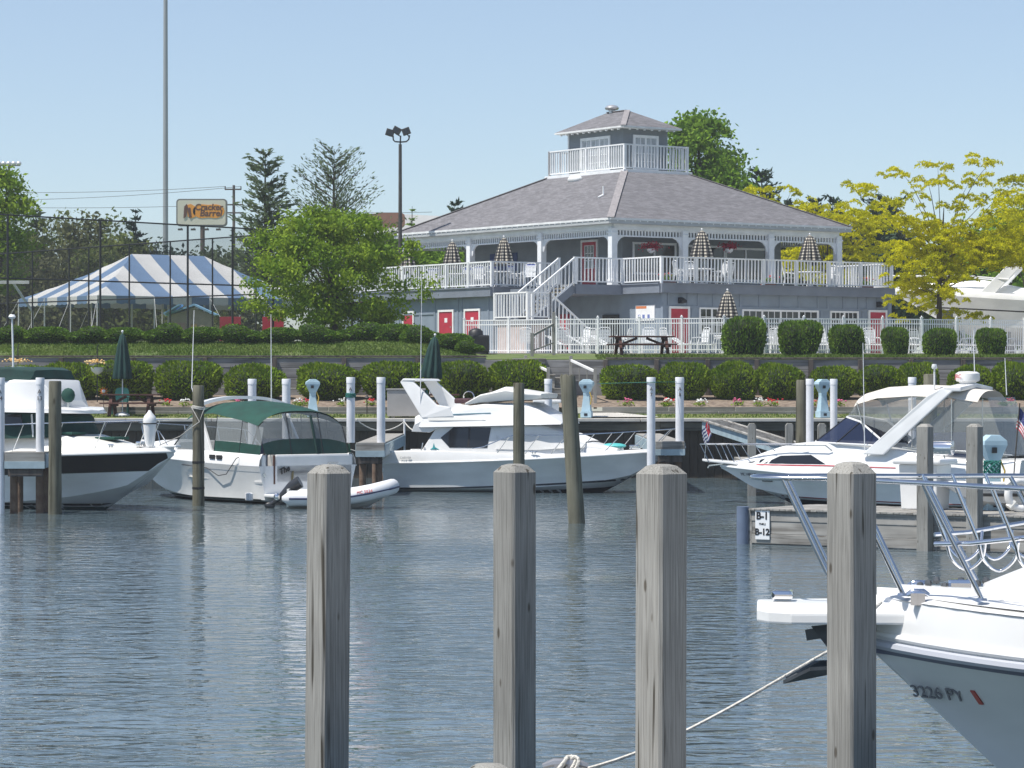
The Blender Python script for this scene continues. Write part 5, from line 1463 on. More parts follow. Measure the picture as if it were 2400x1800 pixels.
# pool level: chairs, loungers, umbrella
CP = chair_proto('pool_chair', 'white strap chair behind the pool fence', WHITE, WHITE, 'white chairs behind the pool fence')
for i, (px, Y) in enumerate([(1240, 120.5), (1320, 121), (1360, 120), (1400, 122), (1415, 120), (1460, 121.5), (1520, 120), (1570, 121), (1640, 119.5), (1690, 120.5), (1810, 120), (1825, 121.5), (1938, 120), (2045, 120.5), (2135, 121), (2150, 123), (2265, 121.5), (2275, 123), (2370, 123)]):
    put_chair(CP, (X_at(px, Y), Y, 4.525), random.uniform(0, 6.28))
def lounger():
    r = thing('pool_lounger', 'white strap lounger behind the pool fence', 'lounger', (0, 0, 0), 0, 'white loungers behind the pool fence')
    for s in (-1, 1):
        MB().tube([(s * 0.32, -0.95, 0.33), (s * 0.32, 0.35, 0.36), (s * 0.32, 0.95, 0.72)], 0.018, 6).build('side_rail', WHITE, r, smooth=50)
        for y in (-0.8, 0.3):
            MB().tube([(s * 0.32, y, 0), (s * 0.32, y, 0.35)], 0.018, 6).build('leg', WHITE, r, smooth=50)
    sl = MB().box(-0.31, 0.31, -0.035, 0.035, -0.004, 0.004).mesh('strap', [WHITE])
    for i in range(13): piece('strap', sl, (0, -0.9 + i * 0.1, 0.352 + 0.0023 * i), r)
    for i in range(6): piece('strap', sl, (0, 0.42 + i * 0.095, 0.405 + i * 0.058), r, rot=(R(31), 0, 0))
    return r
LG = lounger(); LG.location = (X_at(1335, 119.6), 119.6, 4.525); LG.rotation_euler = (0, 0, 1.3)
for px, Y, rz in ((1385, 119.4, 1.4), (1440, 119.2, 1.2), (1500, 119.0, 1.5), (1560, 118.9, 1.3), (1620, 118.6, 1.2), (1800, 118.6, 1.4), (1932, 119.5, 1.3), (2050, 120, 1.5), (2140, 120.3, 1.3), (2255, 121.0, 1.4), (2375, 122, 1.2)):
    dup(LG, (X_at(px, Y), Y, 4.525), rz)
l = (X_at(1705, 121), 121.0, 4.525)
umbrella('patio_umbrella', 'furled plaid umbrella rising above the largest box-clipped shrub', l, zc(752, l), zc(682, l), 0.5, PLAID, True)
dup(T1, (X_at(1705, 121), 121.0, 4.526), 0.1, 'round white patio table under the poolside umbrella', 'tables by the pool')
# hanging baskets on the veranda
for px in (1526, 1709):
    wp = uv2w(u_of(px, 0.9), 0.9, 0)
    z = Z_at(583, wp[1])
    hb = thing('hanging_basket', 'white hanging basket of dark red flowers under the right veranda', 'flower basket', (wp[0], wp[1], z), 0, 'veranda baskets')
    MB().lathe([(0.05, -0.2), (0.16, -0.12), (0.2, 0.0)], 14).build('pot', WHITE, hb, smooth=40)
    rng = np.random.default_rng(px); c = rng.normal(size=(260, 3)) * np.array([0.2, 0.2, 0.09]) + np.array([0, 0, 0.12])
    place('flowers', quads_mesh('flowers', leaf_arrays(c, 0.05, 0.8, 0, rng), [mat('dark_red_petals', (0.35, 0.012, 0.04), 0.7, 0.3, 20)]), (0, 0, 0), hb)
    MB().tube([(0, 0, 0), (0, 0, 10.29 - z)], 0.008, 4).build('hanger', BLACKM, hb)
# deck planters
for px, v in ((1565, -3.4), (1800, -3.4), (2030, -3.4)):
    pt = thing('deck_planter', 'brown planter box with small red flowers on the right deck floor', 'planter', on_deck(px, v), YAW, 'planters on the right deck')
    MB().box(-0.35, 0.35, -0.12, 0.12, 0, 0.16).build('box', mat('planter_brown', (0.16, 0.06, 0.045), 0.7), pt, bevel=0.02)
    rng = np.random.default_rng(px); c = rng.normal(size=(90, 3)) * np.array([0.18, 0.06, 0.07]) + np.array([0, 0, 0.28])
    place('plants', quads_mesh('plants', leaf_arrays(c, 0.05, 0.6, 0, rng), [L_BACK]), (0, 0, 0), pt)
    b = MB()
    for i in range(10): q = rng.normal(size=3) * np.array([0.2, 0.06, 0.06]); b.ball((q[0], q[1], 0.4 + q[2]), 0.03, 6)
    b.build('blossoms', FR, pt)

# ---- picnic tables
def picnic(label, loc, rz, L=1.9, group=None):
    r = thing('picnic_table', label, 'picnic table', loc, rz, group)
    pl = MB().box(-L / 2, L / 2, -0.07, 0.07, 0, 0.055).mesh('plank', [REDW], bevel=0.006)
    for i in range(5): piece('plank', pl, (0, -0.29 + i * 0.145, 0.73), r)
    for y in (-0.72, -0.58, 0.58, 0.72): piece('plank', pl, (0, y, 0.43), r)
    for s in (-1, 1):
        x = s * (L / 2 - 0.32)
        for t_ in (-1, 1):
            MB().bar((x, t_ * 0.62, 0.0), (x, t_ * 0.22, 0.72), 0.11, 0.09, (0, 1, 0)).build('leg', REDW, r)
        MB().bar((x + 0.055, -0.78, 0.40), (x + 0.055, 0.78, 0.40), 0.045, 0.1).build('cross_beam', REDW, r)
        MB().bar((x - 0.055, -0.34, 0.69), (x - 0.055, 0.34, 0.69), 0.045, 0.08).build('top_batten', REDW, r)
        MB().bar((x, 0, 0.42), (s * 0.18, 0, 0.7), 0.09, 0.09, (0, 1, 0)).build('brace', REDW, r)
    return r
Yq = 114.6
picnic('brown picnic table on the terrace grass before the pool fence', (X_at(1504, Yq), Yq, 4.36), R(10), 2.45)
Yq = 106.2
picnic('brown picnic table under the furled green umbrella beside the daisy ornament', (X_at(308, Yq), Yq, 2.16), R(-3), 2.0)
picnic('brown picnic table under the furled green umbrella behind the grey locker', (X_at(1020, Yq), Yq, 2.16), R(3), 1.7)
l = (X_at(287, Yq), Yq, 2.16)
umbrella('garden_umbrella', 'furled dark green umbrella through the picnic table by the flower basket', l, zc(888, l), zc(780, l), 0.36, TEALD, True)
l = (X_at(1003, Yq), Yq, 2.16)
umbrella('garden_umbrella', 'furled dark green umbrella leaning beside the white arch of the convertible', l, zc(886, l), zc(787, l), 0.42, TEALD, True, tilt=R(5))
def plastic_chair(label, loc, rz):
    r = thing('plastic_chair', label, 'chair', loc, rz, 'green plastic chairs')
    GP = mat('green_plastic', (0.012, 0.10, 0.09), 0.4, 0.06, 3)
    rings = []
    for i in range(7):
        a = R(-60 + i * 20); rings.append([(0.28 * math.sin(a) * 1.0, 0.24 + 0.06 * math.cos(a), 0.45), (0.30 * math.sin(a), 0.33 + 0.05 * math.cos(a), 0.75), (0.25 * math.sin(a), 0.38, 0.88 + 0.1 * math.cos(a))])
    MB().loft(rings, closed=False).build('backrest', GP, r, smooth=50)
    MB().box(-0.26, 0.26, -0.25, 0.26, 0.40, 0.44).build('seat', GP, r, bevel=0.02)
    for x in (-1, 1):
        MB().tube([(x * 0.27, -0.24, 0), (x * 0.27, -0.22, 0.62), (x * 0.28, 0.25, 0.64)], 0.025, 6).build('arm', GP, r, smooth=50)
        MB().tube([(x * 0.25, 0.28, 0), (x * 0.24, 0.25, 0.42)], 0.025, 6).build('leg', GP, r, smooth=50)
plastic_chair('dark green plastic chair behind the picnic table by the flower basket', (X_at(283, 107.0), 107.0, 2.2), R(0))
plastic_chair('dark green plastic chair beside the grey locker', (X_at(998, 105.6), 105.6, 2.14), R(160))
dz = thing('daisy_ornament', 'orange sunflower wind ornament beside the picnic table', 'garden ornament', (X_at(243, 106.9), 106.9, 2.2))
zz = Z_at(917, 106.9) - 2.2
MB().tube([(0, 0, 0), (0, 0, zz)], 0.012, 5).build('stem', BLACKM, dz)
for i in range(10):
    a = R(36 * i); MB().ext([(math.cos(a) * 0.05 - math.sin(a) * 0.03, 0, zz + math.sin(a) * 0.05 + math.cos(a) * 0.03), (math.cos(a) * 0.19, 0, zz + math.sin(a) * 0.19), (math.cos(a) * 0.05 + math.sin(a) * 0.03, 0, zz + math.sin(a) * 0.05 - math.cos(a) * 0.03)], (0, 0.012, 0)).build('petal', mat('petal_orange', (0.6, 0.16, 0.02), 0.6), dz)
MB().ball((0, -0.02, zz), 0.065, 10).build('centre', WHITE, dz, smooth=60)
# barrel grill on the terrace, grey locker on the lawn, white box
bb = thing('covered_grill', 'black covered barbecue grill at the fence corner', 'grill', (X_at(1120, 117.6), 117.6, ground_z(-1.3, 117.6)))
MB().box(-0.45, 0.45, -0.28, 0.28, 0.05, 0.75).build('cover', BLACKM, bb, bevel=0.06)
MB().lathe([(0.3, 0.72), (0.28, 0.9), (0.16, 1.0), (0.02, 1.03)], 14, (-0.08, 0, 0)).build('lid', BLACKM, bb, smooth=50)
for x in (-0.38, 0.38): MB().box(x - 0.04, x + 0.04, -0.2, 0.2, 0, 0.06).build('foot', BLACKM, bb)
lk = thing('dock_locker', 'flat grey metal locker standing on the lawn behind the convertible stern', 'locker', (X_at(952, 105.3), 105.3, 2.12))
GREY = mat('grey_locker_paint', (0.36, 0.345, 0.33), 0.5, 0.06, 2)
MB().box(-0.66, 0.66, -0.25, 0.25, 0.04, 0.96).build('body', GREY, lk, bevel=0.02)
MB().box(-0.69, 0.69, -0.28, 0.28, 0.962, 1.02).build('lid', GREY, lk, bevel=0.015)
for x in (-0.45, 0.45): MB().box(x - 0.06, x + 0.06, -0.2, 0.2, 0, 0.04).build('foot', GREY, lk)
wb = thing('dock_box', 'white fibreglass dock box with wide lid behind the convertible cabin', 'dock box', (X_at(1282, 105.4), 105.4, 2.13))
MB().box(-0.42, 0.42, -0.3, 0.3, 0.0, 0.5).build('body', GEL, wb, bevel=0.04)
MB().box(-0.5, 0.5, -0.36, 0.36, 0.502, 0.62).build('lid', GEL, wb, bevel=0.04)
# solar path light
sl_ = thing('path_light', 'small path light stake in front of the round shrubs', 'path light', (X_at(860, 107.2), 107.2, 2.2))
MB().tube([(0, 0, 0), (0, 0, 0.55)], 0.02, 6).build('stake', DARKB, sl_); MB().lathe([(0.05, 0.55), (0.09, 0.6), (0.02, 0.7)], 10).build('shade', BLACKM, sl_)
# ================================================================ DOCKS, PILES, PEDESTALS
DT = 1.57
def finger(label, px0, px1, Yend, Lf=None):
    x0, x1 = X_at(px0, Yend), X_at(px1, Yend); cx = (x0 + x1) / 2
    r = thing('finger_dock', label, 'dock', (cx, Yend, 0))
    L = Lf or (SW + 0.2 - Yend); hw = (x1 - x0) / 2
    pl = MB().box(-hw, hw, 0.0, 0.138, DT - 0.045, DT).mesh('deck_plank', [DOCKW], bevel=0.006)
    for i in range(int(L / 0.145)): piece('deck_plank', pl, (0, 0.01 + i * 0.145, 0), r)
    MB().box(-hw - 0.02, hw + 0.02, -0.09, 0.0, DT - 0.24, DT + 0.005).build('end_timber', DOCKW, r, bevel=0.012)
    MB().box(-hw - 0.025, hw + 0.025, -0.11, -0.092, DT - 0.42, DT - 0.235).build('end_fascia', DBLUE, r, bevel=0.006)
    for s in (-1, 1):
        MB().box(s * hw - 0.04, s * hw + 0.04, 0.0, L, DT - 0.4, DT - 0.05).build('side_beam', DBLUE, r)
        for y in ((0.25, L * 0.5, L - 1.0) if not Lf else (0.25, L - 0.2)):
            MB().lathe([(0.1, -0.8), (0.1, DT - 0.41)], 12, (s * (hw - 0.16), y, 0)).build('pile', RUST, r, smooth=40)
    MB().box(-hw + 0.05, hw - 0.05, -0.02, 0.12, DT - 0.62, DT - 0.44).build('cross_beam', WALLP, r)
    return r
finger('high fixed finger dock with pale blue fascia beside the dark-banded cruiser', 14, 104, 75.9, 1.3)
finger('high fixed finger dock with pale blue fascia between canvas cruiser and convertible', 836, 900, 88.0)
finger('high fixed finger dock with pale blue fascia off the convertible bow', 1538, 1603, 90.0)
def cleat(parent, x, y, z, L=0.26, m=None, rz=0.0):
    m = m or STEEL
    b = MB().tube([(x - L / 2, y, z + 0.055), (x - L / 4, y, z + 0.07), (x + L / 4, y, z + 0.07), (x + L / 2, y, z + 0.055)], [0.012, 0.02, 0.02, 0.012], 7)
    for s in (-1, 1): b.box(x + s * L * 0.16 - 0.02, x + s * L * 0.16 + 0.02, y - 0.02, y + 0.02, z, z + 0.065)
    return b.build('cleat', m, parent, smooth=50)
def pipe(px, Y, ytop, zb, text, label, w_px=21.0):
    r = w_px / 2 * Y / FPX; zt = Z_at(ytop, Y)
    t_ = thing('mooring_pipe', label, 'mooring pipe', (X_at(px, Y), Y, zb), 0, 'white mooring pipes')
    h = zt - zb
    MB().lathe([(r * 0.94, 0), (r * 0.94, h - 0.18)], 18).build('pipe', PVC, t_, smooth=40)
    MB().lathe([(r, h - 0.18), (r, h - 0.02), (r * 0.93, h)], 18).build('cap', PVC, t_, smooth=40)
    if text:
        for i, ch in enumerate(text):
            lettering(ch, 0.15, (0, -r - 0.004, h - 0.36 - i * 0.17), (R(90), 0, 0), BLACKP, t_)
    return t_
pipe(1, 75.9, 885, -0.6, ['A', '14'], 'white mooring pipe lettered A 14 beside the blue-fronted finger dock')
pipe(94, 76.1, 885, DT, ['A', '13'], 'white mooring pipe lettered A 13 on the finger dock corner')
pipe(591, 96, 888, -0.6, None, 'white mooring pipe behind the canvas cruiser, nearer the tied wooden pile')
pipe(671, 96, 888, -0.6, None, 'white mooring pipe showing over the green canvas roof')
p1 = pipe(822, 88.2, 884, DT, ['A', '9'], 'white mooring pipe wound with green rope at the finger dock')
pipe(893, 88.2, 884, DT, None, 'white mooring pipe beside the grey locker')
pipe(1285, 100.0, 888, -0.6, None, 'white mooring pipe behind the convertible windshield', 19)
pipe(1526, 89.6, 884, -0.6, ['A', '7'], 'white mooring pipe lettered A 7 rising at the convertible bow')
pipe(1593, 90.3, 884, DT, ['A', '8'], 'white mooring pipe lettered A 8 on the finger dock end')
pipe(1898, 91, 888, -0.6, None, 'white mooring pipe left of the pale blue pedestal near the tall pile', 19)
pipe(1954, 91, 888, -0.6, None, 'white mooring pipe behind the tinted windshield', 18)
pipe(2138, 92, 884, -0.6, None, 'white mooring pipe top above the cream canvas roof', 20)
GRNR = mat('green_rope', (0.02, 0.16, 0.13), 0.9, 0.3, 40)
rr = thing('green_rope_coil', 'green rope wrapped around a white mooring pipe', 'rope', (X_at(822, 88.2), 88.2, Z_at(932, 88.2)))
b = MB(); pts = []
for i in range(70):
    a = i * 0.45; pts.append((0.145 * math.cos(a), 0.145 * math.sin(a), i * 0.0018 + 0.01 * math.sin(i)))
b.tube(pts, 0.014, 6).build('coil', GRNR, rr, smooth=60)
gl = thing('green_line', 'thin green line strung between the mooring pipes A 7 and A 8', 'rope', (X_at(1526, 89.6), 89.6, Z_at(896, 89.6)))
MB().tube([(X_at(1400, 103.5) - gl.location.x, 13.8, Z_at(899, 103.5) - gl.location.z), (0, -0.0, 0), (X_at(1593, 90.3) - gl.location.x, 0.7, 0.015)], 0.009, 5).build('line', GRNR, gl)
MB().tube([(0.16 * math.cos(i * 0.7), 0.16 * math.sin(i * 0.7), 0) for i in range(10)], 0.011, 5).build('loop', GRNR, gl)
# round wooden piles
def pile(label, px, Y, ytop, wpx, lean=0.0, collar=None, rag=0.0):
    r = wpx / 2 * Y / FPX; zt = Z_at(ytop, Y)
    t_ = thing('mooring_pile', label, 'mooring pile', (X_at(px, Y), Y, 0.0))
    n = 14; rings = []
    rng = random.Random(int(px))
    for i in range(9):
        s = i / 8; z = -0.9 + (zt + 0.9) * s
        rings.append([(lean * (z / zt) + r * (1 + rng.uniform(-0.02, 0.02)) * (1.05 - 0.1 * s) * math.cos(2 * math.pi * j / n), r * (1.05 - 0.1 * s) * math.sin(2 * math.pi * j / n), z) for j in range(n)])
    rings.append([(lean + r * 0.85 * math.cos(2 * math.pi * j / n), r * 0.85 * math.sin(2 * math.pi * j / n), zt + 0.035 + rag * rng.uniform(-1, 1)) for j in range(n)])
    MB().loft(rings, True, True).build('shaft', PILEW, t_, smooth=40)
    for z in ((collar or [])):
        MB().lathe([(r * 1.04, z), (r * 1.06, z + 0.03), (r * 1.04, z + 0.06)], n, (lean * z / zt, 0, 0)).build('band', RUBBER, t_, smooth=40)
    return t_, r, zt
pile('greenish round wooden pile with dark shaded side before the dark-banded cruiser', 129, 75.6, 896, 31, 0.0)
tb_, r_, z_ = pile('round wooden pile with white rope tied below its top', 465, 81.0, 906, 28, 0.0, [0.45, 1.15])
b = MB()
zk = Z_at(958, 81) ; R0 = r_ * 1.12
for dz in (0, 0.03, 0.055): b.tube([(R0 * math.cos(a * 0.5), R0 * math.sin(a * 0.5), zk + dz + 0.02 * math.sin(a)) for a in range(14)], 0.014, 6)
b.tube([(R0 * 0.9, -R0 * 0.6, zk), (0.05, -R0 * 1.2, zk - 0.35), (-R0, -R0 * 0.5, zk + 0.05)], 0.014, 6)
b.tube([(0.05, -R0 * 1.2, zk - 0.35), (-0.5, 0.0, zk - 0.75), (-1.15, 0.6, 1.62)], 0.013, 6)
rp_ = thing('mooring_rope', 'white rope knotted on the round pile and running to the canvas cruiser bow', 'rope', (X_at(465, 81), 81, 0)); b.build('rope', ROPEW, rp_, smooth=60)
pile('round wooden pile showing above the square post, before the white flybridge', 1216, 80.0, 900, 27)
pile('thick leaning green-topped wooden pile before the convertible windshield', 1352, 70.8, 882, 38, -0.22, None, 0.03)
pile('dark wooden pile left of the pale blue pedestal', 1879, 92.0, 893, 28)
pile('dark wooden pile top showing over the cream canvas roof', 2180, 95.0, 879, 33)
# power pedestals
def pedestal(px, Y, ytop, zb, label, rz=0.0, sc_=1.0):
    r = thing('power_pedestal', label, 'power pedestal', (X_at(px, Y), Y, zb), rz, 'pale blue power pedestals')
    h = Z_at(ytop, Y) - zb
    s = h / 1.35
    def sec(w_, d, z): return [(-w_, -d, z * s), (w_, -d, z * s), (w_, d, z * s), (-w_, d, z * s)]
    MB().loft([sec(0.19, 0.19, 0.0), sec(0.19, 0.19, 0.22)], True, True).build('base', BLUEL, r, bevel=0.012)
    MB().loft([sec(0.165, 0.165, 0.222), sec(0.105, 0.105, 0.75), sec(0.11, 0.11, 0.86)], True, True).build('column', BLUEL, r, bevel=0.01)
    MB().loft([sec(0.11, 0.11, 0.862), sec(0.25, 0.18, 1.16), sec(0.24, 0.18, 1.24), [(-0.10, -0.16, 1.34 * s), (0.10, -0.16, 1.34 * s), (0.10, 0.16, 1.34 * s), (-0.10, 0.16, 1.34 * s)]], True, True).build('head', BLUEL, r, bevel=0.01)
    MB().box(-0.08, 0.02, -0.19, -0.12, 1.02 * s, 1.12 * s).build('meter', BLACKM, r)
    MB().box(-0.06, 0.06, -0.2, -0.18, 0.06 * s, 0.15 * s).build('outlet', BLACKM, r)
    MB().tube([(0.12, -0.1, 0.9 * s), (0.2, -0.15, 0.7 * s), (0.16, -0.16, 0.45 * s)], 0.02, 6).build('cable', mat('yellow_cable', (0.5, 0.34, 0.05), 0.6), r, smooth=50)
pedestal(733, 105.4, 888, 2.13, 'pale blue power pedestal standing behind the green canvas roof', 0.15)
pedestal(1375, 105.0, 888, 2.12, 'pale blue power pedestal beside the garden steps and path', -0.2)
pedestal(1928, 105.0, 888, 2.12, 'pale blue power pedestal between two white mooring pipes', 0.4)
# gangway ramp to the low dock
gw = thing('gangway', 'sloping timber gangway with pale blue side from seawall to low dock', 'gangway', (X_at(1670, 104), 104, 0))
a = Vector((0, 0.3, 2.03)); c = Vector((X_at(1915, 93) - X_at(1670, 104), -11, 1.15))
for off, m, nm in ((-0.55, DBLUE, 'side_beam'), (0.55, DBLUE, 'side_beam')):
    o = Vector((0.4, 0.5, 0)).normalized() * off
    MB().bar(a + o - Vector((0, 0, 0.16)), c + o - Vector((0, 0, 0.16)), 0.06, 0.3).build(nm, m, gw)
    MB().bar(a + o * 1.08 + Vector((0, 0, 0.02)), c + o * 1.08 + Vector((0, 0, 0.02)), 0.14, 0.05).build('kerb_timber', DOCKWY, gw)
for i in range(40):
    p = a.lerp(c, (i + 0.5) / 40); o = Vector((0.4, 0.5, 0)).normalized() * 0.5
    MB().bar(p - o, p + o, 0.3, 0.035).build('deck_plank', DOCKWY, gw)
lowd = thing('low_dock', 'low timber dock running back behind the white express cruiser', 'dock', (X_at(1800, 88), 88, 0))
MB().box(-0.6, 6.6, 0.3, 5.4, 0.72, 1.02).build('deck', DOCKW, lowd, bevel=0.01)
for px in (1642, 1762, 1850, 1926):
    x = X_at(px, 88.2) - X_at(1800, 88)
    if px == 1642: continue
    MB().box(x - 0.12, x + 0.12, 0.08, 0.29, -0.8, Z_at(998, 88.2)).ext([(x - 0.12, 0.08, Z_at(998, 88.2)), (x + 0.12, 0.08, Z_at(998, 88.2)), (x + 0.07, 0.08, Z_at(992, 88.2)), (x - 0.07, 0.08, Z_at(992, 88.2))], (0, 0.21, 0)).build('post', POSTW, lowd, bevel=0.01)
# dock B
dA, dB = (X_at(1757, 61.6), 61.6), (X_at(2480, 57.6), 57.6)
db = thing('main_dock', 'weathered low plank dock carrying the B-1 sign', 'dock', (dA[0], dA[1], 0), math.atan2(dB[1] - dA[1], dB[0] - dA[0]))
LB = math.hypot(dB[0] - dA[0], dB[1] - dA[1]); BT = 0.74
pl = MB().box(0.004, 0.142, -0.05, 2.5, BT - 0.04, BT).mesh('deck_plank', [DOCKWY], bevel=0.006)
for i in range(int(LB / 0.146)): piece('deck_plank', pl, (i * 0.146, 0, random.uniform(-0.004, 0.004)), db)
for z0, z1, y in ((BT - 0.26, BT - 0.045, 0.0), (BT - 0.52, BT - 0.265, 0.012), (BT - 0.72, BT - 0.525, 0.0), (-0.1, BT - 0.73, 0.03)):
    for k in range(3):
        MB().box(k * LB / 3 + 0.005 - (0.3 if k else 0), (k + 1) * LB / 3 - 0.3, y, y + 0.07, z0, z1).build('side_plank', DOCKW, db, bevel=0.008)
MB().box(-0.03, 0.05, 0.0, 2.5, 0.0, BT - 0.045).build('end_plank', DOCKWY, db)
MB().lathe([(0.13, -0.6), (0.13, BT + 0.03)], 14, (-0.15, -0.02, 0)).build('corner_bumper', mat('blue_grey_bumper', (0.14, 0.18, 0.26), 0.4, 0.1, 3), db, smooth=40)
MB().box(-0.3, 0.45, 0.3, 2.2, -0.7, -0.1).build('float', BLACKM, db)
sx = 0.32
sgn = MB().box(sx - 0.17, sx + 0.17, -0.03, -0.012, 0.10, 0.70).build('berth_sign', WHITE, db, bevel=0.008)
lettering('B-1', 0.21, (sx, -0.034, 0.585), (R(90), 0, 0), BLACKP, sgn, bold=0.006)
lettering('THRU', 0.06, (sx, -0.034, 0.42), (R(90), 0, 0), BLACKP, sgn)
lettering('B-12', 0.185, (sx, -0.034, 0.255), (R(90), 0, 0), BLACKP, sgn, bold=0.006)
for px, hh in ((2176, 994), (2292, 994)):
    # posts fixed to the dock front
    k = (px - 1200) / FPX
    ca, sa = math.cos(db.rotation_euler.z), math.sin(db.rotation_euler.z)
    s = (k * dA[1] - dA[0]) / (ca - k * sa)
    MB().box(s - 0.125, s + 0.125, -0.27, -0.02, -0.8, Z_at(1000, dA[1] + sa * s)).loft([[(s - 0.125, -0.27, Z_at(1000, dA[1] + sa * s)), (s + 0.125, -0.27, Z_at(1000, dA[1] + sa * s)), (s + 0.125, -0.02, Z_at(1000, dA[1] + sa * s)), (s - 0.125, -0.02, Z_at(1000, dA[1] + sa * s))], [(s - 0.06, -0.2, Z_at(993, dA[1] + sa * s)), (s + 0.06, -0.2, Z_at(993, dA[1] + sa * s)), (s + 0.06, -0.08, Z_at(993, dA[1] + sa * s)), (s - 0.06, -0.08, Z_at(993, dA[1] + sa * s))]], True, True).build('post', POSTW, db, bevel=0.012)
pedestal(2327, 60.6, 1018, BT, 'pale blue power pedestal on the low dock hung with green rope', 0.2)
gr = thing('green_rope_coil', 'green rope coil hanging on the pedestal on the low dock', 'rope', (X_at(2325, 60.3), 60.3, Z_at(1100, 60.3)))
b = MB()
for k in range(7): b.tube([(0.16 * math.cos(a * 0.5 + k) * (1 + 0.1 * k / 7), -0.03 * k / 7 + 0.05 * math.sin(a * 0.5 + k), 0.17 * math.sin(a * 0.5 + k * 0.3)) for a in range(13)], 0.016, 5)
b.build('coil', GRNR, gr, smooth=60)
# dock step box
dbx = thing('dock_box', 'tall white dock step box with overhanging lid on the low dock', 'dock box', (X_at(2168, 61.0), 61.0, BT), db.rotation_euler.z)
MB().loft([[(-0.40, -0.28, 0), (0.40, -0.28, 0), (0.40, 0.28, 0), (-0.40, 0.28, 0)], [(-0.44, -0.32, 0.92), (0.44, -0.32, 0.92), (0.44, 0.32, 0.92), (-0.44, 0.32, 0.92)]], True, True).build('body', GEL, dbx, bevel=0.03)
MB().box(-0.55, 0.55, -0.4, 0.4, 0.922, 1.04).build('lid', GEL, dbx, bevel=0.045)

# ---- near square posts
def near_post(px, Y, ytop, wpx, rz, label, lean=(0, 0), chamfer=0.034):
    wd = 1.09 * wpx * Y / FPX / (abs(math.cos(rz)) + abs(math.sin(rz)))
    zt = Z_at(ytop, Y) - chamfer * 0.8
    r = thing('dock_post', label, 'dock post', (X_at(px, Y), Y, 0.0), rz, 'square posts of the near dock')
    h = wd / 2; b = MB()
    def sq(k, z):
        s = z / zt if z > 0 else 0
        lx = lean[0] * s; ly = lean[1] * s
        c = 0.012
        return [(lx + x * k, ly + y * k, z) for x, y in ((-h + c, -h), (h - c, -h), (h, -h + c), (h, h - c), (h - c, h), (-h + c, h), (-h, h - c), (-h, -h + c))]
    b.loft([sq(1, -1.0), sq(1, 0), sq(1, zt * 0.33), sq(1, zt * 0.66), sq(1, zt), sq(0.62, zt + chamfer), sq(0.3, zt + chamfer * 1.25)], True, True)
    b.build('timber', POSTW, r)
    return r
near_post(760, 14.2, 1096, 101, R(38), 'weathered square dock post with green stain, leaning slightly', (0.028, 0))
near_post(1206, 15.2, 1094, 98, R(42), 'weathered square dock post with pale faces in front of a round pile')
near_post(1546, 13.2, 1096, 117, R(41), 'thick weathered square dock post beside the mooring line', (0.012, 0))
near_post(1996, 14.4, 1092, 112, R(39), 'weathered knotty dock post before the near cruiser pulpit', chamfer=0.045)
pl_ = thing('dock_post', 'low round post top at the dock edge', 'dock post', (X_at(1145, 13.35), 13.35, 0))
MB().lathe([(0.11, -0.8), (0.11, 1.57), (0.06, 1.60)], 16).build('timber', POSTW, pl_, smooth=40)
# cleat with rope on the dock edge
cl = thing('dock_cleat', 'grey dock cleat wrapped in white rope', 'cleat', (X_at(1325, 13.25), 13.25, 1.55))
cleat(cl, 0, 0, 0, 0.2, mat('galvanised', (0.4, 0.4, 0.42), 0.45, 0.1, 8, metal=0.7))
ml = thing('mooring_line', 'white mooring line from the dock cleat to the near cruiser', 'rope', (X_at(1325, 13.25), 13.25, 1.55))
b = MB()
for k in range(5):
    pts = []
    for i in range(13):
        a = i / 12 * math.pi * 2
        pts.append((0.035 * math.sin(a + k) + 0.012 * (k - 2), 0.03 * math.cos(a) - 0.004 * k, 0.055 + 0.042 * math.sin(a * 1.0 + 0.8 * k)))
    b.tube(pts, 0.0085, 6)
end = Vector((X_at(1945, 14.9), 14.9, Z_at(1524, 14.9))); o = Vector(ml.location)
p0 = Vector((0.03, -0.02, 0.03)); p1 = end - o
pts = []
for i in range(15):
    s = i / 14; p = p0.lerp(p1, s); p.z -= 0.06 * 4 * s * (1 - s) * (1.4 - s); pts.append(tuple(p))
pts.append((X_at(2065, 15.6) - o.x, 15.6 - o.y, Z_at(1412, 15.6) - o.z))
b.tube(pts, 0.0085, 6)
b.build('rope', ROPEW, ml, smooth=60)

# rope barrier at the seawall, beside the locker
rbar = thing('rope_barrier', 'short white post with drooping white rope along the seawall by the locker', 'rope barrier', (X_at(948, 104.3), 104.3, 2.1))
MB().tube([(0, -0.05, -1.25), (0, -0.05, -0.02)], 0.035, 8).build('post', WHITE, rbar, smooth=40)
pa_, pb2 = Vector((X_at(835, 103) - rbar.location.x, -1.3, -0.02)), Vector((X_at(1010, 103) - rbar.location.x, -1.3, -0.05)); mid_ = Vector((0, -0.1, -0.12))
for a_, c_ in ((pa_, mid_), (mid_, pb2)):
    MB().tube([tuple(a_.lerp(c_, i / 10) - Vector((0, 0, 0.35 * 4 * (i / 10) * (1 - i / 10)))) for i in range(11)], 0.02, 6).build('rope', ROPEW, rbar, smooth=50)
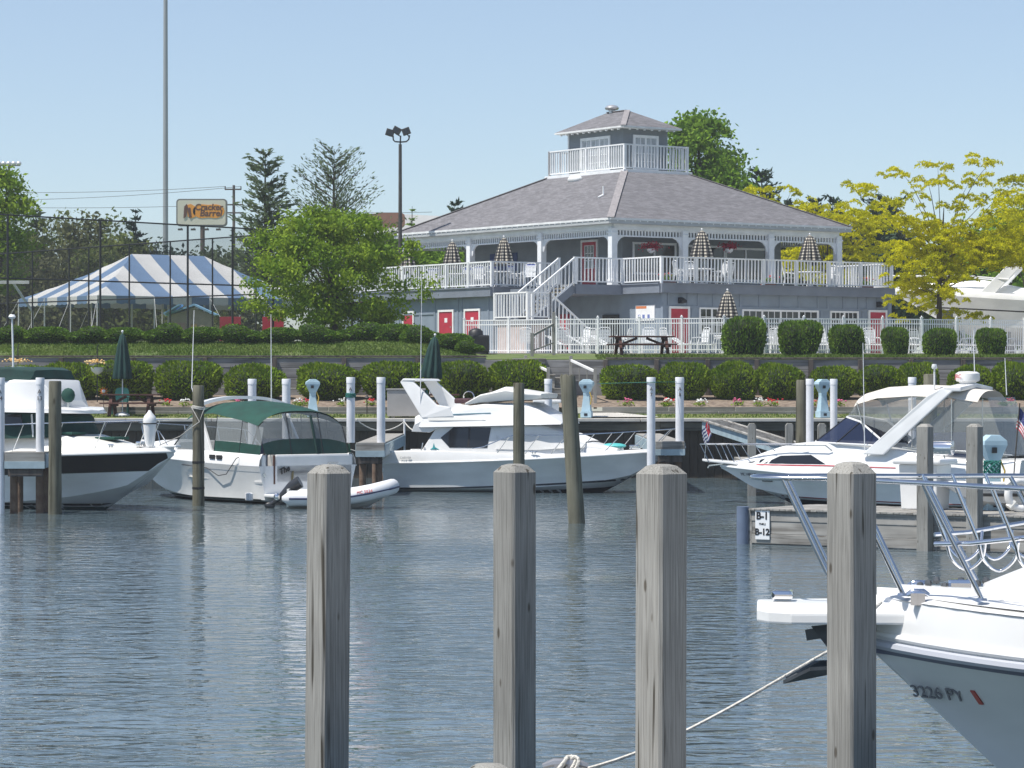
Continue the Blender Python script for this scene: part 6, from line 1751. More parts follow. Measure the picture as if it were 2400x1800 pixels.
# ================================================================ BOATS
class Hull:
    """planing hull in its own frame: x forward from the transom, y to port, z up from the waterline"""
    def __init__(s, L, B, z_st, z_bow, draft=0.35, t0=0.45, p=2.2, stern=0.92, chine=0.86, zc0=0.1, keel_t=0.62, keel_p=1.35, flare=1.7, mid_dip=0.0, tc=0.25, pc=1.7, bowz=0.93):
        s.__dict__.update(locals())
    def sheer(s, t): return s.z_st + (s.z_bow - s.z_st) * t ** 1.6 - s.mid_dip * math.sin(math.pi * t)
    def half(s, t):
        e = s.stern + (1 - s.stern) * min(1, t / 0.35)
        return s.B / 2 * e * (1 - max(0.0, (t - s.t0) / (1 - s.t0)) ** s.p)
    def chalf(s, t):
        e = s.stern + (1 - s.stern) * min(1, t / 0.35)
        return s.B / 2 * s.chine * e * (1 - max(0.0, (t - s.tc) / (1 - s.tc)) ** s.pc)
    def keel(s, t):
        k = max(0.0, (t - s.keel_t) / (1 - s.keel_t))
        return -s.draft + (s.draft + s.z_bow * s.bowz) * k ** s.keel_p
    def chine_z(s, t):
        return max(s.keel(t) + 0.02, s.zc0 + (s.z_bow * 0.62) * t ** 4.5)
    def pt(s, t, z, side=1, off=0.0):
        """point of the hull side at height z"""
        zc_, zs = s.chine_z(t), s.sheer(t); zk = s.keel(t)
        if z >= zc_:
            q = min(1.0, (z - zc_) / max(1e-4, zs - zc_)); y = s.chalf(t) + (s.half(t) - s.chalf(t)) * q ** s.flare
        else:
            q = max(0.0, (z - zk) / max(1e-4, zc_ - zk)); y = s.chalf(t) * q
        return (t * s.L, side * (y + off), z)
    def rows(s, t):
        zk, zc_, zs = s.keel(t), s.chine_z(t), s.sheer(t)
        return [zk, zk + (zc_ - zk) * 0.5, zc_] + [zc_ + (zs - zc_) * q for q in (0.15, 0.3, 0.5, 0.7, 0.85, 1.0)]
    def mesh(s, n=36):
        b = MB(); rings = []
        for i in range(n + 1):
            t_ = i / n if i < n - 6 else None
            t_ = 1 - (1 - i / n) ** 1.25
            zs = s.rows(t_)
            rings.append([s.pt(t_, z, -1) for z in reversed(zs)] + [s.pt(t_, z, 1) for z in zs[1:]])
        b.loft(rings, closed=False)
        b._add(rings[0], [tuple(range(len(rings[0])))])
        return b
    def deck(s, t0, t1, dz=0.0, camber=0.06, inset=0.0, n=28):
        b = MB(); rings = []
        for i in range(n + 1):
            t_ = t0 + (t1 - t0) * i / n; h = max(0.004, s.half(t_) - inset); z = s.sheer(t_) + dz
            rings.append([(t_ * s.L, h * k, z + camber * (1 - k * k)) for k in (-1, -0.85, -0.6, -0.3, 0, 0.3, 0.6, 0.85, 1)])
        return b.loft(rings, closed=False)
    def strip(s, t0, t1, za, zb, off=0.008, n=30, sides=(-1, 1), m=6):
        """painted or moulded band along the hull between heights za(t) and zb(t)"""
        b = MB()
        for sd in sides:
            rings = []
            for i in range(n + 1):
                t_ = t0 + (t1 - t0) * i / n; a, c = za(t_), zb(t_); a = max(a, s.keel(t_) + 0.003); c = max(c, a + 0.0005)
                rings.append([s.pt(t_, a + (c - a) * j / m, sd, off) for j in range(m + 1)])
            b.loft(rings, closed=False)
        return b
    def rub(s, t0, t1, r, dz=0.0, n=34, off=0.0):
        b = MB()
        for sd in (-1, 1):
            b.tube([(t_ * s.L, sd * (s.half(t_) + off), s.sheer(t_) + dz) for t_ in [t0 + (t1 - t0) * i / n for i in range(n + 1)]], r, 7)
        return b
    def bulwark(s, t0, t1, hfun, flare=0.03, n=30, inner=0.12):
        """coaming standing on the sheer: outer face, top and inner lip"""
        b = MB()
        for sd in (-1, 1):
            rings = []
            for i in range(n + 1):
                t_ = t0 + (t1 - t0) * i / n; h = hfun(t_); y = s.half(t_); z = s.sheer(t_)
                iy = max(0.0, y - inner - 0.02)
                rings.append([(t_ * s.L, sd * y, z), (t_ * s.L, sd * max(0.0, y - 0.25 * flare), z + h * 0.5), (t_ * s.L, sd * max(0.0, y - flare), z + h * 0.94), (t_ * s.L, sd * max(0.0, y - flare - 0.03), z + h), (t_ * s.L, sd * iy, z + h), (t_ * s.L, sd * iy, z)])
            b.loft(rings, closed=False)
        return b

def shell_ring(x, zb, wb, zt, wt, r, n=5):
    """closed-top cross-section of a cabin at x (starboard foot over the top to port foot)"""
    pts = [(x, -wb, zb)]
    r = min(r, wt * 0.9, (zt - zb) * 0.9) if zt > zb + 0.02 else 0.0
    if r > 0.003:
        for i in range(n + 1):
            a = math.pi / 2 * i / n
            pts.append((x, -(wt - r + r * math.cos(a)), zt - r + r * math.sin(a)))
        pts.append((x, 0, zt + 0.02))
        for i in range(n, -1, -1):
            a = math.pi / 2 * i / n
            pts.append((x, (wt - r + r * math.cos(a)), zt - r + r * math.sin(a)))
    else:
        for i in range(n + 1): pts.append((x, -wt * (1 - 0.1 * i / n), zt))
        pts.append((x, 0, zt))
        for i in range(n, -1, -1): pts.append((x, wt * (1 - 0.1 * i / n), zt))
    pts.append((x, wb, zb))
    return pts
def shell(secs, cap0=True, cap1=True):
    b = MB(); rings = [shell_ring(*s_) for s_ in secs]
    b.loft(rings, closed=False)
    if cap0: b._add(rings[0], [tuple(range(len(rings[0])))])
    if cap1: b._add(rings[-1], [tuple(range(len(rings[-1]) - 1, -1, -1))])
    return b
def sec_at(secs, x):
    for a, c in zip(secs, secs[1:]):
        if min(a[0], c[0]) <= x <= max(a[0], c[0]):
            k = (x - a[0]) / (c[0] - a[0]) if c[0] != a[0] else 0
            return [a[i] + (c[i] - a[i]) * k for i in range(6)]
    return list(secs[0] if abs(x - secs[0][0]) < abs(x - secs[-1][0]) else secs[-1])
def side_panel(secs, poly, side, off=0.012, th=0.01):
    """window lying on the cabin side; poly in (x, z)"""
    def on(x, z, o):
        s_ = sec_at(secs, x); zb, wb, zt, wt, r = s_[1:]
        r = min(r, wt * 0.9, (zt - zb) * 0.9) if zt > zb + 0.02 else 0.0
        k = (z - zb) / max(1e-3, zt - r - zb)
        y = wb + (wt - wb) * min(1.0, k)
        if k > 1:
            y -= r * (1 - math.sqrt(max(0.0, 1 - min(1.0, (z - zt + r) / max(r, 1e-3)) ** 2)))
        return (x, side * (y + o), z)
    xs_ = sorted(p[0] for p in poly); x0, x1 = xs_[0], xs_[-1]
    cols_ = sorted(set([x0 + (x1 - x0) * (i + 0.001) / 14.002 for i in range(15)] + [min(max(x, x0 + 1e-4), x1 - 1e-4) for x in xs_]))
    front = []; back = []
    for x in cols_:
        zs = []
        for (xa, za), (xb2, zb2) in zip(poly, poly[1:] + poly[:1]):
            if (xa - x) * (xb2 - x) <= 0 and xa != xb2:
                zs.append(za + (zb2 - za) * (x - xa) / (xb2 - xa))
        if len(zs) < 2: continue
        lo_, hi_ = min(zs), max(zs)
        front.append([on(x, lo_ + (hi_ - lo_) * j / 4, off) for j in range(5)])
        back.append([on(x, lo_ + (hi_ - lo_) * j / 4, off - th) for j in range(5)])
    b = MB()
    b.loft([f + list(reversed(k_)) for f, k_ in zip(front, back)], True, True)
    return b
def hull_text(h, t_, z, side, body, size, m, parent, off=0.012, flip=False):
    """lettering lying on the hull side, read from outside"""
    p = Vector(h.pt(t_, z, side, off))
    dt = (Vector(h.pt(t_ + 0.01, z, side, off)) - Vector(h.pt(t_ - 0.01, z, side, off))).normalized()
    dz = Vector(h.pt(t_, z + 0.04, side, off)) - Vector(h.pt(t_, z - 0.04, side, off))
    ax = -dt if side > 0 else dt
    ay = (dz - ax * dz.dot(ax)).normalized()
    az = ax.cross(ay)
    me = text_mesh(body, size); me.materials.clear(); me.materials.append(m)
    o = place('lettering', me, tuple(p), parent)
    o.rotation_euler = Matrix((ax, ay, az)).transposed().to_euler()
    return o
def smooth_path(pts, k=5):
    p = [Vector(q) for q in pts]; p = [p[0] * 2 - p[1]] + p + [p[-1] * 2 - p[-2]]
    out = []
    for i in range(1, len(p) - 2):
        for j in range(k):
            u = j / k; a, b_, c, d = p[i - 1], p[i], p[i + 1], p[i + 2]
            out.append(0.5 * ((2 * b_) + (c - a) * u + (2 * a - 5 * b_ + 4 * c - d) * u * u + (3 * b_ - a - 3 * c + d) * u ** 3))
    out.append(p[-2])
    return out
def rail(b, pts, r=0.014, n=7): b.tube(pts, r, n)
def hull_rail(h, t0, t1, hgt, inset=0.06, lean=0.05, n=20, both=True, bow=True, z_off=0.0, fwd=0.0):
    """bow rail line following the sheer"""
    def p(t_, sd): return (t_ * h.L + fwd * t_, sd * max(0.0, h.half(t_) - inset + lean * 0.0), h.sheer(t_) + hgt(t_) + z_off)
    ts = [t0 + (t1 - t0) * i / n for i in range(n + 1)]
    pts = [p(t_, -1) for t_ in ts]
    if bow: pts += [p(t_, 1) for t_ in reversed(ts)]
    return pts
def fender(name, parent, loc, r=0.11, h=0.5):
    x, y, z = loc
    return MB().lathe([(0.02, 0), (r * 0.7, 0.03), (r, 0.1), (r, h - 0.1), (r * 0.7, h - 0.03), (0.03, h), (0.025, h + 0.07)], 14, loc).build(name, GEL, parent, smooth=50)

# ---------------------------------------------------------------- convertible cruiser, middle of the basin
def boat_convertible():
    Y0 = 93.0
    r = thing('convertible_cruiser', 'white flybridge cruiser with swept radar arch and smoked side window', 'boat', (X_at(930, Y0), Y0, 0.0), R(-17))
    h = Hull(8.75, 3.1, 0.88, 1.28, 0.4, 0.42, 2.3, 0.93, 0.86, 0.12, 0.66, 1.15, 1.6)
    h.mesh().build('hull', HULLG, r, smooth=35)
    h.strip(0.0, 0.93, lambda t_: -0.3, lambda t_: -0.02 + 0.30 * t_ ** 2, 0.007).build('bottom_paint', mat('navy_bottom_paint', (0.014, 0.018, 0.03), 0.6, 0.2, 2), r, smooth=40)
    h.strip(0.0, 0.93, lambda t_: 0.075 + 0.40 * t_ ** 1.8, lambda t_: 0.12 + 0.42 * t_ ** 1.8, 0.009).build('boot_stripe', mat('navy_stripe', (0.012, 0.016, 0.03), 0.4), r)
    h.rub(0, 1, 0.035).build('rub_rail', GEL, r, smooth=50)
    bh = lambda t_: 0.37 - 0.27 * smoothstep(0.1, 0.75, t_)
    h.bulwark(0.0, 1.0, bh, 0.05).build('bulwark', GEL, r, smooth=40)
    h.deck(0.0, 1.0, 0.05, 0.04, 0.05).build('deck', GEL, r, smooth=40)
    MB().box(-0.02, 0.06, -1.38, 1.38, 0.6, 1.22).build('transom', GEL, r, bevel=0.03)
    lettering('CARVER', 0.10, (0.62, -1.50, 1.04), (R(86), 0, R(-1)), mat('grey_logo', (0.25, 0.27, 0.30), 0.5), r, align='LEFT')
    # deckhouse
    S = [(1.3, 1.0, 1.3, 1.35, 1.28, 0.05), (1.75, 1.0, 1.32, 2.08, 1.2, 0.1), (3.8, 1.05, 1.3, 2.1, 1.18, 0.1), (4.9, 1.1, 1.22, 2.1, 1.1, 0.12), (6.3, 1.2, 0.95, 1.52, 0.8, 0.15), (7.2, 1.25, 0.55, 1.35, 0.4, 0.08)]
    shell(S).build('deckhouse', GEL, r, smooth=35)
    for sd in (-1, 1):
        w_ = side_panel(S, [(1.85, 1.66), (2.15, 1.36), (3.35, 1.36), (3.45, 1.98), (2.25, 1.98)], sd).build('side_window', SMOKE, r)
        side_panel(S, [(2.72, 1.38), (2.78, 1.38), (2.80, 1.97), (2.74, 1.97)], sd, 0.018).build('window_bar', BLACKM, w_)
    # canvas covered windshield
    WC = mat('white_canvas_cover', (0.74, 0.74, 0.73), 0.8, 0.05, 2, bump=0.3, bscale=4)
    b = MB(); rings = []
    for x, zb, w_, zt in ((3.62, 1.32, 1.27, 2.06), (4.9, 1.3, 1.19, 2.09), (5.6, 1.35, 1.05, 1.82), (6.32, 1.38, 0.93, 1.53)):
        rings.append(shell_ring(x, zb, w_ + 0.03, zt + 0.025, w_ - 0.1, 0.12))
    b.loft(rings, closed=False).build('windshield_cover', WC, r, smooth=40)
    # flybridge moulding: long brow sloping forward
    F = [(1.0, 2.02, 1.22, 2.30, 1.18, 0.06), (1.25, 1.98, 1.36, 2.42, 1.3, 0.1), (3.2, 2.02, 1.4, 2.70, 1.22, 0.16), (4.5, 2.06, 1.36, 2.72, 1.05, 0.2), (5.45, 2.08, 1.2, 2.22, 1.02, 0.08), (5.62, 2.08, 1.1, 2.13, 1.0, 0.03)]
    shell(F).build('flybridge', GEL, r, smooth=35)
    for sd in (-1, 1):
        side_panel(F, [(1.35, 2.335), (3.45, 2.41), (3.45, 2.43), (1.35, 2.355)], sd, 0.012).build('teal_stripe', mat('teal_stripe', (0.03, 0.16, 0.22), 0.4), r)
        side_panel(F, [(1.45, 2.27), (3.2, 2.29), (3.32, 2.20), (1.5, 2.18)], sd, 0.010).build('vent_recess', GELW, r)
        # tail wing below the brow
        MB().ext([(1.02, sd * 1.32, 2.06), (0.92, sd * 1.3, 1.84), (1.5, sd * 1.28, 1.82), (1.9, sd * 1.27, 2.02), (1.3, sd * 1.33, 2.2)], (0, -sd * 0.09, 0)).build('tail_wing', GEL, r, bevel=0.02)
    # flybridge bolster (venturi)
    V = [(2.6, 2.66, 1.12, 2.72, 1.14, 0.03), (3.1, 2.74, 1.14, 2.98, 1.2, 0.05), (3.9, 2.80, 1.12, 3.14, 1.18, 0.06), (4.6, 2.82, 1.0, 3.04, 1.08, 0.08), (4.95, 2.86, 0.8, 3.0, 0.92, 0.05)]
    shell(V).build('bridge_coaming', GELW, r, smooth=35)
    MB().ext([(3.05, -0.5, 2.98), (3.7, -0.5, 3.22), (3.95, -0.5, 3.15), (3.6, -0.5, 2.98)], (0, 1.0, 0)).build('helm_console', GEL, r, bevel=0.04)
    MB().tube([(2.45 + 0.17 * math.cos(a * 0.4), -0.3, 2.9 + 0.17 * math.sin(a * 0.4)) for a in range(17)], 0.02, 6).build('wheel', CHROME, r, smooth=50)
    MB().box(2.1, 2.6, -0.7, 0.7, 2.7, 2.86).build('bridge_seat', mat('dark_red_seat', (0.06, 0.02, 0.025), 0.6), r, bevel=0.05)
    # radar arch
    for sd in (-1, 1):
        MB().ext([(1.22, sd * 1.3, 2.28), (0.55, sd * 1.16, 3.42), (0.75, sd * 1.14, 3.5), (1.25, sd * 1.15, 3.46), (2.35, sd * 1.24, 2.66), (2.0, sd * 1.26, 2.56)] if False else [(1.28, sd * 1.33, 2.25), (0.52, sd * 1.2, 3.36), (0.6, sd * 1.18, 3.46), (0.84, sd * 1.17, 3.46), (1.72, sd * 1.27, 2.66), (2.15, sd * 1.29, 2.60), (2.3, sd * 1.3, 2.3)], (0, -sd * 0.14, 0)).build('arch_leg', GEL, r, bevel=0.03)
    MB().ext([(0.52, -1.2, 3.37), (0.62, -1.2, 3.47), (0.98, -1.2, 3.46), (1.06, -1.2, 3.39)], (0, 2.4, 0)).build('arch_top', GEL, r, bevel=0.03)
    MB().tube([(1.2, -1.26, 2.6), (1.28, -1.35, 6.5)], [0.016, 0.008], 6).build('antenna', WHITE, r, smooth=50)
    # bow pulpit, anchor, rail
    MB().ext([(8.2, -0.22, 1.33), (9.15, -0.13, 1.36), (9.25, 0, 1.36), (9.15, 0.13, 1.36), (8.2, 0.22, 1.33)], (0, 0, 0.07)).build('pulpit', GEL, r, bevel=0.02)
    MB().ball((7.0, 0, 1.42), 0.28, 12, (1.4, 1, 0.3)).build('hatch', mat('teal_hatch', (0.09, 0.45, 0.45), 0.4), r, smooth=50)
    hg = lambda t_: 0.62 + 0.04 * t_
    pts = [(t_ * h.L + 0.35 * (t_ - 0.45), -max(0.10, h.half(t_) - 0.09), h.sheer(t_) + bh(t_) + 0.10 + 0.46 * smoothstep(0.34, 0.5, t_)) for t_ in [0.34 + 0.66 * i / 18 for i in range(19)]]
    rb = MB().tube(pts + [(p[0], -p[1], p[2]) for p in reversed(pts)], 0.016, 7)
    ro = rb.build('bow_rail', STEEL, r, smooth=50)
    for t_ in (0.47, 0.57, 0.66, 0.75, 0.84, 0.92, 0.985):
        for sd in (-1, 1):
            y = max(0.10, h.half(t_) - 0.09); zt_ = h.sheer(t_) + bh(t_) + 0.10 + 0.46 * smoothstep(0.34, 0.5, t_)
            MB().tube([(t_ * h.L - 0.38, sd * max(0.1, h.half(t_ - 0.04) - 0.07), h.sheer(t_) + bh(t_)), (t_ * h.L + 0.35 * (t_ - 0.45), sd * y, zt_)], 0.013, 6).build('stanchion', STEEL, ro, smooth=50)
    cleat(r, 4.9, -1.5, h.sheer(0.56) + bh(0.56), 0.26)
    MB().box(7.5, 7.8, -0.12, 0.12, 1.32, 1.45).build('windlass', STEEL, r, bevel=0.03)
    MB().tube([(0.4, -1.5, 1.2), (0.2, -1.9, 1.0), (-0.8, -2.4, 1.35)], 0.014, 6).build('stern_line', ROPEW, r, smooth=50)
    MB().tube([(1.0, -1.36, 1.22), (1.25, -1.36, 1.22), (1.3, -1.33, 1.5)], 0.02, 6).build('hand_rail', STEEL, r, smooth=50)
    # small tree emblem on the cabin corner
    eg = mat('teal_emblem', (0.03, 0.30, 0.33), 0.5)
    side_panel(S, [(1.52, 1.30), (1.82, 1.30), (1.66, 1.38)], -1, 0.014).ext([(1.62, -1.335, 1.34), (1.70, -1.335, 1.36), (1.66, -1.33, 1.5)], (0, 0.01, 0)).build('emblem', eg, r)
boat_convertible()
# ---------------------------------------------------------------- dark-banded sedan cruiser, far left
VINYL = glassy('clear_vinyl', (0.40, 0.43, 0.43), 0.38, 0.08)
VINYLG = glassy('smoky_vinyl', (0.10, 0.13, 0.14), 0.55, 0.08)
CREAM = mat('cream_canvas', (0.62, 0.59, 0.53), 0.85, 0.06, 2, bump=0.25, bscale=5)
NAVYG = glassy('navy_tinted_glass', (0.02, 0.03, 0.07), 0.80, 0.04)
def boat_sedan():
    th = R(-33); L = 10.4
    bow = Vector((X_at(408, 77.4), 77.4)); d = Vector((math.cos(th), math.sin(th)))
    s0 = bow - d * L
    r = thing('sedan_cruiser', 'cream flybridge cruiser with black hull band and green canvas', 'boat', (s0.x, s0.y, 0), th)
    h = Hull(L, 3.7, 1.3, 1.56, 0.45, 0.5, 2.6, 0.94, 0.88, 0.12, 0.70, 1.1, 1.5)
    h.mesh(44).build('hull', HULLG, r, smooth=35)
    BND = mat('black_hull_band', (0.008, 0.009, 0.012), 0.4)
    h.strip(0.0, 0.985, lambda t_: h.sheer(t_) - 0.52 + 0.03 * t_, lambda t_: h.sheer(t_) - 0.03, 0.008, 40).build('hull_band', BND, r, smooth=40)
    h.strip(0.0, 0.97, lambda t_: 0.10, lambda t_: 0.16, 0.008).build('boot_stripe', BND, r)
    h.strip(0.0, 0.95, lambda t_: -0.3, lambda t_: 0.075, 0.008).build('bottom_paint', mat('teal_bottom_paint', (0.01, 0.06, 0.065), 0.6, 0.2, 2), r)
    h.rub(0, 1, 0.045).build('rub_rail', GEL, r, smooth=50)
    h.bulwark(0.0, 1.0, lambda t_: 0.10, 0.06, inner=0.3).build('toe_rail', GEL, r, smooth=40)
    h.deck(0.0, 1.0, 0.06, 0.06, 0.1).build('deck', GELW, r, smooth=40)
    T = [(2.0, 1.3, 1.4, 1.95, 1.3, 0.1), (6.2, 1.4, 1.35, 1.98, 1.1, 0.2), (7.4, 1.45, 1.2, 1.96, 0.95, 0.3), (8.6, 1.52, 0.9, 1.76, 0.6, 0.2), (9.3, 1.58, 0.55, 1.62, 0.3, 0.03)]
    shell(T).build('trunk_cabin', GELW, r, smooth=35)
    # windshield band under green cover, then brow and flybridge
    Wn = [(1.2, 1.8, 1.45, 2.55, 1.4, 0.04), (5.6, 1.85, 1.42, 2.58, 1.36, 0.04), (6.6, 1.88, 1.25, 2.56, 1.1, 0.25), (7.2, 1.9, 0.85, 2.5, 0.6, 0.25), (7.35, 1.9, 0.5, 2.45, 0.3, 0.2)]
    shell(Wn).build('windshield_cover', TEALD, r, smooth=40)
    for sd in (-1, 1):
        side_panel(Wn, [(2.0, 2.15), (5.5, 2.2), (6.3, 2.2), (6.2, 2.5), (5.5, 2.52), (2.0, 2.5)], sd, 0.014).build('tinted_panel', SMOKE, r)
        MB().bar((6.62, sd * 1.2, 1.9), (6.5, sd * 1.12, 2.5), 0.04, 0.04).build('pillar', WHITE, r)
    Br = [(0.6, 2.56, 1.55, 2.68, 1.55, 0.05), (5.9, 2.56, 1.6, 2.70, 1.58, 0.05), (6.9, 2.55, 1.35, 2.68, 1.3, 0.05), (7.45, 2.53, 0.8, 2.63, 0.7, 0.04), (7.6, 2.52, 0.35, 2.6, 0.3, 0.03)]
    shell(Br).build('brow', GEL, r, smooth=40)
    Fl = [(0.9, 2.68, 1.5, 3.28, 1.42, 0.06), (4.4, 2.68, 1.52, 3.38, 1.4, 0.06), (5.9, 2.69, 1.45, 3.42, 1.2, 0.1), (6.5, 2.69, 1.1, 3.40, 0.8, 0.1), (6.85, 2.66, 0.75, 2.9, 0.5, 0.06)]
    shell(Fl).build('flybridge', GEL, r, smooth=35)
    Cv = [(0.9, 3.27, 1.43, 3.66, 1.35, 0.08), (4.4, 3.37, 1.41, 3.74, 1.32, 0.08), (5.7, 3.40, 1.25, 3.74, 1.1, 0.1), (6.25, 3.40, 0.9, 3.66, 0.75, 0.08)]
    shell(Cv).build('bridge_cover', TEALD, r, smooth=40)
    # spotlight under its green cover
    sp_ = MB().ball((7.0, -0.25, 3.0), 0.2, 12, (1.0, 0.8, 1.0)).build('spotlight', TEAL, r, smooth=50)
    MB().tube([(7.0, -0.25, 2.62), (7.0, -0.25, 2.86)], 0.04, 8).build('spotlight_base', STEEL, sp_)
    MB().tube([(5.2, -0.4, 3.7), (5.15, -0.4, 5.05)], [0.03, 0.022], 8).lathe([(0.07, 5.05), (0.1, 5.1), (0.06, 5.16)], 10, (5.15, -0.4, 0)).build('antenna', WHITE, r, smooth=50)
    for x, y, w_, l_ in ((7.3, -0.5, 0.28, 0.3), (8.3, 0.0, 0.3, 0.34)):
        z = 1.99 if x < 8 else 1.86
        MB().box(x - l_, x + l_, y - w_, y + w_, z - 0.02, z + 0.05).build('hatch', TEAL, r, bevel=0.02)
    # bow rail
    hg = lambda t_: 0.10 + 0.62 * smoothstep(0.25, 0.5, t_)
    ts = [0.25 + 0.75 * i / 22 for i in range(23)]
    pts = [(t_ * L - 0.25 * t_, -max(0.12, h.half(t_) - 0.12), h.sheer(t_) + 0.1 + hg(t_)) for t_ in ts]
    ro = MB().tube(pts + [(p[0], -p[1], p[2]) for p in reversed(pts)], 0.017, 7).build('bow_rail', STEEL, r, smooth=50)
    for t_ in (0.42, 0.54, 0.66, 0.77, 0.87, 0.96):
        for sd in (-1, 1):
            MB().tube([(t_ * L - 0.6, sd * max(0.12, h.half(t_) - 0.14), h.sheer(t_) + 0.08), (t_ * L - 0.25 * t_, sd * max(0.12, h.half(t_) - 0.12), h.sheer(t_) + 0.1 + hg(t_))], 0.013, 6).build('stanchion', STEEL, ro, smooth=50)
    fn = MB().lathe([(0.02, 1.66), (0.10, 1.68), (0.13, 1.8), (0.17, 2.2), (0.18, 2.34), (0.15, 2.46), (0.06, 2.56), (0.03, 2.62)], 16, (9.75, -0.2, 0)).build('bow_fender', GEL, r, smooth=40)
    MB().lathe([(0.184, 2.26), (0.19, 2.275), (0.184, 2.29)], 16, (9.75, -0.2, 0)).build('fender_strap', BLACKM, fn)
    MB().box(9.2, 9.55, -0.13, 0.13, 1.66, 1.8).build('windlass', CHROME, r, bevel=0.03)
    MB().ext([(9.8, -0.2, 1.64), (10.55, -0.1, 1.66), (10.55, 0.1, 1.66), (9.8, 0.2, 1.64)], (0, 0, 0.06)).build('pulpit', GEL, r, bevel=0.02)
    cleat(r, 8.9, -0.75, 1.65, 0.26)
boat_sedan()

# ---------------------------------------------------------------- canvas cruiser, stern to the camera
def boat_canvas():
    th = R(90 + 38)
    r = thing('canvas_cruiser', 'white express cruiser under green canvas, its stern turned to the camera', 'boat', (X_at(722, 82.6), 82.6, 0), th)
    h = Hull(8.9, 3.4, 1.05, 1.4, 0.4, 0.45, 2.3, 0.95, 0.88, 0.12, 0.66, 1.15, 1.4)
    h.mesh().build('hull', GEL, r, smooth=35)
    DK = mat('dark_green_stripe', (0.008, 0.02, 0.02), 0.4)
    h.strip(0.02, 0.93, lambda t_: 0.09, lambda t_: 0.14, 0.008).build('boot_stripe', DK, r); h.strip(0.02, 0.93, lambda t_: 0.0, lambda t_: 0.055, 0.009).build('bottom_stripe', DK, r)
    h.strip(0.0, 0.99, lambda t_: h.sheer(t_) - 0.035, lambda t_: h.sheer(t_) - 0.005, 0.03).build('rub_rail', GEL, r)
    h.bulwark(0.0, 1.0, lambda t_: 0.33 - 0.25 * smoothstep(0.3, 0.9, t_), 0.10, inner=0.22).build('coaming', GEL, r, smooth=40)
    h.deck(0.42, 1.0, 0.1, 0.14, 0.1).build('foredeck', GEL, r, smooth=40)
    h.deck(0.0, 0.42, -0.45, 0.0, 0.12).build('cockpit_floor', GELW, r)
    # transom top with walk-through
    MB().box(0.0, 0.42, -1.52, 1.08, 0.55, 1.36).build('transom', GEL, r, bevel=0.06)
    MB().box(0.0, 0.42, 1.38, 1.52, 0.55, 1.36).build('transom', GEL, r, bevel=0.06)
    MB().box(-0.01, 0.03, 1.09, 1.14, 0.55, 1.34).build('gate_hinge', mat('teak_trim', (0.10, 0.04, 0.025), 0.6), r)
    MB().box(0.02, 0.3, 1.10, 1.37, 0.5, 0.56).build('gate_step', mat('teak_trim', (0.10, 0.04, 0.025), 0.6), r)
    MB().box(-0.72, 0.02, -1.45, 1.45, 0.20, 0.29).build('swim_platform', GEL, r, bevel=0.03)
    MB().box(-0.72, 0.0, -1.4, 1.4, -0.15, 0.05).build('platform_bracket', BLACKM, r)
    for y in (-1.0, 1.45):
        MB().box(-0.012, 0.0, y - 0.04, y + 0.04, 0.75, 0.85).build('stern_light', STEEL, r)
    MB().tube([(-0.02, -0.65, 1.12), (-0.09, -0.7, 1.12), (-0.09, -0.95, 1.12), (-0.02, -1.0, 1.12)], 0.015, 6).build('grab_handle', STEEL, r)
    lettering('The', 0.22, (-0.02, 0.80, 0.93), (R(90), R(-20), R(-90)), BLACKP, r, shear=0.3, bold=0.008)
    lettering('J', 0.5, (-0.02, 0.58, 0.68), (R(90), R(-12), R(-90)), mat('gold_lettering', (0.16, 0.13, 0.06), 0.5), r, shear=0.3, bold=0.01)
    # side vents and shore cord
    for x in (1.95, 2.3):
        p = h.pt(x / h.L, h.sheer(x / h.L) + 0.0, 1)
        MB().box(x - 0.13, x + 0.13, p[1] - 0.03, p[1] + 0.012, h.sheer(x / h.L) + 0.13, h.sheer(x / h.L) + 0.24).build('side_vent', RUBBER, r)
    p = h.pt(0.09, 1.0, 1)
    MB().tube([(1.0, p[1] + 0.0, 1.28), (1.0, p[1] + 0.09, 1.25), (1.6, p[1] + 0.03, 0.8), (2.0, p[1] + 0.04, 0.75), (2.6, p[1] + 0.04, 0.95), (3.9, p[1] + 0.05, 1.02)], 0.012, 5).build('shore_cord', RUBBER, r, smooth=50)
    # canvas enclosure
    zb = 1.36
    def topz(x): return 2.52 + 0.30 * math.sin(min(1, max(0, (x - 0.2) / 2.6)) * math.pi / 2)
    rings = []
    for x in (0.38, 0.7, 1.3, 2.0, 2.7, 3.4, 4.0, 4.4):
        zt_ = topz(x) - (0.22 * max(0, (x - 3.0) / 1.4) ** 1.5); w_ = 1.40 if x < 3 else 1.40 - 0.12 * (x - 3)
        ring = []
        for k in range(-8, 9):
            a = k / 8; ring.append((x, w_ * math.sin(a * math.pi / 2) ** 1 if False else w_ * a, zt_ - (0.40 if x < 2.6 else 0.34) * abs(a) ** 3.2))
        rings.append(ring)
    top = MB().loft(rings, closed=False).build('canvas_top', TEAL, r, smooth=60)
    # aft curtain: green apron, vinyl windows, zips
    def aft(y, f): # f 0 at coaming, 1 at the roof edge
        e = topz(0.38) - 0.40 * abs(y / 1.4) ** 3.2
        return (0.06 + 0.32 * f, y, zb + (e - zb) * f)
    ysp = [-1.40, -0.55, 0.5, 1.40]
    for y0, y1 in zip(ysp, ysp[1:]):
        n = 6
        ap = MB().loft([[aft(y0 + (y1 - y0) * i / n, f) for i in range(n + 1)] for f in (0.0, 0.36)], closed=False).build('aft_apron', TEALD, r)
        MB().loft([[aft(y0 + (y1 - y0) * i / n, f) for i in range(n + 1)] for f in (0.36, 0.96)], closed=False).build('aft_window', VINYL, ap)
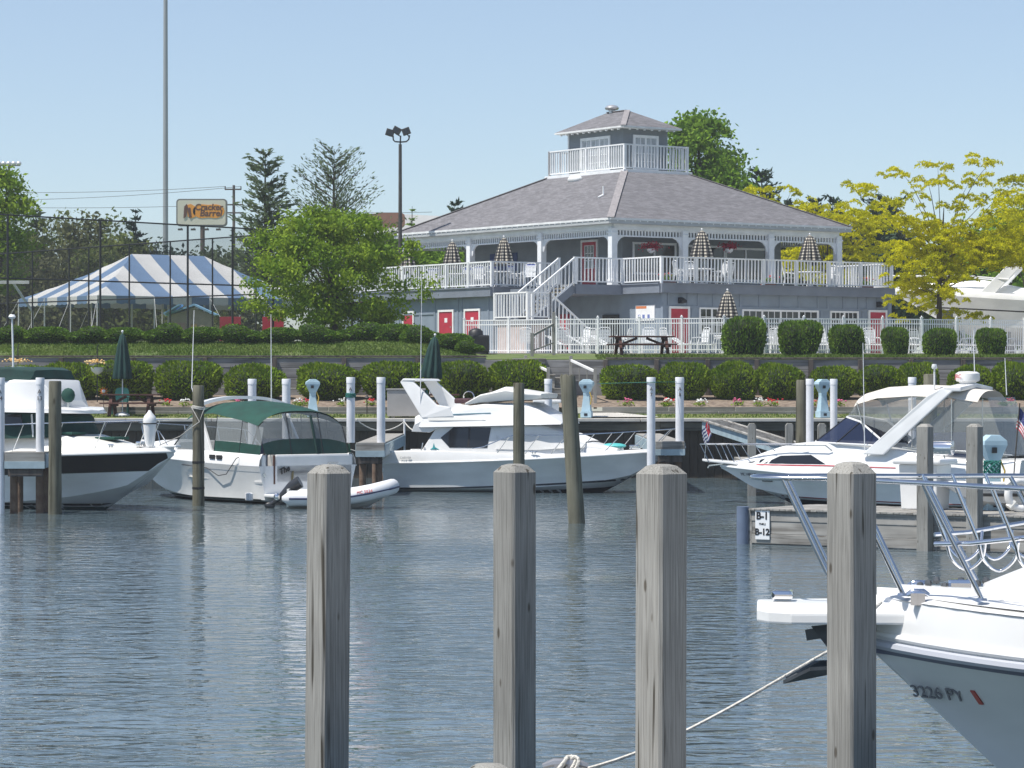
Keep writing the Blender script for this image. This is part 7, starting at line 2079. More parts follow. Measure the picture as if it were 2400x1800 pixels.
    for y in ysp:
        MB().tube([aft(y, 0.0), aft(y, 0.5), aft(y, 0.99)], 0.014, 5).build('zip', BLACKM, r)
    MB().tube([aft(-0.35, 0.02), (aft(-0.25, 0.9)[0] - 0.05,) + aft(-0.28, 0.9)[1:]], 0.035, 8).build('flag_cover', TEALD, r, smooth=50)
    for sd in (-1, 1):
        def sidep(x, f):
            e = topz(x) - (0.40 if x < 2.6 else 0.34)
            return (x, sd * (1.52 + (1.4 - 1.52) * f), zb + 0.0 + (e - zb) * f)
        for x0, x1 in ((0.1, 1.15), (1.15, 2.45)):
            ap = MB().loft([[sidep(x0 + (x1 - x0) * i / 5, f) for i in range(6)] for f in (0.0, 0.34)], closed=False).build('side_apron', TEAL, r)
            MB().loft([[sidep(x0 + (x1 - x0) * i / 5, f) for i in range(6)] for f in (0.34, 0.98)], closed=False).build('side_window', VINYL, ap)
            MB().tube([sidep(x1, 0), sidep(x1, 1)], 0.013, 5).build('zip', BLACKM, ap)
        # forward side curtain and windshield
        MB()._add([(2.9, sd * 1.5, 1.42), (4.9, sd * 1.35, 1.5), (4.3, sd * 1.2, 2.12), (3.0, sd * 1.38, 2.4)], [(0, 1, 2, 3)]).build('windshield_side', VINYLG, r)
        MB().tube([(4.9, sd * 1.35, 1.5), (4.25, sd * 1.18, 2.15)], 0.022, 6).build('windshield_frame', BLACKM, r)
    MB().loft([[(4.9, -1.35, 1.5), (5.6, -0.7, 1.55), (5.8, 0, 1.56), (5.6, 0.7, 1.55), (4.9, 1.35, 1.5)], [(4.25, -1.18, 2.15), (4.6, -0.6, 2.2), (4.7, 0, 2.22), (4.6, 0.6, 2.2), (4.25, 1.18, 2.15)]], closed=False).build('windshield', VINYLG, r, smooth=60)
    # radar arch
    for sd in (-1, 1):
        MB().ext([(2.45, sd * 1.58, 1.3), (3.35, sd * 1.50, 2.66), (3.52, sd * 1.48, 2.78), (3.55, sd * 1.48, 2.66), (2.78, sd * 1.58, 1.3)], (0, -sd * 0.10, 0)).build('arch_leg', GEL, r, bevel=0.025)
    rings = []
    for k in range(-8, 9):
        a = k / 8; z = 2.94 - 0.24 * abs(a) ** 2.5; y = a * 1.55
        rings.append([(3.24, y, z - 0.07), (3.5, y, z - 0.05), (3.52, y, z + 0.02), (3.26, y, z + 0.02)])
    MB().loft(rings, True, True).build('arch_top', GEL, r, smooth=40)
    MB().tube([(3.3, 1.5, 2.6), (3.45, 1.62, 3.2), (4.0, 1.2, 5.4)], [0.02, 0.014, 0.007], 6).build('antenna', WHITE, r, smooth=50)
    MB().tube([(3.2, -0.9, 2.8), (3.3, -0.95, 5.3)], [0.016, 0.008], 6).build('antenna', WHITE, r, smooth=50)
    # seats inside
    MB().box(0.5, 0.95, -1.1, 0.5, 0.62, 1.25).build('stern_seat', mat('blue_grey_vinyl_seat', (0.22, 0.25, 0.32), 0.6), r, bevel=0.06)
    MB().box(2.4, 2.9, -0.9, -0.3, 0.62, 1.75).build('helm_seat', mat('blue_vinyl_seat', (0.05, 0.08, 0.2), 0.6), r, bevel=0.08)
    # bow rail
    ts = [0.5 + 0.5 * i / 14 for i in range(15)]
    pts = [(t_ * h.L, -max(0.1, h.half(t_) - 0.1), h.sheer(t_) + 0.2 + 0.55 * smoothstep(0.5, 0.62, t_)) for t_ in ts]
    ro = MB().tube(pts + [(p[0], -p[1], p[2]) for p in reversed(pts)], 0.016, 6).build('bow_rail', STEEL, r, smooth=50)
    for t_ in (0.62, 0.74, 0.86, 0.97):
        for sd in (-1, 1):
            MB().tube([(t_ * h.L - 0.25, sd * max(0.1, h.half(t_) - 0.1), h.sheer(t_) + 0.1), (t_ * h.L, sd * max(0.1, h.half(t_) - 0.1), h.sheer(t_) + 0.75)], 0.012, 5).build('stanchion', STEEL, ro)
    T = [(5.0, 1.3, 1.2, 1.62, 1.1, 0.1), (6.6, 1.4, 1.0, 1.66, 0.8, 0.15), (8.0, 1.5, 0.5, 1.56, 0.35, 0.04)]
    shell(T).build('trunk_cabin', GEL, r, smooth=40)
    MB().lathe([(0.06, 0.1), (0.11, 0.12), (0.11, 0.3), (0.06, 0.32)], 10, (0.35, h.half(0.04) + 0.08, 0.0)).build('exhaust', WHITE, r)
boat_canvas()

# ---------------------------------------------------------------- inflatable dinghy with outboard
def dinghy():
    Y0 = 79.6
    r = thing('inflatable_dinghy', 'white inflatable dinghy with upturned bow lying behind the canvas cruiser', 'boat', (X_at(668, Y0), Y0, 0), R(-3))
    r.scale = (0.94, 1, 1)
    TUB = mat('white_hypalon', (0.72, 0.73, 0.75), 0.5, 0.05, 2)
    pts = []
    for i in range(25):
        s = i / 24
        if s < 0.4: x = s / 0.4 * 2.2; y = -0.62; 
        elif s > 0.6: x = (1 - s) / 0.4 * 2.2; y = 0.62
        else:
            a = (s - 0.4) / 0.2 * math.pi; x = 2.2 + 0.85 * math.sin(a); y = -0.62 * math.cos(a)
        pts.append((x, y, 0.27 + 0.30 * (max(0, x - 1.2) / 1.85) ** 1.8))
    rad = [0.06] + [0.21] * 23 + [0.06]
    MB().tube(pts, rad, 14).build('tube', TUB, r, smooth=60)
    MB().tube([(p[0], p[1] * 1.335 + (0), p[2]) if p[0] < 2.2 else (p[0] + 0.2 * ((p[0] - 2.2) / 0.85), p[1] * 1.33, p[2]) for p in pts[1:-1]], 0.025, 6).build('rub_strake', mat('navy_rubber', (0.02, 0.03, 0.09), 0.5), r, smooth=50)
    b = MB(); rings = []
    for x, w_, z in ((0.1, 0.5, -0.12), (1.5, 0.5, -0.12), (2.4, 0.35, 0.05), (2.85, 0.1, 0.3)):
        rings.append([(x, -w_, z + 0.3), (x, -w_ * 0.6, z + 0.06), (x, 0, z), (x, w_ * 0.6, z + 0.06), (x, w_, z + 0.3)])
    b.loft(rings, closed=False).build('floor', GELW, r, smooth=40)
    MB().box(0.12, 0.18, -0.5, 0.5, 0.05, 0.52).build('transom', GELW, r)
    MB().box(1.0, 1.2, -0.5, 0.5, 0.42, 0.46).build('thwart', GELW, r)
    OB = mat('black_outboard', (0.02, 0.022, 0.026), 0.35, 0.15, 4, coat=0.3)
    m = MB().tube([(0.45, -0.12, 0.70), (0.2, -0.1, 0.55), (-0.1, -0.1, 0.30), (-0.36, -0.1, 0.10)], [0.17, 0.16, 0.09, 0.05], 10).build('outboard_motor', OB, r, smooth=50)
    MB().ball((-0.2, -0.22, 0.30), 0.1, 10, (1, 0.6, 1.0)).build('engine_clamp', CHROME, m, smooth=50)
    MB().ball((-0.42, -0.1, 0.06), 0.1, 8, (1.6, 0.3, 0.9)).build('propeller', OB, m, smooth=50)
    lettering('MC 5824', 0.12, (2.35, -0.80, 0.46), (R(65), R(-7), R(6)), mat('red_lettering', (0.5, 0.06, 0.06), 0.6), r)
dinghy()

# ---------------------------------------------------------------- express cruiser, right
def flag_mesh(name, parent, o, w_, hgt, droop, mats, canton=True, stripes=13):
    """cloth hanging from its hoist along the staff direction"""
    n = 12; vs = []; fs = []; mi = []
    hoist = Vector(droop).normalized() * hgt
    for i in range(n + 1):
        for j in range(stripes + 1):
            u = i / n; v = j / stripes
            p = Vector(o) + hoist * v + Vector((w_ * u * 0.45, 0.06 * math.sin(u * 7 + v * 2), -w_ * 0.72 * u ** 1.2 + 0.03 * math.sin(u * 9)))
            vs.append(tuple(p))
    for i in range(n):
        for j in range(stripes):
            fs.append((i * (stripes + 1) + j, (i + 1) * (stripes + 1) + j, (i + 1) * (stripes + 1) + j + 1, i * (stripes + 1) + j + 1))
            mi.append(2 if (canton and j < 7 and i < 5) else j % 2)
    me = bpy.data.meshes.new(name); me.from_pydata(vs, [], fs)
    for m in mats: me.materials.append(m)
    me.polygons.foreach_set('material_index', mi); me.polygons.foreach_set('use_smooth', [True] * len(fs)); me.update()
    return place(name, me, (0, 0, 0), parent)
FLR = mat('flag_red', (0.5, 0.03, 0.05), 0.8); FLW = mat('flag_white', (0.75, 0.75, 0.75), 0.8); FLB = mat('flag_blue', (0.03, 0.04, 0.17), 0.8, 0.0, 60, col2=(0.35, 0.36, 0.45), lo=0.58, hi=0.66)
def boat_express():
    th = R(180 - 28); L = 9.1
    bow = Vector((X_at(1690, 83.4), 83.4)); d = Vector((math.cos(th), math.sin(th))); s0 = bow - d * L
    r = thing('express_cruiser', 'white express cruiser with red stripe, cream canvas roof and slanted arch', 'boat', (s0.x, s0.y, 0), th)
    h = Hull(L, 3.1, 0.68, 1.02, 0.4, 0.42, 2.2, 0.94, 0.88, 0.1, 0.64, 1.15, 1.4)
    h.mesh().build('hull', HULLG, r, smooth=35)
    MAR = mat('maroon_stripe', (0.16, 0.012, 0.02), 0.4)
    h.strip(0.0, 0.93, lambda t_: 0.10 + 0.2 * t_ ** 2, lambda t_: 0.13 + 0.2 * t_ ** 2, 0.008).build('boot_stripe', MAR, r)
    h.strip(0.0, 0.92, lambda t_: -0.3, lambda t_: 0.05 + 0.2 * t_ ** 2, 0.007).build('bottom_paint', mat('navy_bottom_paint', (0.014, 0.018, 0.03), 0.6, 0.2, 2), r)
    h.rub(0, 1, 0.04).build('rub_rail', GEL, r, smooth=50)
    zt = lambda x: 1.30 + 0.42 * smoothstep(1.0, 5.2, x) - 0.62 * smoothstep(5.9, 9.1, x) ** 1.2
    D = []
    for i in range(19):
        x = L * i / 18 * 0.995; t_ = x / L; hb = h.half(t_); z = max(h.sheer(t_) + 0.07, zt(x))
        D.append((x, h.sheer(t_), max(0.02, hb), z, max(0.015, hb - 0.10 - 0.35 * (z - h.sheer(t_)) * (0.5 + t_ * 0.5)), 0.12))
    shell(D).build('deck_moulding', GEL, r, smooth=35)
    for sd in (-1, 1):
        side_panel(D, [(7.5, 1.12), (6.95, 1.34), (5.95, 1.38), (5.45, 1.14)], sd, 0.012).build('cabin_window', SMOKE, r)
        side_panel(D, [(8.15, 1.12), (7.5, 1.25), (7.62, 1.14)], sd, 0.012).build('cabin_window', SMOKE, r)
        side_panel(D, [(8.2, 1.075), (7.55, 1.10), (5.4, 1.115), (3.4, 1.08), (3.4, 1.055), (5.4, 1.085), (7.6, 1.07)], sd, 0.014).build('red_stripe', mat('red_stripe', (0.4, 0.02, 0.03), 0.4), r)
        h2 = h.pt(0.815, 0.72, sd, 0.012)
        MB().ext([(7.62, h2[1] - sd * 0.07, 0.80), (7.25, h2[1] + sd * 0.055, 0.80), (7.22, h2[1] + sd * 0.03, 0.62), (7.58, h2[1] - sd * 0.10, 0.62)], (0, sd * 0.012, 0)).build('porthole', RUBBER, r)
    hull_text(h, 0.885, 0.8, 1, 'MC 1487 HE', 0.13, mat('grey_numbers', (0.2, 0.2, 0.22), 0.5), r)
    MB().ext([(8.5, -0.28, 1.06), (9.5, -0.18, 1.13), (9.68, 0, 1.14), (9.5, 0.18, 1.13), (8.5, 0.28, 1.06)], (0, 0, 0.07)).build('pulpit', GEL, r, bevel=0.02)
    MB().tube([(9.0, 0, 1.08), (9.45, 0, 1.02), (9.5, 0, 0.95)], 0.03, 6).build('anchor', STEEL, r)
    # wraparound windshield
    bot = [(4.1, -1.28, 1.66), (5.2, -1.16, 1.70), (5.95, -0.78, 1.72), (6.25, 0, 1.74), (5.95, 0.78, 1.72), (5.2, 1.16, 1.70), (4.1, 1.28, 1.66)]
    tpp = [(3.9, -1.16, 1.80), (4.55, -1.02, 2.28), (5.1, -0.62, 2.40), (5.28, 0, 2.42), (5.1, 0.62, 2.40), (4.55, 1.02, 2.28), (3.9, 1.16, 1.80)]
    ws = MB().loft([bot, tpp], closed=False).build('windshield', NAVYG, r)
    MB().tube(tpp, 0.03, 6).build('windshield_frame', GEL, ws, smooth=50); MB().tube(bot, 0.025, 6).build('windshield_sill', GEL, ws, smooth=50)
    for a, c in zip(bot[1:-1], tpp[1:-1]): MB().tube([a, c], 0.018, 5).build('windshield_post', BLACKM, ws)
    # canvas roof and curtains
    rings = []
    for x, zc_, w_ in ((1.2, 3.12, 1.18), (2.0, 3.24, 1.22), (3.0, 3.28, 1.25), (4.0, 3.22, 1.22), (4.6, 3.06, 1.12), (4.72, 2.98, 1.08)):
        rings.append([(x, w_ * k / 6, zc_ - 0.30 * abs(k / 6) ** 3) for k in range(-6, 7)])
    MB().loft(rings, closed=False).build('canvas_top', CREAM, r, smooth=60)
    fr = MB().loft([[(p[0], p[1], p[2]) for p in tpp[1:-1]], [(4.6, -1.08, 2.80), (4.7, -0.55, 3.0), (4.72, 0, 3.02), (4.7, 0.55, 3.0), (4.6, 1.08, 2.80)]], closed=False).build('front_curtain', VINYL, r)
    for sd in (-1, 1):
        MB()._add([(4.55, sd * 1.02, 2.28), (3.0, sd * 1.24, 1.72), (3.0, sd * 1.25, 2.98), (4.6, sd * 1.1, 2.78)], [(0, 1, 2, 3)]).build('side_curtain', VINYL, r)
        MB()._add([(3.0, sd * 1.24, 1.55), (0.35, sd * 1.25, 1.38), (0.9, sd * 1.15, 2.82), (3.0, sd * 1.25, 2.98)], [(0, 1, 2, 3)]).build('side_curtain', VINYL, r)
        MB().tube([(3.0, sd * 1.25, 1.6), (3.0, sd * 1.26, 2.98)], 0.016, 5).build('curtain_zip', CREAM, r)
        MB().tube([(4.4, sd * 1.1, 2.0), (4.62, sd * 1.1, 2.8)], 0.02, 6).build('canvas_bow', STEEL, r)
        MB().tube([(1.9, sd * 1.22, 1.5), (1.9, sd * 1.24, 2.9)], 0.018, 6).build('canvas_bow', STEEL, r)
        # arch leg
        MB().ext([(4.35, sd * 1.44, 1.42), (3.75, sd * 1.44, 1.40), (1.95, sd * 1.32, 3.02), (1.75, sd * 1.28, 3.2), (2.15, sd * 1.3, 3.2), (2.55, sd * 1.34, 2.98)], (0, -sd * 0.11, 0)).build('arch_leg', GEL, r, bevel=0.03)
    MB().loft([[(1.62, -1.3, 3.10), (2.12, -1.3, 3.10), (2.12, -1.3, 3.22), (1.62, -1.3, 3.22)], [(1.6, 0, 3.2), (2.1, 0, 3.2), (2.1, 0, 3.32), (1.6, 0, 3.32)], [(1.62, 1.3, 3.10), (2.12, 1.3, 3.10), (2.12, 1.3, 3.22), (1.62, 1.3, 3.22)]], True, True).build('arch_top', GEL, r, bevel=0.03)
    MB()._add([(0.4, -1.22, 1.4), (0.4, 1.22, 1.4), (0.95, 1.12, 2.95), (0.95, -1.12, 2.95)], [(0, 1, 2, 3)]).build('aft_curtain', VINYL, r)
    rd = MB().lathe([(0.2, 3.30), (0.24, 3.36), (0.31, 3.38), (0.33, 3.45), (0.32, 3.58), (0.24, 3.63), (0.02, 3.64)], 20, (1.85, 0.1, 0)).build('radar_dome', GEL, r, smooth=40)
    a = R(180 - 28); # text faces the camera side (port quarter)
    lettering('JRC', 0.15, (1.85 + 0.365 * math.sin(R(25)) , 0.1 + 0.365 * math.cos(R(25)), 3.5), (R(90), 0, R(180 - 25)), mat('red_logo', (0.5, 0.02, 0.05), 0.5), rd)
    MB().tube([(2.5, 0.9, 3.02), (2.5, 0.9, 3.72)], 0.025, 6).lathe([(0.06, 3.7), (0.08, 3.75), (0.06, 3.83)], 10, (2.5, 0.9, 0)).build('anchor_light', GEL, r, smooth=50)
    for x, y, zb_, zt_ in ((4.3, 1.35, 1.5, 4.4), (1.8, -0.35, 3.2, 4.75), (1.1, -0.9, 3.0, 4.0)):
        MB().tube([(x, y, zb_), (x + 0.05, y, zt_)], [0.016, 0.009], 6).build('antenna', WHITE, r, smooth=50)
    # bow rail
    ts = [0.6 + 0.4 * i / 14 for i in range(15)]
    pts = [(t_ * L + 0.55 * max(0, (t_ - 0.75) / 0.25), -max(0.2, h.half(t_) - 0.16), 1.62 + 0.06 * (1 - t_)) for t_ in ts]
    ro = MB().tube([(5.3, -1.2, 1.5)] + pts + [(p[0], -p[1], p[2]) for p in reversed(pts)] + [(5.3, 1.2, 1.5)], 0.016, 6).build('bow_rail', STEEL, r, smooth=50)
    for t_ in (0.7, 0.8, 0.88, 0.93, 0.96, 1.0):
        for sd in (-1, 1):
            x = t_ * L + 0.55 * max(0, (t_ - 0.75) / 0.25)
            MB().tube([(x - 0.28, sd * max(0.2, h.half(t_) - 0.12), max(h.sheer(t_) + 0.08, zt(t_ * L) - 0.05)), (x, sd * max(0.2, h.half(t_) - 0.16), 1.63)], 0.012, 5).build('stanchion', STEEL, ro)
    # stern rail, chrome grill
    MB().tube([(3.2, 1.45, 1.62), (1.0, 1.42, 1.5), (0.2, 1.3, 1.45)], 0.016, 6).build('stern_rail', STEEL, r, smooth=50)
    g = MB().lathe([(0.06, -0.30), (0.19, -0.27), (0.2, 0.0), (0.19, 0.27), (0.06, 0.30)], 18)
    g.v = [(1.95 + z * 1.0, 1.75 + y, 1.62 + x) for x, y, z in g.v]
    go = g.build('chrome_grill', CHROME, r, smooth=40)
    MB().tube([(1.95, 1.72, 1.45), (1.95, 1.5, 1.2), (1.95, 1.42, 0.95)], 0.02, 6).build('grill_bracket', STEEL, go)
    # side deck interior: helm seat
    MB().box(2.2, 2.7, -0.9, 0.9, 1.3, 2.0).build('seat_back', mat('navy_seat', (0.03, 0.05, 0.16), 0.6), r, bevel=0.08)
    fl = thing('ensign_flag', 'american flag hanging limp from a slanted staff at the cruiser stern', 'flag', (X_at(2372, 77.5), 77.5, Z_at(1110, 77.5)))
    tipz = Z_at(945, 77.5) - fl.location.z
    MB().tube([(0, 0, -0.6), (0.2, 0, tipz)], 0.016, 6).build('staff', BARK, fl)
    flag_mesh('cloth', fl, (0.19, -0.02, tipz - 0.12), 0.95, 0.55, (-0.15, 0, -1), [FLR, FLW, FLB])
    f2 = thing('burgee_flag', 'small red and navy striped flag at the cruiser pulpit rail', 'flag', (X_at(1660, 84.4), 84.4, 1.2))
    MB().tube([(-0.1, 0, 0), (0.0, 0, Z_at(985, 84.4) - 1.2)], 0.012, 6).build('staff', STEEL, f2)
    m = flag_mesh('cloth', f2, (-0.0, -0.02, Z_at(988, 84.4) - 1.2), 0.42, 0.42, (-0.25, 0, -1), [FLB, FLW, FLR], True, 9)
    for v in m.data.vertices: v.co.x = -v.co.x
boat_express()

# ---------------------------------------------------------------- near cruiser bow, right edge
def boat_near():
    th = R(180 - 8); L = 8.6
    bow = Vector((X_at(2050, 16.6), 16.6)); d = Vector((math.cos(th), math.sin(th))); s0 = bow - d * L
    r = thing('near_cruiser', 'bow of a large white cruiser with steel pulpit rails and anchor', 'boat', (s0.x, s0.y, 0), th)
    h = Hull(L, 3.1, 1.62, 1.86, 0.45, 0.35, 6.5, 0.95, 0.86, 0.15, 0.72, 1.0, 1.9, 0, 0.2, 1.5, 0.97)
    h.mesh(60).build('hull', HULLG, r, smooth=35)
    h.rub(0, 1, 0.028, 0.0, 60, 0.008).build('rub_rail', mat('grey_rub_rail', (0.45, 0.47, 0.52), 0.35), r, smooth=50)
    h.strip(0.4, 1.0, lambda t_: h.sheer(t_) - 0.055, lambda t_: h.sheer(t_) - 0.02, 0.012, 60).build('rail_base', mat('dark_blue_grey_trim', (0.12, 0.13, 0.19), 0.5), r)
    h.rub(0, 1, 0.02, 0.055, 60, 0.0).build('gunwale_bead', GEL, r, smooth=50)
    bh = lambda t_: 0.27
    h.bulwark(0.0, 1.0, bh, 0.03, 70, 0.10).build('gunwale', GEL, r, smooth=40)
    h.deck(0.0, 0.9985, 0.262, 0.05, 0.02, 60).build('deck', GEL, r, smooth=40)
    h.deck(0.0, 0.985, 0.285, 0.05, 0.14, 60).build('deck_raised', GEL, r, smooth=40)
    T = [(3.0, 1.95, 1.2, 2.5, 1.1, 0.15), (6.6, 2.1, 1.0, 2.52, 0.8, 0.3), (7.4, 2.12, 0.8, 2.42, 0.6, 0.25), (8.0, 2.13, 0.45, 2.18, 0.3, 0.03)]
    shell(T).build('trunk_cabin', GEL, r, smooth=40)
    # pulpit plank
    MB().loft([[(x, -w_, z), (x, w_, z), (x, w_, z + 0.06), (x, w_ - 0.04, z + 0.115), (x, -w_ + 0.04, z + 0.115), (x, -w_, z + 0.06)] for x, w_, z in ((8.15, 0.27, 1.985), (8.7, 0.25, 1.98), (9.05, 0.22, 1.975), (9.18, 0.16, 1.975), (9.25, 0.08, 1.98))], True, True).build('pulpit', GEL, r, bevel=0.012)
    MB().box(9.05, 9.17, -0.08, 0.08, 2.10, 2.15).build('bow_light', CHROME, r, bevel=0.02)
    ANC = mat('dark_galvanised_anchor', (0.10, 0.11, 0.12), 0.5, 0.2, 8, metal=0.6)
    an = MB().bar((8.5, 0, 1.98), (8.98, 0, 1.9), 0.035, 0.06).build('anchor', ANC, r)
    MB().ext([(8.95, -0.02, 1.95), (8.82, -0.02, 1.78), (8.62, -0.02, 1.74), (8.66, -0.02, 1.98)], (0, 0.04, 0)).build('anchor_fluke', ANC, an)
    for sd in (-1, 1):
        MB().ext([(8.9, sd * 0.02, 1.74), (9.1, sd * 0.14, 1.64), (8.95, sd * 0.20, 1.72), (8.65, sd * 0.18, 1.74), (8.6, sd * 0.02, 1.73)], (0, 0, 0.02)).build('anchor_blade', ANC, an)
    # rails
    RZ = 2.78
    pr = [(9.28, -0.0, RZ), (9.24, -0.12, RZ), (9.1, -0.20, RZ), (8.8, -0.29, RZ), (8.33, -0.60, RZ - 0.01), (7.83, -1.08, RZ - 0.02), (7.2, -1.34, RZ - 0.03), (6.0, -1.42, RZ - 0.05), (4.5, -1.44, RZ - 0.1)]
    ro = MB().tube(smooth_path([(p[0], -p[1], p[2]) for p in reversed(pr)] + pr[1:], 6), 0.0145, 10).build('bow_rail', STEEL, r, smooth=60)
    for sd in (-1, 1):
        for a, c in (((9.1, 0.20, RZ), (8.78, 0.21, 2.10)), ((8.74, 0.33, RZ), (8.44, 0.26, 2.15)), ((8.33, 0.60, RZ - 0.01), (8.02, 0.60, 2.15)), ((7.83, 1.08, RZ - 0.02), (7.5, 1.0, 2.14)), ((7.2, 1.34, RZ - 0.03), (6.85, 1.2, 2.12))):
            MB().tube([(a[0], sd * a[1], a[2]), (c[0], sd * c[1], c[2])], 0.0135, 8).lathe([(0.035, c[2] - 0.004), (0.03, c[2] + 0.008)], 12, (c[0], sd * c[1], 0)).build('stanchion', STEEL, ro, smooth=60)
        # fender basket hoops
        for x0, y0 in ((8.34, 0.56), (8.17, 0.66), (7.98, 0.84)):
            pts = [(x0, sd * y0, RZ), (x0 - 0.12, sd * (y0 - 0.05), RZ - 0.3), (x0 - 0.16, sd * (y0 - 0.09), RZ - 0.42), (x0 - 0.24, sd * (y0 - 0.13), RZ - 0.48), (x0 - 0.32, sd * (y0 - 0.1), RZ - 0.42), (x0 - 0.34, sd * (y0 - 0.04), RZ - 0.32)]
            MB().tube(smooth_path(pts), 0.009, 8).build('fender_hoop', CHROME, ro, smooth=60)
    for sd in (-1, 1): MB().tube([(8.27, sd * 0.5, RZ - 0.34), (8.08, sd * 0.6, RZ - 0.33), (7.6, sd * 0.9, RZ - 0.26)], 0.013, 8).build('basket_bar', CHROME, ro, smooth=60)
    # anchor chain and rode
    b = MB()
    for i in range(16): b.ball((8.35 - i * 0.045, -0.03 + 0.02 * (i % 2), 2.18 + 0.015 * (i % 3)), 0.022, 6)
    b.build('anchor_chain', ANC, r)
    MB().box(8.05, 8.2, -0.05, 0.05, 2.15, 2.22).build('windlass', CHROME, r, bevel=0.02)
    cleat(r, 8.36, 0.36, 2.10, 0.12, CHROME); cleat(r, 8.36, -0.36, 2.10, 0.12, CHROME)
    cg = mat('grey_numbers', (0.2, 0.2, 0.22), 0.5)
    hull_text(h, 0.960, 1.60, 1, '3226 PY', 0.11, cg, r, 0.03)
    o = hull_text(h, 0.935, 1.60, 1, 'I', 0.15, mat('sticker_red', (0.45, 0.08, 0.06), 0.5), r); o.name = 'registration_sticker'; o.scale = (2.2, 1, 1)
boat_near()

# ---------------------------------------------------------------- cruiser stored ashore, right
def boat_ashore():
    th = R(180 - 12); L = 9.5; Yb = 131.0
    bow = Vector((X_at(2098, Yb), Yb)); d = Vector((math.cos(th), math.sin(th))); s0 = bow - d * L
    r = thing('stored_cruiser', 'large white motor cruiser on stands ashore behind the golden tree', 'boat', (s0.x, s0.y, 5.6), th)
    h = Hull(L, 3.3, 1.15, 1.75, 0.6, 0.45, 2.3, 0.95, 0.88, 0.1, 0.55, 1.2, 1.4)
    h.mesh().build('hull', HULLG, r, smooth=35)
    h.strip(0.0, 0.96, lambda t_: 0.55 + 0.55 * t_, lambda t_: 0.60 + 0.56 * t_, 0.008).build('hull_stripe', RUBBER, r)
    h.bulwark(0, 1, lambda t_: 0.25, 0.06).build('bulwark', GEL, r, smooth=40)
    h.deck(0, 1, 0.15, 0.1, 0.05).build('deck', GEL, r, smooth=40)
    S = [(3.4, 1.35, 1.3, 1.75, 1.2, 0.1), (5.6, 1.5, 1.2, 2.2, 1.0, 0.2), (7.0, 1.75, 0.9, 2.15, 0.7, 0.2), (8.8, 1.98, 0.4, 2.06, 0.3, 0.05)]
    shell(S).build('cabin', GEL, r, smooth=40)
    for sd in (-1, 1):
        MB().ext([(5.3, sd * 1.4, 1.4), (4.0, sd * 1.3, 2.75), (4.2, sd * 1.28, 2.9), (4.6, sd * 1.3, 2.8), (5.9, sd * 1.42, 1.5)], (0, -sd * 0.12, 0)).build('arch_leg', GEL, r, bevel=0.03)
    MB().box(4.0, 4.5, -1.3, 1.3, 2.78, 2.91).build('arch_top', GEL, r, bevel=0.03)
    MB().tube([(9.6, 0, 2.45), (8.6, 0.5, 2.42), (6.5, 1.1, 2.4), (4.5, 1.4, 2.2)], 0.03, 6).tube([(9.6, 0, 2.45), (8.6, -0.5, 2.42), (6.5, -1.1, 2.4), (4.5, -1.4, 2.2)], 0.03, 6).build('bow_rail', GEL, r, smooth=50)
    for x in (1.0, 4.5, 7.0):
        for sd in (-1, 1):
            MB().tube([(x, sd * 1.3, -1.1), (x, sd * 0.9, 0.02)], 0.05, 6).build('stand', BLACKM, r)
        MB().box(x - 0.2, x + 0.2, -0.2, 0.2, -1.1, h.keel(x / L) + 0.02).build('keel_block', BARK, r)
boat_ashore()
eb = thing('electric_cabinet', 'grey utility cabinet beyond the pool fence under the stored cruiser', 'cabinet', (X_at(2218, 125), 125, 4.49))
MB().box(-0.25, 0.25, -0.2, 0.2, 0, 1.85).build('body', mat('cabinet_grey', (0.35, 0.36, 0.38), 0.5), eb, bevel=0.02)
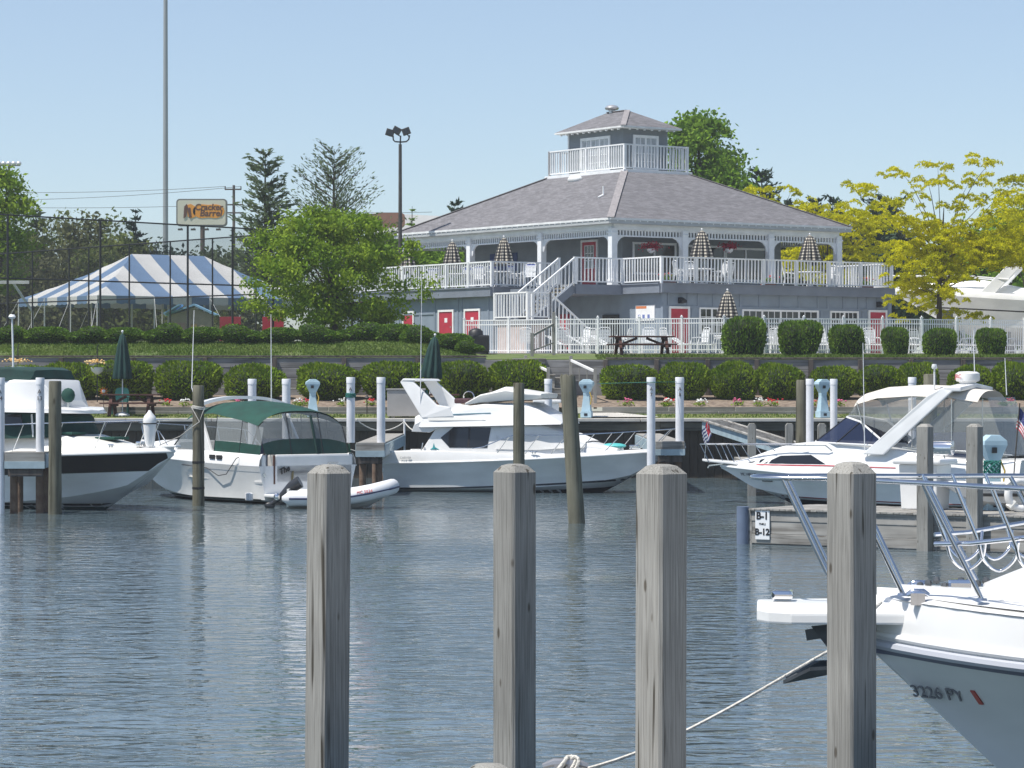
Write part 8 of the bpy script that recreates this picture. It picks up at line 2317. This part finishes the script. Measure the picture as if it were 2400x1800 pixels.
MB().box(-0.28, 0.28, -0.23, 0.23, 1.852, 1.9).build('top', mat('cabinet_grey', (0.35, 0.36, 0.38), 0.5), eb)
# white tender and ring on the low dock, right edge
tn = thing('white_tender', 'small white tender lying on the low dock beside the pedestal', 'boat', (X_at(2345, 60.6), 60.6, BT), R(-8))
ht = Hull(2.6, 1.2, 0.5, 0.62, 0.02, 0.4, 2.4, 0.9, 0.85, 0.12, 0.6, 1.2, 1.4)
hm = ht.mesh(20); hm.v = [(-(x - 1.3), -y, z + 0.03) for x, y, z in hm.v]; hm.build('hull', GEL, tn, smooth=35)
MB().box(-0.55, 0.35, -0.62, -0.53, 0.30, 0.36).build('side_slot', RUBBER, tn)
MB().tube([(1.2 * math.cos(a * 0.37) , 0.56 * math.sin(a * 0.37), 0.55) for a in range(18)], 0.045, 8).build('gunwale_roll', GEL, tn, smooth=50)
rb = thing('life_ring', 'white life ring leaning on the small tender', 'life ring', (X_at(2392, 59.6), 59.6, BT), R(12))
MB().tube([(0.25 * math.cos(a * math.pi / 12), 0.03, 0.35 + 0.28 * math.sin(a * math.pi / 12)) for a in range(25)], 0.085, 10, False).build('ring', GEL, rb, smooth=60)
for a in (45, 135, 225, 315):
    c, s_ = math.cos(R(a)), math.sin(R(a))
    MB().tube([(0.165 * c, 0.03, 0.35 + 0.19 * s_), (0.335 * c, 0.03, 0.35 + 0.37 * s_)], 0.09, 8).build('band', GELW, rb)
# ================================================================ AIR
hz = bpy.data.materials.new('haze_air'); hz.use_nodes = True
t = hz.node_tree
for n_ in list(t.nodes):
    if n_.type == 'BSDF_PRINCIPLED': t.nodes.remove(n_)
pv = t.nodes.new('ShaderNodeVolumePrincipled')
pv.inputs['Color'].default_value = (0.92, 0.95, 1.0, 1)
pv.inputs['Density'].default_value = 0.00038
pv.inputs['Anisotropy'].default_value = 0.2
t.links.new(pv.outputs[0], t.nodes['Material Output'].inputs['Volume'])
hzo = MB().box(-420, 420, -70, 460, -1.0, 72).build('haze', hz, keep=True, kind='stuff')
